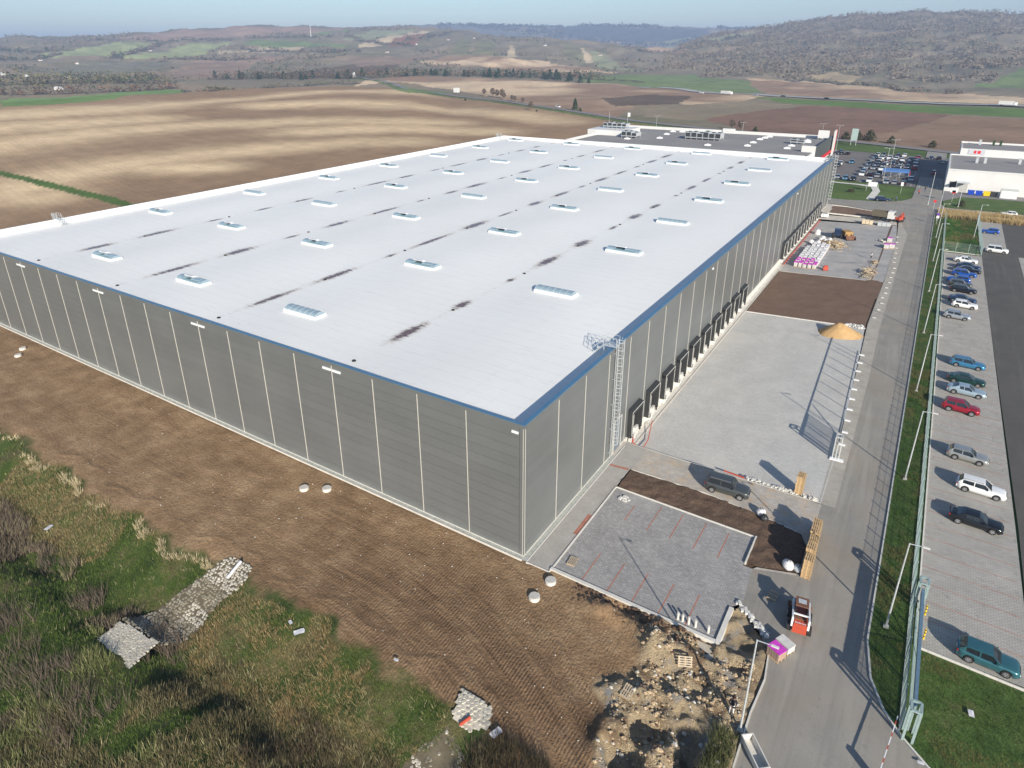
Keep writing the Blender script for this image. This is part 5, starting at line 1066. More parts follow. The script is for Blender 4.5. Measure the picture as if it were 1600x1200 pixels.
# orange beam, stones along the yard edge
mb=MB(); mb.bar((12.6,24.7,.12),(15.0,24.55,.12),.16,.12); tag(mb.obj('steel_beam',M['red_paint']),'orange steel beam lying beside the off-road car','beam')
def blocks(n,area,size,z,mat,seed=1):
    r_=np.random.default_rng(seed); mb=MB()
    for i in range(n):
        x=r_.uniform(area[0],area[1]); y=r_.uniform(area[2],area[3]); s_=r_.uniform(*size); a_=r_.uniform(0,3.14); 
        d_=Vector((math.cos(a_),math.sin(a_),r_.uniform(-.3,.3)))*s_; mb.bar(Vector((x,y,z+s_*.4))-d_*.5,Vector((x,y,z+s_*.4))+d_*.5,s_*.7,s_*.5)
    return mb
o=blocks(90,(15.2,22.8,24.5,25.0),(.16,.3),.0,0,3).obj('loose_setts',M['concrete_pale']); tag(o,'strip of loose pale stone setts along the step of the dock yard','stones',kind='stuff')
o=blocks(26,(4.2,5.4,13.2,14.0),(.16,.28),.02,0,4).obj('loose_setts',M['white_dirty']); tag(o,'small heap of loose setts in the far corner of the parking bay','stones',kind='stuff')
o=blocks(70,(19.2,22.4,3.4,5.2),(.18,.34),-.02,0,5); 
mb=MB(); r_=np.random.default_rng(8)
for i in range(70):
    u=r_.uniform(0,1); x=19.3+u*3.0+r_.uniform(-.25,.25); y=5.2-u*2.4+r_.uniform(-.25,.25); s_=r_.uniform(.16,.3); mb.bar((x-.1,y,s_*.4),(x+.1,y+.08,s_*.4),s_,s_*.7)
tag(mb.obj('loose_setts',M['white_dirty']),'line of broken paving setts between the parking bay and the hole','stones',kind='stuff')
for k,x in enumerate((15.3,15.72,16.25,16.85,17.95)):
    mb=MB(); mb.tube((0,0,0),(0,0,.75),.11,10); tag(mb.obj('pipe_stub',M['concrete_pale'],None,(x,.62,.0)),['leftmost','second','third','fourth','rightmost'][k]+' of the five pale pipe stubs at the near edge of the parking bay','pipe','pipe stubs')
# pallets of paving stones
def pack(x,y,z,rz,top,label,grp,w_=1.15,d_=1.15,h_=1.0,side=None,name='paver_pack'):
    o=empty(name,label,'stone pack',(x,y,z),rz,grp); mb=MB(); nb=5
    for i in range(nb):
        a_=-w_/2+w_*i/nb; mb.box(a_+.02,a_+w_/nb-.02,-d_/2,d_/2,.14,h_)
    mb.obj('stones',M[side or 'white_dirty'],o); mb=MB(); mb.box(-w_/2-.02,w_/2+.02,-d_/2-.02,d_/2+.02,h_-.02 if top!='plastic_white' else .2,h_+.05); mb.obj('film_cover',M[top],o)
    mb=MB(); mb.box(-w_/2,w_/2,-d_/2,-d_/2+.1,0,.12); mb.box(-w_/2,w_/2,-.05,.05,0,.12); mb.box(-w_/2,w_/2,d_/2-.1,d_/2,0,.12); mb.obj('pallet_base',M['wood'],o); return o
M['brickred']=plain('brick_stone',(.36,.25,.19),.9)
pack(23.3,1.25,0,R(-28),'pink_film','stack of brown paving stones under a magenta film at the edge of the road','packs by the road',1.15,.95,.95,'brickred'); pack(23.75,2.4,0,R(-28),'white_dirty','pale dusty pack of paving stones behind the magenta-covered one','packs by the road',1.25,.85,.75)
for c_ in range(5):
    for r__ in range(11):
        x=3.7+c_*1.02; y=117.4+r__*2.05+rnd.uniform(-.15,.15)-c_*.1
        if r__>=9 and c_ in(0,): continue
        pk=r__<(3 if c_<4 else 2); pack(x,y,yz(x),rnd.uniform(-.1,.1),'pink_film' if pk else 'plastic_white',('magenta-topped' if pk else 'white-wrapped')+f' stone pack, {ORD[r__]} from the near end in the {ORD[c_]} row from the docks','stone packs in the dusty yard',.76,1.3,rnd.uniform(.9,1.1))
for k in range(7):
    x=3.2+rnd.uniform(0,4.4); y=140.5+rnd.uniform(0,6); o=empty('big_bag',f'white bag, {ORD[k]} in the loose group behind the rows of stone packs','bag',(x,y,yz(x)),0,'white bags in the dusty yard'); mb=MB(); mb.sphere((0,0,.5),.62,8,6,(1,1,.85),jit=.12); mb.obj('sack',M['plastic_white'],o)
for x,y,t_,l_ in [(20.4,142.2,'pink_film','left of the two magenta-topped packs beside the road'),(21.6,142.8,'pink_film','right of the two magenta-topped packs beside the road'),(20.6,149.3,'pink_film','magenta-topped pack standing behind the pair beside the road')]: pack(x,y,yz(x),0,t_,l_,'packs at the yard edge',1.1,1.2,1.1)
tag(blocks(16,(17.6,20,148,151),(.3,.7),-.2,0,12).obj('rubble',M['concrete']),'scattered blocks beside the magenta packs at the yard edge','rubble',kind='stuff')
# wood debris heap, truck, machines
def debris(x0,x1,y0,y1,n,h,label,seed,z=0):
    r_=np.random.default_rng(seed); mb=MB()
    for i in range(n):
        x=r_.normal((x0+x1)/2,(x1-x0)/4); y=r_.normal((y0+y1)/2,(y1-y0)/4); q=math.exp(-(((x-(x0+x1)/2)/(x1-x0)*2)**2+((y-(y0+y1)/2)/(y1-y0)*2)**2)); zz=z+.1+r_.uniform(0,1)*h*q
        a_=r_.uniform(0,6.28); l_=r_.uniform(.5,1.4); d_=Vector((math.cos(a_),math.sin(a_),r_.uniform(-.4,.4)))*l_/2; mb.bar(Vector((x,y,zz))-d_,Vector((x,y,zz))+d_,r_.uniform(.08,.3),.05,mi=int(r_.integers(0,3)))
    return tag(mb.obj('wood_heap',[M['wood'],M['wood_grey'],M['sandstone']]),label,'wood heap',kind='stuff')
M['sandstone']=plain('pale_board',(.6,.5,.36),.9)
debris(5.8,11.5,135.5,143,260,1.6,'heap of broken pallets and boards in the middle of the dusty yard',31,yz(8)); debris(17.3,20.2,113.5,121.5,110,.9,'heap of old planks at the near right corner of the dusty yard',32,yz(19))
debris(18.6,19.8,125.5,128.5,40,.5,'small heap of timber behind the worker in the dusty yard',35,yz(19))
def rbox(mb,c,d,mi=0): mb.cb(c,d,mi)
tk=empty('tractor','blue tractor with a yellow bucket parked beside the wood heap','tractor',(8.2,149.5,yz(8)),R(10)); mb=MB(); mb.box(-.8,.8,-1.3,.2,.9,2.6); mb.box(-.55,.55,.2,1.8,.8,1.6); mb.obj('body',PC['navy'],tk); mb=MB(); mb.box(-.82,.82,-1.1,.0,1.7,2.45); mb.obj('cab_window',M['glass'],tk)
for x in(-.95,.95):
    mb=MB(); mb.tube((x-.2,-.8,.75),(x+.2,-.8,.75),.75,14); mb.obj('wheel',M['tyre'],tk); mb=MB(); mb.tube((x-.15,1.3,.45),(x+.15,1.3,.45),.45,12); mb.obj('wheel',M['tyre'],tk)
yl=empty('loader','yellow and brown wheel loader behind the wood heap','loader',(11.0,149.0,yz(11)),R(30)); mb=MB(); mb.box(-1.0,1.0,-.2,2.4,.7,1.9); mb.obj('body',M['yellow_machine'] if 'yellow_machine' in M else plain('machine_yellow',(.36,.22,.08),.75),yl); mb=MB(); mb.add([(-1.2,-2.2,.1),(1.2,-2.2,.1),(1.2,-1.2,.1),(-1.2,-1.2,.1),(-1.2,-1.2,1.1),(1.2,-1.2,1.1)],[(0,1,2,3),(3,2,5,4),(0,3,4),(1,5,2)]); mb.obj('bucket',M['brown'],yl); mb=MB(); mb.bar((-.6,-1.3,.6),(-.6,.5,1.6),.2); mb.bar((.6,-1.3,.6),(.6,.5,1.6),.2); mb.obj('arms',M['brown'],yl)
for x in(-1,1):
    for y in(.2,1.8): mb=MB(); mb.tube((x-.2,y,.55),(x+.2,y,.55),.55,12); mb.obj('wheel',M['tyre'],yl)
wt=empty('water_tank','round white tank with a lid near the far docks','tank',(3.1,151.6,yz(3))); mb=MB(); mb.tube((0,0,0),(0,0,1.2),.8,14,.7); mb.obj('tank',M['plastic_white'],wt); mb=MB(); mb.tube((0,0,1.2),(0,0,1.4),.3,10); mb.obj('lid',M['white_dirty'],wt)
rm_=empty('compactor','small red plate compactor standing at the edge of the dusty yard','compactor',(10.2,116.4,yz(10)),.3); mb=MB(); mb.cb((0,0,.5),(1.0,.7,.9)); mb.cb((.0,.0,1.05),(.6,.5,.25)); mb.obj('body',M['red_paint'],rm_); mb=MB(); mb.bar((-.5,.3,.8),(-1.1,.3,1.3),.06); mb.bar((-.5,-.3,.8),(-1.1,-.3,1.3),.06); mb.bar((-1.1,.3,1.3),(-1.1,-.3,1.3),.06); mb.obj('handle',M['dark_metal'],rm_); mb=MB(); mb.cb((0,0,.06),(1.2,.8,.12)); mb.obj('plate',M['dark_metal'],rm_)
# dumper and excavator at the top bed
dm=empty('dump_truck','dusty dump truck parked on the soil by the far bed','truck',(16.8,174.2,0),R(-8)); mb=MB(); mb.add([(-2.6,-1.2,1.2),(1.2,-1.2,1.2),(1.2,1.2,1.2),(-2.6,1.2,1.2),(-2.8,-1.3,2.7),(1.3,-1.3,2.7),(1.3,1.3,2.7),(-2.8,1.3,2.7)],[(0,3,2,1),(0,1,5,4),(1,2,6,5),(2,3,7,6),(3,0,4,7)]); mb.box(-2.5,1.1,-1.1,1.1,2.0,2.1); mb.obj('tipper_body',plain('truck_drab',(.12,.105,.075),.8),dm); mb=MB(); mb.box(1.4,3.0,-1.15,1.15,.9,2.9); mb.obj('cab',M['store_white'],dm); mb=MB(); mb.box(3.0,3.03,-1,1,1.8,2.7); mb.obj('windshield',M['glass'],dm); mb=MB(); mb.box(-2.6,2.9,-.5,.5,.7,1.1); mb.obj('chassis',M['dark_metal'],dm)
for x in(-2,-.8,2.1):
    for y in(-1,1): mb=MB(); mb.tube((x,y-.18,.5),(x,y+.18,.5),.5,12); mb.obj('wheel',M['tyre'],dm)
ex=empty('excavator','orange-red excavator standing behind the dump truck at the far bed','excavator',(21.0,174.6,0),R(60)); ex.scale=(.75,.75,.7); mb=MB(); mb.box(-1.1,1.1,-.9,.9,.9,1.9); mb.box(.1,1.1,-.9,.1,1.9,2.7); mb.obj('body',M['red_paint'],ex)
for y in(-.9,.9): mb=MB(); mb.box(-1.4,1.4,y-.25,y+.25,.0,.75); mb.obj('track',M['tyre'],ex)
mb=MB(); mb.bar((.8,.4,1.6),(2.6,.4,3.4),.3); mb.bar((2.6,.4,3.4),(3.6,.4,1.4),.25); mb.obj('boom',M['red_paint'],ex); mb=MB(); mb.cb((3.5,.4,.9),(.6,.8,.8)); mb.obj('bucket',M['dark_metal'],ex)
for x0,x1,y,h,m_,l_ in [(12.2,15.0,168.6,1.2,'sandstone','yellowish boxes stacked at the far end of the yard'),(16.2,19.6,168.4,1.0,'galv','long grey-green steel skip at the far end of the yard'),(.9,2.9,171.8,1.0,'white_paint','white concrete blocks beside the last dock')]:
    r_=empty('stacked_crate' if m_!='galv' else 'skip',l_,'crate' if m_!='galv' else 'skip',((x0+x1)/2,y,-.3)); n_=3; w_=(x1-x0)/n_
    for k in range(n_): mb=MB(); mb.box(-(x1-x0)/2+k*w_+.05,-(x1-x0)/2+(k+1)*w_-.05,-.6,.6,0,h*rnd.uniform(.85,1.05)); mb.obj('section',M[m_],r_)
# sand heap
X,Y=np.meshgrid(np.linspace(-4.2,4.2,60),np.linspace(-4.2,4.2,60)); rr_=np.hypot(X,Y*1.05); rr_=np.hypot(X+.9-.35*np.clip(X+.9,0,9),(Y)*1.02); Z=np.clip(2.2*(1-rr_/2.9)+.35*(vnoise(X,Y,1.3,77,3)-.5),-.4,2.0)
o=link('sand_heap',gridmesh('sand_heap',X,Y,Z,[M['sand']]),None,(18.8,77.2,yz(18.8)-.05)); tag(o,'pale orange heap of sand at the far edge of the dock yard','sand heap')
tag(blocks(22,(18.6,21.4,81.2,82.6),(.25,.55),-.15,0,14).obj('rubble',M['white_dirty']),'white broken blocks at the corner of the soil bed behind the sand heap','rubble',kind='stuff')
# ------------------------------------------------------------------ skid steer loader
sk=empty('skid_steer_loader','red and white skid steer loader parked on the road with its rear towards the camera','loader',(24.25,5.7,0),R(8))
mb=MB(); mb.box(-.55,.55,-1.45,1.0,.35,1.15); mb.box(-.5,.5,-1.5,-.55,1.1,1.38); mb.obj('body',M['red_paint'],sk)
mb=MB(); mb.box(-.52,.52,-.35,.35,1.0,1.12); mb.box(-.5,-.44,-.5,.9,1.1,2.0); mb.box(.44,.5,-.5,.9,1.1,2.0); mb.obj('cab_frame',M['dark_metal'],sk); mb=MB(); mb.box(-.52,.52,-.1,1.0,2.0,2.1); c_=mb.obj('cab_roof',M['brown'],sk); mb=MB(); mb.box(-.32,.32,.25,.75,2.1,2.12); mb.obj('roof_hatch',M['galv'],c_)
mb=MB(); mb.box(-.46,.46,-1.0,-.5,1.38,1.5); mb.obj('radiator_grille',M['brown'],sk)
for s_ in(-1,1):
    mb=MB(); mb.bar((s_*.64,-1.35,1.75),(s_*.64,1.3,1.35),.14,.2); mb.bar((s_*.64,-1.35,.9),(s_*.64,-1.35,1.8),.14,.16); mb.bar((s_*.64,1.3,1.35),(s_*.62,1.75,.4),.14,.16); mb.obj('lift_arm',M['white_paint'],sk)
    for y in(-.85,.65): 
        mb=MB(); mb.tube((s_*.62,y,.42),(s_*.95,y,.42),.42,16); w_=mb.obj('wheel',M['tyre'],sk); mb=MB(); mb.tube((s_*.955,y,.42),(s_*.965,y,.42),.2,12); mb.obj('rim',M['galv'],w_)
mb=MB(); mb.bar((-.64,-.72,1.72),(.64,-.72,1.72),.12,.10); mb.obj('cross_bar',M['white_paint'],sk)
mb=MB(); mb.add([(-.95,1.7,.08),(.95,1.7,.08),(.95,2.5,.05),(-.95,2.5,.05),(-.95,1.7,.75),(.95,1.7,.75)],[(0,1,2,3),(0,4,5,1),(0,3,4),(1,5,2)]); mb.obj('bucket',M['brown'],sk)
cu=bpy.data.curves.new('lettering_curve','FONT'); cu.body='bobcat'; cu.size=.28; cu.extrude=.003; cu.align_x='CENTER'; tq=bpy.data.objects.new('tmp_text',cu); col.objects.link(tq); bpy.context.view_layer.update(); tme=bpy.data.meshes.new_from_object(tq.evaluated_get(bpy.context.evaluated_depsgraph_get())); bpy.data.objects.remove(tq); tme.materials.clear(); tme.materials.append(M['white_paint']); tx=link('lettering',tme,sk); tx.location=(0,-1.47,1.40); tx.rotation_euler=(0,0,0); tx.scale=(1.1,1,1); tx.location=(0,-1.40,1.385)
# trough at the bottom
tr_=empty('concrete_trough','pale concrete trough lying on the verge at the bottom edge','trough',(23.85,-8.2,.02),math.atan2(-1.9,1.6)); mb=MB(); mb.box(-1.25,1.25,-.42,.42,0,.08); mb.box(-1.25,1.25,-.45,-.37,.08,.6); mb.box(-1.25,1.25,.37,.45,.08,.6); mb.box(-1.25,-1.17,-.37,.37,.08,.6); mb.box(1.17,1.25,-.37,.37,.08,.6); mb.obj('basin',M['concrete_pale'],tr_)
# ------------------------------------------------------------------ signs, billboard, masts
def sign(x,y,h,label,plate,mat_,cat='road sign'):
    o=empty('road_sign',label,cat,(x,y,0)); mb=MB(); mb.tube((0,0,0),(0,0,h),.04,6); mb.obj('pole',M['galv'],o)
    for k,(z,w_,hh_,m_) in enumerate(plate):
        mb=MB()
        if m_=='disc': mb.tube((0,-.05,z),(0,-.08,z),w_/2,14); mb.obj('sign_face',M[mat_],o)
        else: mb.box(-w_/2,w_/2,-.08,-.05,z-hh_/2,z+hh_/2); mb.obj('sign_plate',M[m_],o)
M['violet']=plain('sign_violet',(.18,.06,.4),.4)
sign(30.2,176.5,3.2,'round violet-blue no stopping sign with a white plate at the end of the grass strip',[(2.9,.75,0,'disc'),(2.15,.7,.7,'white_paint')],'violet')
sign(28.9,196,3.2,'small red and white round sign by the road bend',[(3.0,.8,0,'disc')],'store_red')
sign(33.6,214,4.2,'white and red notice board on a pole in front of the white store',[(3.9,2.0,1.6,'white_paint'),(3.3,1.0,1.0,'store_red')],'white_paint')
bb=empty('billboard','tall grey-green billboard on posts beside the country road','billboard',(-11.2,352,0)); mb=MB(); mb.box(-1.5,1.5,-.15,.15,2.4,8.4); mb.obj('panel',plain('board_green',(.35,.45,.44),.4),bb); mb=MB(); mb.bar((-1.2,0,0),(-1.2,0,3),.2); mb.bar((1.2,0,0),(1.2,0,3),.2); mb.obj('posts',M['galv'],bb)
b2=empty('notice_board','low white notice board on two posts on the lawn by the junction','sign',(9.8,220.5,0)); mb=MB(); mb.box(-1.4,1.4,-.06,.06,1.8,3.2); mb.obj('panel',M['white_paint'],b2); mb=MB(); mb.bar((-1.8,0,0),(-1.8,0,2.6),.1); mb.bar((1.8,0,0),(1.8,0,2.6),.1); mb.obj('posts',M['galv'],b2)
sign(18.6,221,4.0,'blue-white sign pole at the right tip of the lawn by the junction',[(3.3,.8,1.3,'white_paint')],'white_paint')
for x,y,h,l_ in [(-132,338,13,'tall flag mast left of the store with a white banner'),(-150,352,12,'thin mast left of the store beyond the hall corner')]:
    o=empty('flag_mast',l_,'mast',(x,y,0)); mb=MB(); mb.tube((0,0,0),(0,0,h),.1,6,.05); mb.obj('mast',M['galv'],o)
    if 'banner' in l_: mb=MB(); mb.box(.1,1.6,-.02,.02,h-2.6,h-.3); mb.obj('banner',M['white_paint'],o)
# ------------------------------------------------------------------ people
def person(x,y,z,rz,label,top='cloth_black',legs='cloth_white',arms=None,hair=True,sc=1.0):
    root=empty('person',label,'person',(x,y,z),rz); root.scale=(sc,)*3
    V=[(0,0,.95),(0,0,1.15),(0,.0,1.38),(0,.0,1.50),(0,.01,1.60),(0,.02,1.72)]; Rr=[.16,.145,.17,.07,.09,.085]; Ed=[(0,1),(1,2),(2,3),(3,4),(4,5)]
    def add(p,r,par): V.append(p);Rr.append(r);Ed.append((par,len(V)-1)); return len(V)-1
    for s_ in(-1,1):
        h=add((s_*.10,0,.90),.10,0); k=add((s_*.12,.03,.50),.07,h); a_=add((s_*.13,-.01,.09),.048,k); add((s_*.14,.12,.04),.04,a_)
        sh=add((s_*.20,0,1.42),.075,2)
        ar=arms or [(.27,.06,1.16),(.18,.28,1.12)]
        el=add((s_*ar[0][0],ar[0][1],ar[0][2]),.048,sh); wr_=add((s_*ar[1][0],ar[1][1],ar[1][2]),.032,el); hp=add((s_*(ar[1][0]-.02),ar[1][1]+.07,ar[1][2]+.01),.034,wr_)
        for f,(dx,ln) in enumerate(((-.03,.07),(-.01,.085),(.01,.08),(.03,.065))):
            f1=add((s_*(ar[1][0]-.02)+dx,ar[1][1]+.07+ln*.6,ar[1][2]+.01),.010,hp); add((s_*(ar[1][0]-.02)+dx,ar[1][1]+.07+ln,ar[1][2]-.015),.008,f1)
        add((s_*(ar[1][0]-.02)-s_*.045,ar[1][1]+.10,ar[1][2]+.03),.010,hp)
    me=bpy.data.meshes.new('body'); me.from_pydata(V,Ed,[]); o=link('body',me,root); me.materials.append(M['skin']); me.materials.append(M[top]); me.materials.append(M[legs])
    sk_=o.modifiers.new('skin','SKIN'); 
    for i,v in enumerate(me.skin_vertices[0].data): v.radius=(Rr[i],Rr[i]*(.75 if i<3 else 1)); v.use_root=(i==0)
    sub=o.modifiers.new('sub','SUBSURF'); sub.levels=1; sub.render_levels=1
    dg=bpy.context.evaluated_depsgraph_get(); dg.update(); ev=o.evaluated_get(dg); m2=bpy.data.meshes.new_from_object(ev); m2.name='body'
    m2.materials.clear()
    for m_ in (M['skin'],M[top],M[legs]): m2.materials.append(m_)
    for pl in m2.polygons:
        c=pl.center; z_=c.z; pl.material_index=0 if (z_>1.49 or (abs(c.x)<.5 and c.y>.27 and z_>.8)) else (1 if (z_>.93 or z_<.1) else 2); pl.use_smooth=True
    o.modifiers.clear(); o.data=m2
    mb=MB(); mb.sphere((0,-.01,1.72),.115,10,7,(1,1.1,.95)); 
    if hair: mb.sphere((0,-.07,1.58),.09,8,5,(1,.7,1.3))
    mb.obj('hair',M['hair'],root,smooth=True)
    mb=MB(); mb.sphere((-.035,.115,1.67),.012,6,4); mb.sphere((.035,.115,1.67),.012,6,4); mb.cb((0,.125,1.64),(.02,.03,.035)); mb.cb((0,.115,1.60),(.045,.01,.01)); mb.obj('face',M['brown'],root); return root
person(21.6,-5.9,float(znear(np.array(21.6),np.array(-5.9))),R(200),'person in a black jacket and white trousers holding a controller beside the street lamp')
mb=MB(); mb.box(-.12,.12,.34,.46,1.10,1.14); o=mb.obj('drone_controller',M['dark_metal'],None,(21.6,-5.9,float(znear(np.array(21.6),np.array(-5.9))))); o.rotation_euler=(0,0,R(200)); tag(o,'dark drone controller held in both hands by the person near the lamp','controller')
person(18.1,130.2,yz(18.1),R(120),'person in a white shirt beside the timber in the dusty yard','cloth_white','cloth_black'); person(17.3,204.6,0,R(90),'left one of the two people standing behind the dark estate car','cloth_black','cloth_blue'); person(18.3,205.2,0,R(200),'right one of the two people standing behind the dark estate car','cloth_blue','cloth_black')
person(24.0,222.5,0,R(180),'person in a red jacket walking along the side road','cloth_red','cloth_black'); person(25.6,229.5,0,R(180),'person in dark clothes walking behind the one in red','cloth_black','cloth_blue')
# rags and litter
def rag(x,y,s_,label,m='plastic_white'):
    z=float(znear(np.array(x),np.array(y)))+.25; X,Y=np.meshgrid(np.linspace(-s_,s_,7),np.linspace(-s_*.6,s_*.6,6)); Z=.3*s_*(vnoise(X*3+x,Y*3+y,1.,5,2)); me=gridmesh('sheet',X+.3*s_*vnoise(X,Y,.4,9,2),Y,Z,[M[m]]); tag(link('plastic_sheet',me,None,(x,y,z),rnd.uniform(0,3)),label,'litter')
rag(-11.9,-17.9,.42,'crumpled white plastic sheet in the weeds below the soil edge'); rag(7.7,-16.7,.42,'white and blue plastic sheet caught in the dark weeds at the bottom'); rag(-46.4,-22.5,.4,'white plastic bag in the dry bushes at the far left'); rag(-13.1,-17.7,.22,'small pale scrap of film near the crumpled white sheet'); rag(-2.5,-15.9,.2,'small grey scrap beside the pale tuft at the soil edge'); rag(36.6,3.6,.3,'pale flat stone-like scrap in the lower right lawn'); rag(33.6,-2.6,.2,'small white lump at the kerb by the barrier')
# ------------------------------------------------------------------ stone chutes
M['stone']=worldmat('field_stone',[(.3,(.42,.39,.33)),(.7,(.60,.56,.48))],1.2,n2=(6,.7,1.3),bump=.6,dist=.05)
M['stone_dark']=worldmat('mossy_stone',[(.3,(.15,.135,.10)),(.5,(.27,.24,.18)),(.7,(.46,.43,.36))],.9,n2=(6,.6,1.35),bump=.6,dist=.05)
M['mud']=worldmat('wet_mud',[(.3,(.09,.075,.05)),(.7,(.16,.135,.09))],.9,rough=.6)
M['mortar']=worldmat('mortar',[(.3,(.42,.39,.32)),(.7,(.54,.50,.42))],1.0)
def stones(name,poly,label,zf,size=.42,seed=1,lift=.05,drop=.0,mats=('stone','mortar')):
    r_=np.random.default_rng(seed); xs=[p[0] for p in poly]; ys=[p[1] for p in poly]; par=empty(name,label,'stone paving',(0,0,0)); mb=MB(); single=[]
    y=min(ys); row=0; cx,cy=sum(xs)/len(xs),sum(ys)/len(ys)
    while y<max(ys):
        x=min(xs)+(row%2)*size*.5
        while x<max(xs):
            px,py=x+r_.uniform(-.08,.08),y+r_.uniform(-.08,.08)
            if inpoly(np.array([px]),np.array([py]),poly)[0] and r_.random()>drop:
                n=6; a0=r_.uniform(0,6); z_=zf(px,py); h=lift*.5+r_.uniform(0,.04); rad=[size*r_.uniform(.36,.60) for _ in range(n)]
                b=[(px+rad[i]*math.cos(a0+i*6.283/n),py+rad[i]*math.sin(a0+i*6.283/n)) for i in range(n)]
                V=[(q[0],q[1],z_-.12) for q in b]+[(px+(q[0]-px)*.84,py+(q[1]-py)*.84,z_+h) for q in b]
                mb.add(V,[tuple(range(n,2*n))]+[(i,(i+1)%n,n+(i+1)%n,n+i) for i in range(n)],1 if (py>-18.3 and mats[0]=='stone_dark') or (-21.6<py<-20.2 and px>-23.6) else 0)
            x+=size
        y+=size*.87; row+=1
    o=mb.obj('stones',[M[mats[0]],M['stone']],par); o['kind']='stuff'
    X,Y=np.meshgrid(np.arange(min(xs)-.3,max(xs)+.3,.25),np.arange(min(ys)-.3,max(ys)+.3,.25)); Z=np.vectorize(zf)(X,Y)+.0
    link('mortar_bed',gridmesh('mortar_bed',X,Y,Z,[M[mats[1]]],None,lambda a,b:inpoly(a,b,poly)),par); return par
zn1=lambda x,y: float(znear(np.array(float(x)),np.array(float(y))))
A1=[(-26.3,-28.3),(-26.8,-25.3),(-21.7,-24.9),(-21.1,-27.9)]
stones('stone_slab',A1,'square slab of mortared field stones on the far bank of the ditch',lambda x,y:-.92+.03*(x+23),.24,2,lift=.0)
A2=[(-26.2,-22.3),(-25.9,-20.5),(-24.9,-18.0),(-24.8,-16.6),(-24.2,-15.5),(-21.3,-15.3),(-20.4,-17.1),(-21.2,-19.0),(-21.3,-20.5),(-20.8,-21.8),(-21.0,-23.0)]
stones('stone_chute',A2,'narrow stone-paved chute running down the bank into the ditch',lambda x,y:zn1(x,y)+.08,.28,3,drop=.15,mats=('stone_dark','mud'))
stones('stone_chute',[(-26.9,-25.1),(-26.4,-22.4),(-21.0,-23.1),(-21.6,-24.85)],'sunken stone channel between the square slab and the chute',lambda x,y:-2.05+np.clip((-y-22.6)/2.3,0,1)**2*1.0,.26,5,mats=('stone_dark','mud'))
stones('stone_outlet',[(3.5,-14.9),(6.4,-15.2),(7.0,-16.6),(5.9,-17.2),(4.1,-17.2)],'pale stone outlet apron below the soil edge near the bottom',lambda x,y:zn1(x,y)+.15,.38,4)
stones('stone_creek_bed',[(4.2,-17.9),(6.4,-18.6),(6.4,-21),(4.6,-22.5),(2.4,-21.8),(3.2,-19.4)],'dark mossy stones in the wet channel at the bottom edge',lambda x,y:zn1(x,y)+.02,.30,6,drop=.6,mats=('stone_dark','mud'))
mb=MB(); mb.tube((-22.6,-15.6,.3),(-22.3,-17.4,-.15),.16,10); tag(mb.obj('drain_pipe',M['plastic_white']),'white plastic drain pipe end lying on the pale stones at the top of the chute','pipe')
mb=MB(); mb.tube((5.0,-17.4,-.1),(5.4,-16.6,.1),.13,8); tag(mb.obj('drain_pipe',M['red_paint']),'orange pipe end sticking out of the pale stone outlet','pipe')
# pale rubble lumps in the diggings
r_=np.random.default_rng(21); mb=MB()
for i in range(330):
    x=r_.uniform(13,22.4); y=r_.uniform(-14.5,-1.4)
    if wrub(np.array(x),np.array(y))<.5: continue
    s_=.04+.20*r_.random()**5; z_=zn1(x,y); mb.sphere((x,y,z_+s_*.3),s_,5,3,(1,r_.uniform(.6,1),.7),mi=int(r_.integers(0,3)),jit=.25)
M['clay']=worldmat('clay',[(.3,(.34,.25,.16)),(.7,(.56,.44,.29))],2.0,n2=(8,.6,1.3),bump=.6,dist=.04)
for i in range(1500):
    x=r_.uniform(12.5,22.4); y=r_.uniform(-15.5,-.8)
    if wrub(np.array(x),np.array(y))<.4 or vnoise(np.array(x),np.array(y),1.7,71,2)<.47: continue
    s_=.05+.17*r_.random()**2; mb.sphere((x,y,zn1(x,y)+s_*.25),s_,5,3,(1,r_.uniform(.6,1),.65),mi=3 if r_.random()<.85 else 4,jit=.35)
tag(mb.obj('rubble',[M['stone'],M['concrete'],M['mortar'],M['clay'],M['bed2']]),'pale stones and lumps scattered over the diggings','rubble',kind='stuff')
r_=np.random.default_rng(22); mb=MB()
for i in range(240):
    x=r_.uniform(6,19); y=-.4-r_.random()**2*2.2; s_=.06+.2*r_.random()**2; mb.sphere((x,y,zn1(x,y)+s_*.3),s_,5,3,(1,.8,.7),jit=.3)
tag(mb.obj('soil_clods',M['dark_soil']),'dark soil clods heaped along the foundation edge','soil',kind='stuff')
r_=np.random.default_rng(23); mb=MB()
for i in range(900):
    x=r_.uniform(-60,13); y=r_.uniform(-15,-1); s_=.03+.06*r_.random()**2; mb.sphere((x,y,zn1(x,y)+s_*.3),s_,4,2,(1,.8,.7),jit=.3,mi=int(r_.random()<.25))
tag(mb.obj('soil_clods',[M['bed2'],M['concrete_pale']]),'small clods and pebbles strewn over the soil strip beside the hall','soil',kind='stuff')
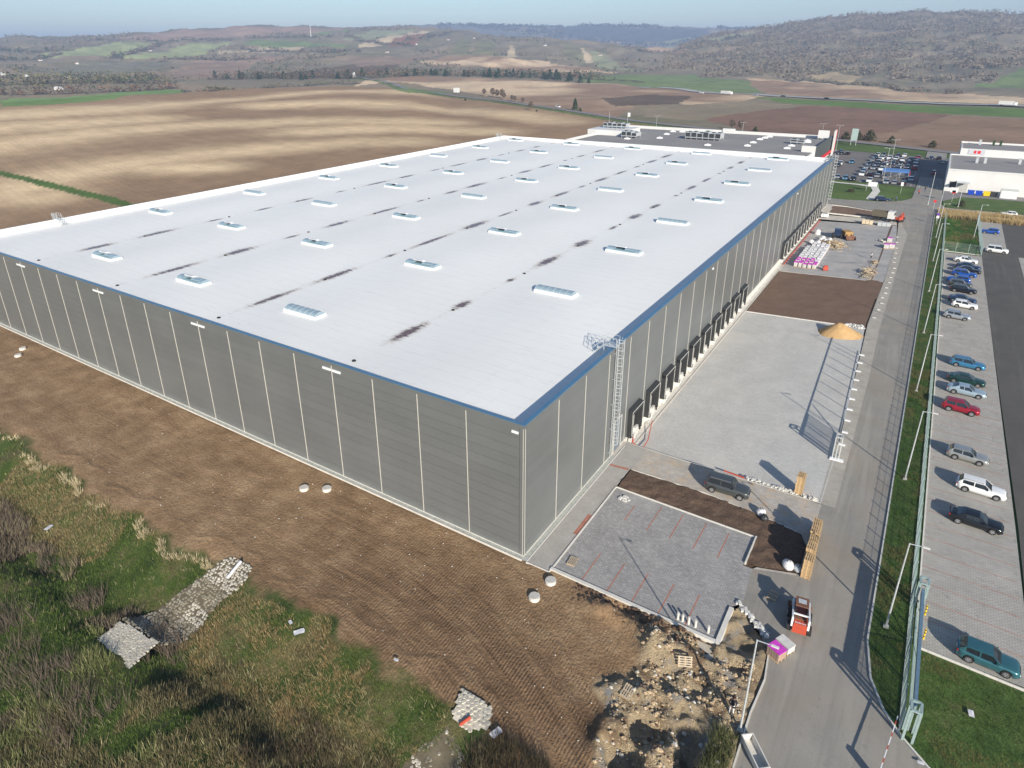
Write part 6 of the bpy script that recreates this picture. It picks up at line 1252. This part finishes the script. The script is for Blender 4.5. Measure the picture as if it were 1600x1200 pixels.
# ------------------------------------------------------------------ grass and weeds
def colmat(name,rough=.9,var=.0,trans=False):
    t=NT(name); c=t.attr('Col','Color'); return t.done(c,rough,0,None,.15)
M['blades']=colmat('grass_blades'); M['twigs']=colmat('leaf_and_twig')
def tufts(name,X,Y,Z,hgt,spread,col_,nb,wid,label,seed=0,lean=None,cat='grass'):
    r_=np.random.default_rng(seed); n=len(X); N=n*nb; X=np.repeat(X,nb);Y=np.repeat(Y,nb);Z=np.repeat(Z,nb);h=np.repeat(hgt,nb)*r_.uniform(.55,1.15,N); sp=np.repeat(spread,nb); C=np.repeat(col_,nb,0)*r_.uniform(.65,1.35,(N,1))
    a_=r_.uniform(0,6.283,N); rad=sp*r_.uniform(0,.6,N); bx=X+np.cos(a_)*rad; by=Y+np.sin(a_)*rad
    th=r_.uniform(0,6.283,N); wx=np.cos(th)*wid*h**.5*.5; wy=np.sin(th)*wid*h**.5*.5
    tx=bx+np.cos(a_)*h*r_.uniform(.1,.75,N); ty=by+np.sin(a_)*h*r_.uniform(.1,.75,N)
    if lean is not None: tx+=lean[0]*h; ty+=lean[1]*h
    V=np.stack([np.stack([bx-wx,by-wy,Z-.05],1),np.stack([bx+wx,by+wy,Z-.05],1),np.stack([tx,ty,Z+h],1)],1).reshape(-1,3)
    F=np.arange(N*3).reshape(-1,3); CC_=np.repeat(C,3,0); CC_[2::3]*=1.25
    o=link(name,npmesh(name,V,F,[M['blades']],{'Col':('FLOAT_COLOR',CC_)})); return tag(o,label,cat,kind='stuff')
G_=np.array; r_=np.random.default_rng(31)
def field(n,x0,x1,y0,y1,dens_y=None):
    return r_.uniform(x0,x1,n),r_.uniform(y0,y1,n)
def meadow(n,x0,x1,y0,y1,seed,nb=6,wid=.055):
    x,y=field(n,x0,x1,y0,y1); e_=south_edge(x); d=e_-y   # distance below the soil edge
    stone=inpoly(x,y,A1)|inpoly(x,y,A2)|inpoly(x,y,[(-27.2,-25.6),(-26.6,-21.8),(-20.6,-22.6),(-21.2,-25.2)])|inpoly(x,y,[(3.2,-14.8),(6.6,-15.4),(7.3,-17.4),(5.6,-18.4),(3.8,-17.8)])|inpoly(x,y,[(4.4,-18.6),(6.8,-19.4),(5.6,-23.5),(2.6,-24.5),(2.2,-21.8)])
    n1=vnoise(x,y,7,61,3); n2=vnoise(x,y,2.2,62,3)
    k=(d>.7+n2*2.2)&~stone&(wrub(x,y)<.5)
    x,y,d,n1,n2=x[k],y[k],d[k],n1[k],n2[k]
    m=len(x); c=np.tile(G_([.088,.115,.028]),(m,1)); h=np.full(m,.32)
    tanm=(n1>.50)|(d<2.2)&(n2>.5); c[tanm]=G_([.21,.165,.08]); h[tanm]=.32
    edge=(d<2.6)&(n2>.47)&(x<-20); c[edge]=G_([.42,.35,.22]); h[edge]=.55
    # dead stalks along the ditch and over the far bank
    dch=(d>8.0)&(d<10.6+n2*1.5)&(x<-20); c[dch]=G_([.15,.12,.085]); h[dch]=.95
    far=(d>12.6+5*(n1-.5))&(n2>.43)&(x<-14); c[far]=G_([.13,.11,.072]); h[far]=.6
    far2=(d>12.0)&(vnoise(x,y,3.1,67,3)>.50)&(x<-12); c[far2]=G_([.14,.155,.06]); h[far2]=.7
    br=(x>-22)&(d>6.2+3*(n1-.4))&(n2>.40); c[br]=G_([.135,.115,.06]); h[br]=.5
    br2=(x>-22)&(d>1.5)&(d<9)&(n2>.52)&(x<-4); c[br2]=G_([.24,.175,.085]); h[br2]=.36
    dkb=(x>6.5)&(d>.5); c[dkb]=G_([.09,.07,.045]); h[dkb]=.8
    grn=(n1<.46)&(d>3.0)&~dkb; c[grn]=G_([.08,.12,.026]); h[grn]=.26
    z=znear(x,y); c=c*r_.uniform(.72,1.35,(m,1)); st_=r_.random(m)<.05; c[st_]=G_([.30,.27,.15]); h[st_]=h[st_]*1.3
    return x,y,z,h,c
for (nm,n,x0,x1,y0,y1,sd,nb,wd) in [('meadow_grass',30000,-34,14,-41,-14,41,7,.055),('meadow_grass',15000,-62,-34,-40,-14,42,6,.07),('meadow_grass',7000,-120,-62,-44,-14,43,5,.11)]:
    x,y,z,h,c=meadow(n,x0,x1,y0,y1,sd); tufts(nm,x,y,z,h,.28+h*.35,c,nb,wd,{41:'mixed green and tan weeds on the bank in the near foreground',42:'weeds and reeds on the left part of the bank',43:'distant rough grass left of the bank'}[sd],sd,lean=(-.15,.1))
# dark scrub clumps in the ditch
x,y=field(2600,-70,-18,-42,-22); k=(vnoise(x,y,4,63,3)>.52)&((south_edge(x)-y)>8.2)&~inpoly(x,y,A1)&~inpoly(x,y,A2); x,y=x[k],y[k]
tufts('dry_scrub',x,y,znear(x,y),np.full(len(x),1.35),np.full(len(x),.6),np.tile(G_([.115,.09,.07]),(len(x),1)),9,.04,'dark leafless scrub leaning over the far bank of the ditch',51,lean=(-.5,.1),cat='scrub')
x,y=field(900,-8,12,-30,-16); k=(vnoise(x,y,3,64,3)>.5)&((south_edge(x)-y)>7); x,y=x[k],y[k]
tufts('dry_scrub',x,y,znear(x,y),np.full(len(x),1.0),np.full(len(x),.5),np.tile(G_([.10,.075,.05]),(len(x),1)),9,.04,'brown scrub in the dip at the bottom of the picture',52,cat='scrub')
x,y=field(420,7.6,12.5,-21,-16.6); tufts('dry_scrub',x,y,znear(x,y),np.full(len(x),.9),np.full(len(x),.4),np.tile(G_([.075,.06,.035]),(len(x),1)),9,.04,'dark brown bush beside the wheel ruts at the bottom edge',53,cat='scrub')
x,y=field(300,20.9,22.5,-13.0,-7.4); tufts('dry_scrub',x,y,znear(x,y),np.full(len(x),.62),np.full(len(x),.4),np.tile(G_([.10,.11,.045]),(len(x),1)),10,.045,'green-brown weeds round the foot of the street lamp',54,cat='scrub')
# lawn tufts
def lawn(n,x0,x1,y0,y1,h,c,label,seed,nb=5,wd=.05,keep=None,name='lawn_grass'):
    x,y=field(n,x0,x1,y0,y1)
    if keep is not None: k=keep(x,y); x,y=x[k],y[k]
    n1=vnoise(x,y,2.5,65,3); c=np.tile(G_(c),(len(x),1)); m=n1>.58; c[m]=G_([.15,.135,.055]); m=n1<.42; c[m]=c[m]*.6
    tufts(name,x,y,np.zeros(len(x))+.02,np.full(len(x),h)*(.6+n1),np.full(len(x),.25),c,nb,wd,label,seed)
gsp=[(29.6,146),(29.6,61),(29.6,20),(29.6,7.1),(30.2,3.2),(31.3,.8),(32.3,-.6),(32.3,146)]
lawn(9000,29.6,32.2,-1,70,.20,(.055,.11,.022),'long grass of the strip between road and fence',55,5,.045,lambda x,y:inpoly(x,y,gsp)); lawn(4500,29.6,32.1,70,186,.2,(.055,.11,.022),'grass of the far half of the strip beside the road',56,4,.07)
lawn(9000,32.9,41,-14,8.0,.15,(.07,.12,.025),'rough lawn in the lower right corner',57,6,.04,lambda x,y:inpoly(x,y,[(32.6,8.2),(41,8),(41,-14),(40.3,-6.6),(34.4,-2.8),(32.7,-1)]))
lawn(4500,32.5,39.9,147,186,.3,(.05,.12,.02),'fenced far lawn behind the cross fence',58,4,.09); 
x,y=field(2600,30.5,52,187.5,197); k=~((y>190.5)&(y<192.5)&(x>39)); x,y=x[k],y[k]; n1=vnoise(x,y,2,66,2)
tufts('dry_reeds',x,y,np.zeros(len(x)),.9+n1*.7,np.full(len(x),.4),np.tile(G_([.38,.29,.15]),(len(x),1)),7,.10,'band of tall tan ornamental grass at the far end of the fenced lawn',59)
x,y=field(700,40.4,60,187,189.5); tufts('dry_reeds',x,y,np.zeros(len(x)),np.full(len(x),1.2),np.full(len(x),.4),np.tile(G_([.40,.30,.15]),(len(x),1)),7,.10,'tan reed row along the end of the right-hand car park',60)
# ------------------------------------------------------------------ trees
def tree_mesh(kind,seed):
    r_=np.random.default_rng(seed); tk_=MB(); h={'bare':9.0,'conifer':10.0,'bush':3.6}[kind]
    tips=[]
    if kind=='conifer':
        tk_.tube((0,0,0),(0,0,h*.9),.18,6,.04); V=[];F=[];C=[]
        for i in range(420):
            z=h*(.1+.88*r_.random()); rad=(1-(z/h))**.75*h*.30*(.45+.6*r_.random())+.15; a_=r_.uniform(0,6.283); tips.append((rad*math.cos(a_),rad*math.sin(a_),z-.1*rad))
        base=G_([.030,.058,.026]); sz=.62
    elif kind=='bare':
        tk_.tube((0,0,0),(0,0,h*.32),.2,6,.14); nd=[((0,0,h*.32),.14)]
        for i in range(7):
            a_=i*.9+r_.uniform(-.3,.3); q=(math.cos(a_)*h*r_.uniform(.16,.3),math.sin(a_)*h*r_.uniform(.16,.3),h*r_.uniform(.6,.92)); tk_.tube((0,0,h*r_.uniform(.22,.4)),q,.09,5,.02)
            for j in range(4):
                q2=(q[0]+r_.normal()*h*.09,q[1]+r_.normal()*h*.09,q[2]+r_.uniform(-.05,.12)*h); tk_.tube(tuple(.5*a+.0+.5*b for a,b in zip(q,(0,0,h*.35))),q2,.035,4,.01)
        for i in range(260):
            a_=r_.uniform(0,6.283); u=r_.random()**.5; zz=r_.uniform(-1,1); tips.append((math.cos(a_)*u*h*.31*(1-zz*zz*.7),math.sin(a_)*u*h*.31*(1-zz*zz*.7),h*(.64+.32*zz)))
        base=G_([.15,.12,.095]); sz=.8
    else:
        for i in range(5): a_=i*1.3; tk_.tube((0,0,0),(math.cos(a_)*1.2,math.sin(a_)*1.2,h*.7),.06,5,.02)
        for i in range(240):
            a_=r_.uniform(0,6.283); u=r_.random()**.5; zz=r_.random(); tips.append((math.cos(a_)*u*h*.55*(1.1-zz*zz),math.sin(a_)*u*h*.55*(1.1-zz*zz),h*zz*.95+.1))
        base=G_([.075,.075,.04]); sz=.55
    V=[];C=[]
    for p in tips:
        k=3 if kind!='bare' else 3; cc=base*r_.uniform(.6,1.5)
        for _ in range(k):
            d=r_.normal(size=(3,3))*np.array([sz,sz,sz*.8])*.5
            if kind=='bare': d[1]*=.25; d[2]=d[2]*.9+np.array([0,0,.5])
            for q in range(3): V.append(np.array(p)+d[q]); C.append(cc)
    V=G_(V); return tk_.mesh('trunk',[M['bark']]), npmesh('crown',V,np.arange(len(V)).reshape(-1,3),[M['twigs']],{'Col':('FLOAT_COLOR',G_(C))})
M['bark']=plain('bark',(.11,.085,.065),.95,var=.3)
TM={k:[tree_mesh(k,100+10*i+j) for j in range(3)] for i,k in enumerate(('bare','conifer','bush'))}
def tree(kind,x,y,sc,label,grp,z=None,wide=1.0):
    z=float(terr(x,y))-.3 if z is None else z; tk_,cr=TM[kind][rnd.randrange(3)]; nm={'bare':'bare_tree','conifer':'conifer','bush':'bush'}[kind]
    o=empty(nm,label,'bush' if kind=='bush' else 'tree',(x,y,z),rnd.uniform(0,6),grp); o.scale=(sc*wide,sc*wide,sc); link('trunk',tk_,o); link('crown',cr,o)
con=[(-1054,717),(-1038,741),(-1017,745),(-977,738),(-915,751),(-850,733),(-907,804),(-836,788),(-841,808),(-852,879),(-836,898),(-750,885),(-734,899),(-720,917),(-681,938),(-654,964),(-655,1010),(-643,1036),(-605,1028),(-575,1020),(-509,963),(-493,965),(-460,963)]
def ordw(i): return (ORD+['seventeenth','eighteenth','nineteenth','twentieth','twenty-first','twenty-second','twenty-third','twenty-fourth'])[i]
for q_,(x,y) in enumerate(con):
    for k in range(2): tree('conifer',x+rnd.uniform(-14,14),y+rnd.uniform(-14,14),rnd.uniform(.8,.98)+(.35 if k else 0),f"{'taller' if k else 'shorter'} pine of the {ordw(q_)} pair from the left in the tree belt",'pines in the tree belt',wide=1.25)
for k,(x,y) in enumerate([(-665,985),(-650,990),(-560,1015),(-545,1010)]): tree('conifer',x,y,1.7,ORD[k]+' tall dark pine from the left above the belt beyond the tan field','tall pines beyond the tan field',wide=1.1)
rt_=[(-395,537,.75,'bush','bush at the side of the country road by the white hut'),(-413,598,.9,'bare','bare tree standing by the white panel near the road'),(-396,590,1.1,'bare','leafless tree, largest in the clump along the country road'),(-378,581,1.1,'bare','leafless tree, second in the clump along the country road'),(-388,586,1.0,'bare','leafless tree, third in the clump along the country road'),(-366,566,.8,'bare','leafless tree, fourth in the clump along the country road'),(-346,550,.7,'bare','leafless tree, fifth in the clump along the country road'),(-321,530,.7,'bare','leafless tree, sixth in the clump along the country road'),(-337,541,.7,'bare','leafless tree, smallest in the clump along the country road'),(-272,462,.85,'bare','single bare roadside tree before the small red bush'),(-262,455,.5,'bush','small reddish bush next to the single roadside tree'),(-240,482,1.0,'conifer','round dark evergreen on the far side of the country road'),(-233,478,.8,'bush','yellowish bush beside the round evergreen'),(-18,379,1.2,'bush','bare grey shrub behind the country road right of the billboard'),(-12,380,1.3,'bush','second bare grey shrub behind the country road'),(-6,379,1.6,'bush','largest grey shrub behind the country road'),(5,372,1.1,'bush','grey shrub at the right end behind the country road'),(24,364,1.0,'bush','low dark shrub by the country road sign'),(-70,392,.9,'bush','small shrub behind the roof units of the store'),(-86,398,.7,'bare','thin bare tree behind the roof units of the store'),(-80,396,.7,'bare','second thin bare tree behind the roof units of the store')]
for x,y,s_,k_,l_ in rt_: tree(k_,x,y,s_,l_,'plants along the country road')
tree('bush',36.2,207.5,.55,'small green shrub at the near edge of the lawn by the white store','shrubs by the store',z=0)
for k in range(8): tree('bush',-8+rnd.uniform(-3,14),202.5+rnd.uniform(-1,8)+12,.28,f'dry brown tuft, {ORD[k]} on the far lawn behind the hall corner','dry tufts on the far lawn',z=0)
# masses of distant trees
def wood(name,pts,label,sz=2.6,seed=0,hh=7,pal=None,k=7):
    r_=np.random.default_rng(seed); pts=G_(pts); n=len(pts); z=terr(pts[:,0],pts[:,1])
    pal=pal or [(.14,.12,.095),(.17,.14,.11),(.12,.12,.075),(.18,.125,.09),(.06,.085,.05)]
    pc=G_(pal)[r_.integers(0,len(pal),n)]*r_.uniform(.8,1.2,(n,1)); hs=hh*r_.uniform(.5,1.25,n)
    c=np.repeat(np.stack([pts[:,0],pts[:,1],z],1),k,0); hsr=np.repeat(hs,k); c=c+np.stack([r_.normal(0,.28,n*k)*hsr,r_.normal(0,.28,n*k)*hsr,r_.uniform(.1,1,n*k)*hsr],1)
    V=(c[:,None,:]+r_.normal(0,sz*.5,(n*k,3,3))*np.array([1,1,.8])).reshape(-1,3); C=np.repeat(np.repeat(pc,k,0)*r_.uniform(.85,1.15,(n*k,1)),3,0)
    tag(link(name,npmesh(name,V,np.arange(len(V)).reshape(-1,3),[M['twigs']],{'Col':('FLOAT_COLOR',C)})),label,'trees',kind='stuff')
def along(L,step,width,seed):
    r_=np.random.default_rng(seed); out=[]
    for (ax,ay),(bx,by) in zip(L,L[1:]):
        l=math.hypot(bx-ax,by-ay); n=int(l/step)
        for i in range(n): u=r_.random(); out.append((ax+(bx-ax)*u+r_.normal()*width,ay+(by-ay)*u+r_.normal()*width))
    return out
BL=LINES['belt']
wood('hedgerow',along(BL[0],1.2,9,1),'reddish brown hedge along the green strip behind the ploughed field',2.4,1,8,[(.16,.085,.05),(.11,.08,.055),(.09,.075,.05)])
wood('tree_belt',along(BL[1],.5,30,2),'broad belt of leafless trees with white houses behind the ploughed field',2.8,2,13,[(.14,.12,.09),(.12,.11,.055),(.075,.085,.045),(.16,.14,.06),(.04,.06,.03)])
wood('hedgerow',along(BL[2],2.2,5,3),'low bushes along the far edge of the ploughed field',2.0,3,4)
wood('tree_belt',along(BL[3],.9,16,4),'belt of mixed pines and bare trees crossing the middle distance',2.8,4,12,[(.035,.055,.028),(.05,.07,.035),(.11,.085,.06),(.15,.09,.06)])
wood('hedgerow',along(BL[5],2.5,10,5),'line of shrubs along the foot of the right-hand hill',2.4,5,5)
for i,L in enumerate(LINES['hedge']): wood('hedgerow',along(L,6,9,10+i),['dark hedge at the left foot of the hills','hedge between the two pale green fields','long dark hedge line below the hilltop','hedge above the brown fields','short hedge climbing the hill','hedge between the brown terraces','low hedge at the far left','hedge on the hill shoulder','dark hedge climbing to the right','hedge on the far right shoulder'][i%10],5,20+i,8)
def scatter(n,azr,dr,seed,thr,ns=160):
    r_=np.random.default_rng(seed); az=np.radians(r_.uniform(*azr,n)); d=np.sqrt(r_.uniform(dr[0]**2,dr[1]**2,n)); x=CAM[0]+d*np.sin(az); y=CAM[1]+d*np.cos(az)
    k=vnoise(x,y,ns,seed+70,4)>thr
    for kd,P in COVER: 
        k&=~inpoly(x,y,P)
    return np.stack([x[k],y[k]],1)
wood('hillside_wood',scatter(17000,(-20,20),(1450,3300),61,.45,120),'grey-brown leafless wood covering the right-hand hill',3.6,61,9,[(.185,.15,.11),(.20,.16,.12),(.165,.145,.10),(.215,.17,.12)],11)
wood('hillside_wood',scatter(9000,(-75,-20),(1500,3500),62,.57),'scattered scrub and copses on the left and middle hills',4.5,62,7,[(.155,.135,.10),(.19,.145,.105),(.13,.13,.085),(.075,.09,.06)],6)
wood('ridge_wood',scatter(9000,(-38,8),(4800,6300),63,.42,400),'blue-grey woods on the farthest ridge',14,63,14,[(.06,.065,.06),(.08,.075,.065)],4)
# distant houses
mb=MB(); mb.box(-6,6,-4,4,-1,3.4); mb.add([(-6,-4,3.4),(-6,4,3.4),(-6,0,5.6),(6,-4,3.4),(6,4,3.4),(6,0,5.6)],[(0,2,1),(3,4,5)]); hw=mb.mesh('walls',[M['store_white']])
mb=MB(); mb.add([(-6.5,-4.6,3.2),(6.5,-4.6,3.2),(6.5,0,5.9),(-6.5,0,5.9),(-6.5,4.6,3.2),(6.5,4.6,3.2)],[(0,1,2,3),(3,2,5,4)]); 
hr=[mb.mesh('roof',[M['store_white']]),mb.mesh('roof',[plain('tile_red',(.35,.12,.07),.8)])]; mb=MB()
for x in(-4,-1,2): mb.box(x,x+1.2,-4.05,-4,1,2.3)
hwin=mb.mesh('window',[M['dark_metal']])
for i,(x,y,lb) in enumerate([(-1304,483,'white house at the far left in the tree belt'),(-1259,499,'second white house from the left in the tree belt'),(-1195,532,'third white house in the tree belt with a long roof'),(-1667,781,'small white farm house on the brown field'),(-1901,811,'small pale house below the dark copse'),(-2095,1217,'lone pale hut below the green fields'),(-980,416,'low white sheds beside the reddish hedge'),(-1514,1985,'white cottage high on the vineyard hill'),(-1120,1991,'white cottage among the vineyards on the right'),(-1532,2169,'small house near the hill crest'),(-1436,1575,'small hut on the slope'),(-1501,1791,'white hut beside the vineyard path'),(-856,1851,'white cottage at the right end of the vineyards')]):
    o=empty('house',lb,'house',(x,y,float(terr(x,y))+.3),rnd.uniform(-.5,.5),'houses on the hills'); s_=.75; o.scale=(s_*(1.4 if i<3 else 1),s_,s_*.8); link('walls',hw,o); link('roof',hr[0 if i in(0,1,2,6,8) else 1],o); link('window',hwin,o)
mb=MB(); mb.cb((0,0,3.6),(6,4,5.2)); mb.bar((-2,0,-1),(-2,0,1.5),.3); mb.bar((2,0,-1),(2,0,1.5),.3); tag(mb.obj('roadside_board',M['store_white'],None,(-467,619,float(terr(-467,619)))),'white square board beside the country road far behind the hall','sign')
mb=MB(); mb.cb((0,0,2.5),(5,4,5)); mb.cb((0,0,6.5),(2.5,2.5,4)); tag(mb.obj('transformer_tower',M['store_white'],None,(-835,822,float(terr(-835,822)))),'small pale tower hut at the field edge beside the pines','hut')
for x,y,h,lb in [(-2064,1848,45,'slender transmitter mast on the middle hilltop'),(-1300,5200,60,'thin mast on the farthest ridge')]:
    mb=MB(); mb.tube((0,0,-2),(0,0,h),1.4,5,.5); tag(mb.obj('radio_mast',M['store_white'],None,(x,y,float(terr(x,y)))),lb,'mast')
# far vehicles
def lorry(x,y,rz,label,zoff=.7,box='store_white'):
    o=empty('lorry',label,'lorry',(x,y,float(terr(x,y))+zoff),rz); mb=MB(); mb.box(-6.5,4,-1.25,1.25,1.1,4.0); mb.obj('trailer',M[box],o); mb=MB(); mb.box(4.5,6.8,-1.2,1.2,.7,3.3); mb.obj('cab',M['white_paint'],o)
    for xx in(-5,-3.7,5.3):
        mb=MB(); mb.tube((xx,-1.2,.5),(xx,1.2,.5),.5,8); mb.obj('wheel',M['tyre'],o)
lorry(-182,736,R(-16),'white lorry on the motorway above the middle of the picture'); lorry(70,694,R(-8),'white lorry on the motorway at the right edge')
for x,y,rz,c_,l_ in [(-263,494,R(-28),'white','white van driving on the country road behind the hall'),(-221,773,R(-20),'white','white car on the motorway left of the lorry'),(-150,731,R(-14),'silver','silver car on the motorway right of the lorry'),(-76,712,R(-10),'black','dark car on the motorway above the store'),(-120,726,R(-10),'grey','grey car on the motorway behind the silver one')]:
    o=link('driving_car',LC,None,(x,y,float(terr(x,y))+.75)); o.rotation_euler=(0,0,rz); o.scale=(1.2,1.2,1.3); o.material_slots[0].link='OBJECT'; o.material_slots[0].material=PC[c_]; tag(o,l_,'car','distant moving cars')
# ------------------------------------------------------------------ haze
t=bpy.data.materials.new('haze'); t.use_nodes=True; nt=t.node_tree; nt.nodes.clear(); pv=nt.nodes.new('ShaderNodeVolumePrincipled'); oo=nt.nodes.new('ShaderNodeOutputMaterial'); nt.links.new(pv.outputs[0],oo.inputs['Volume'])
pv.inputs['Color'].default_value=(.46,.62,.94,1); pv.inputs['Density'].default_value=1.8e-4; pv.inputs['Anisotropy'].default_value=0.0
mb=MB(); mb.box(-14000,14000,-9000,16000,-14,330); tag(mb.obj('haze',t),kind='stuff')
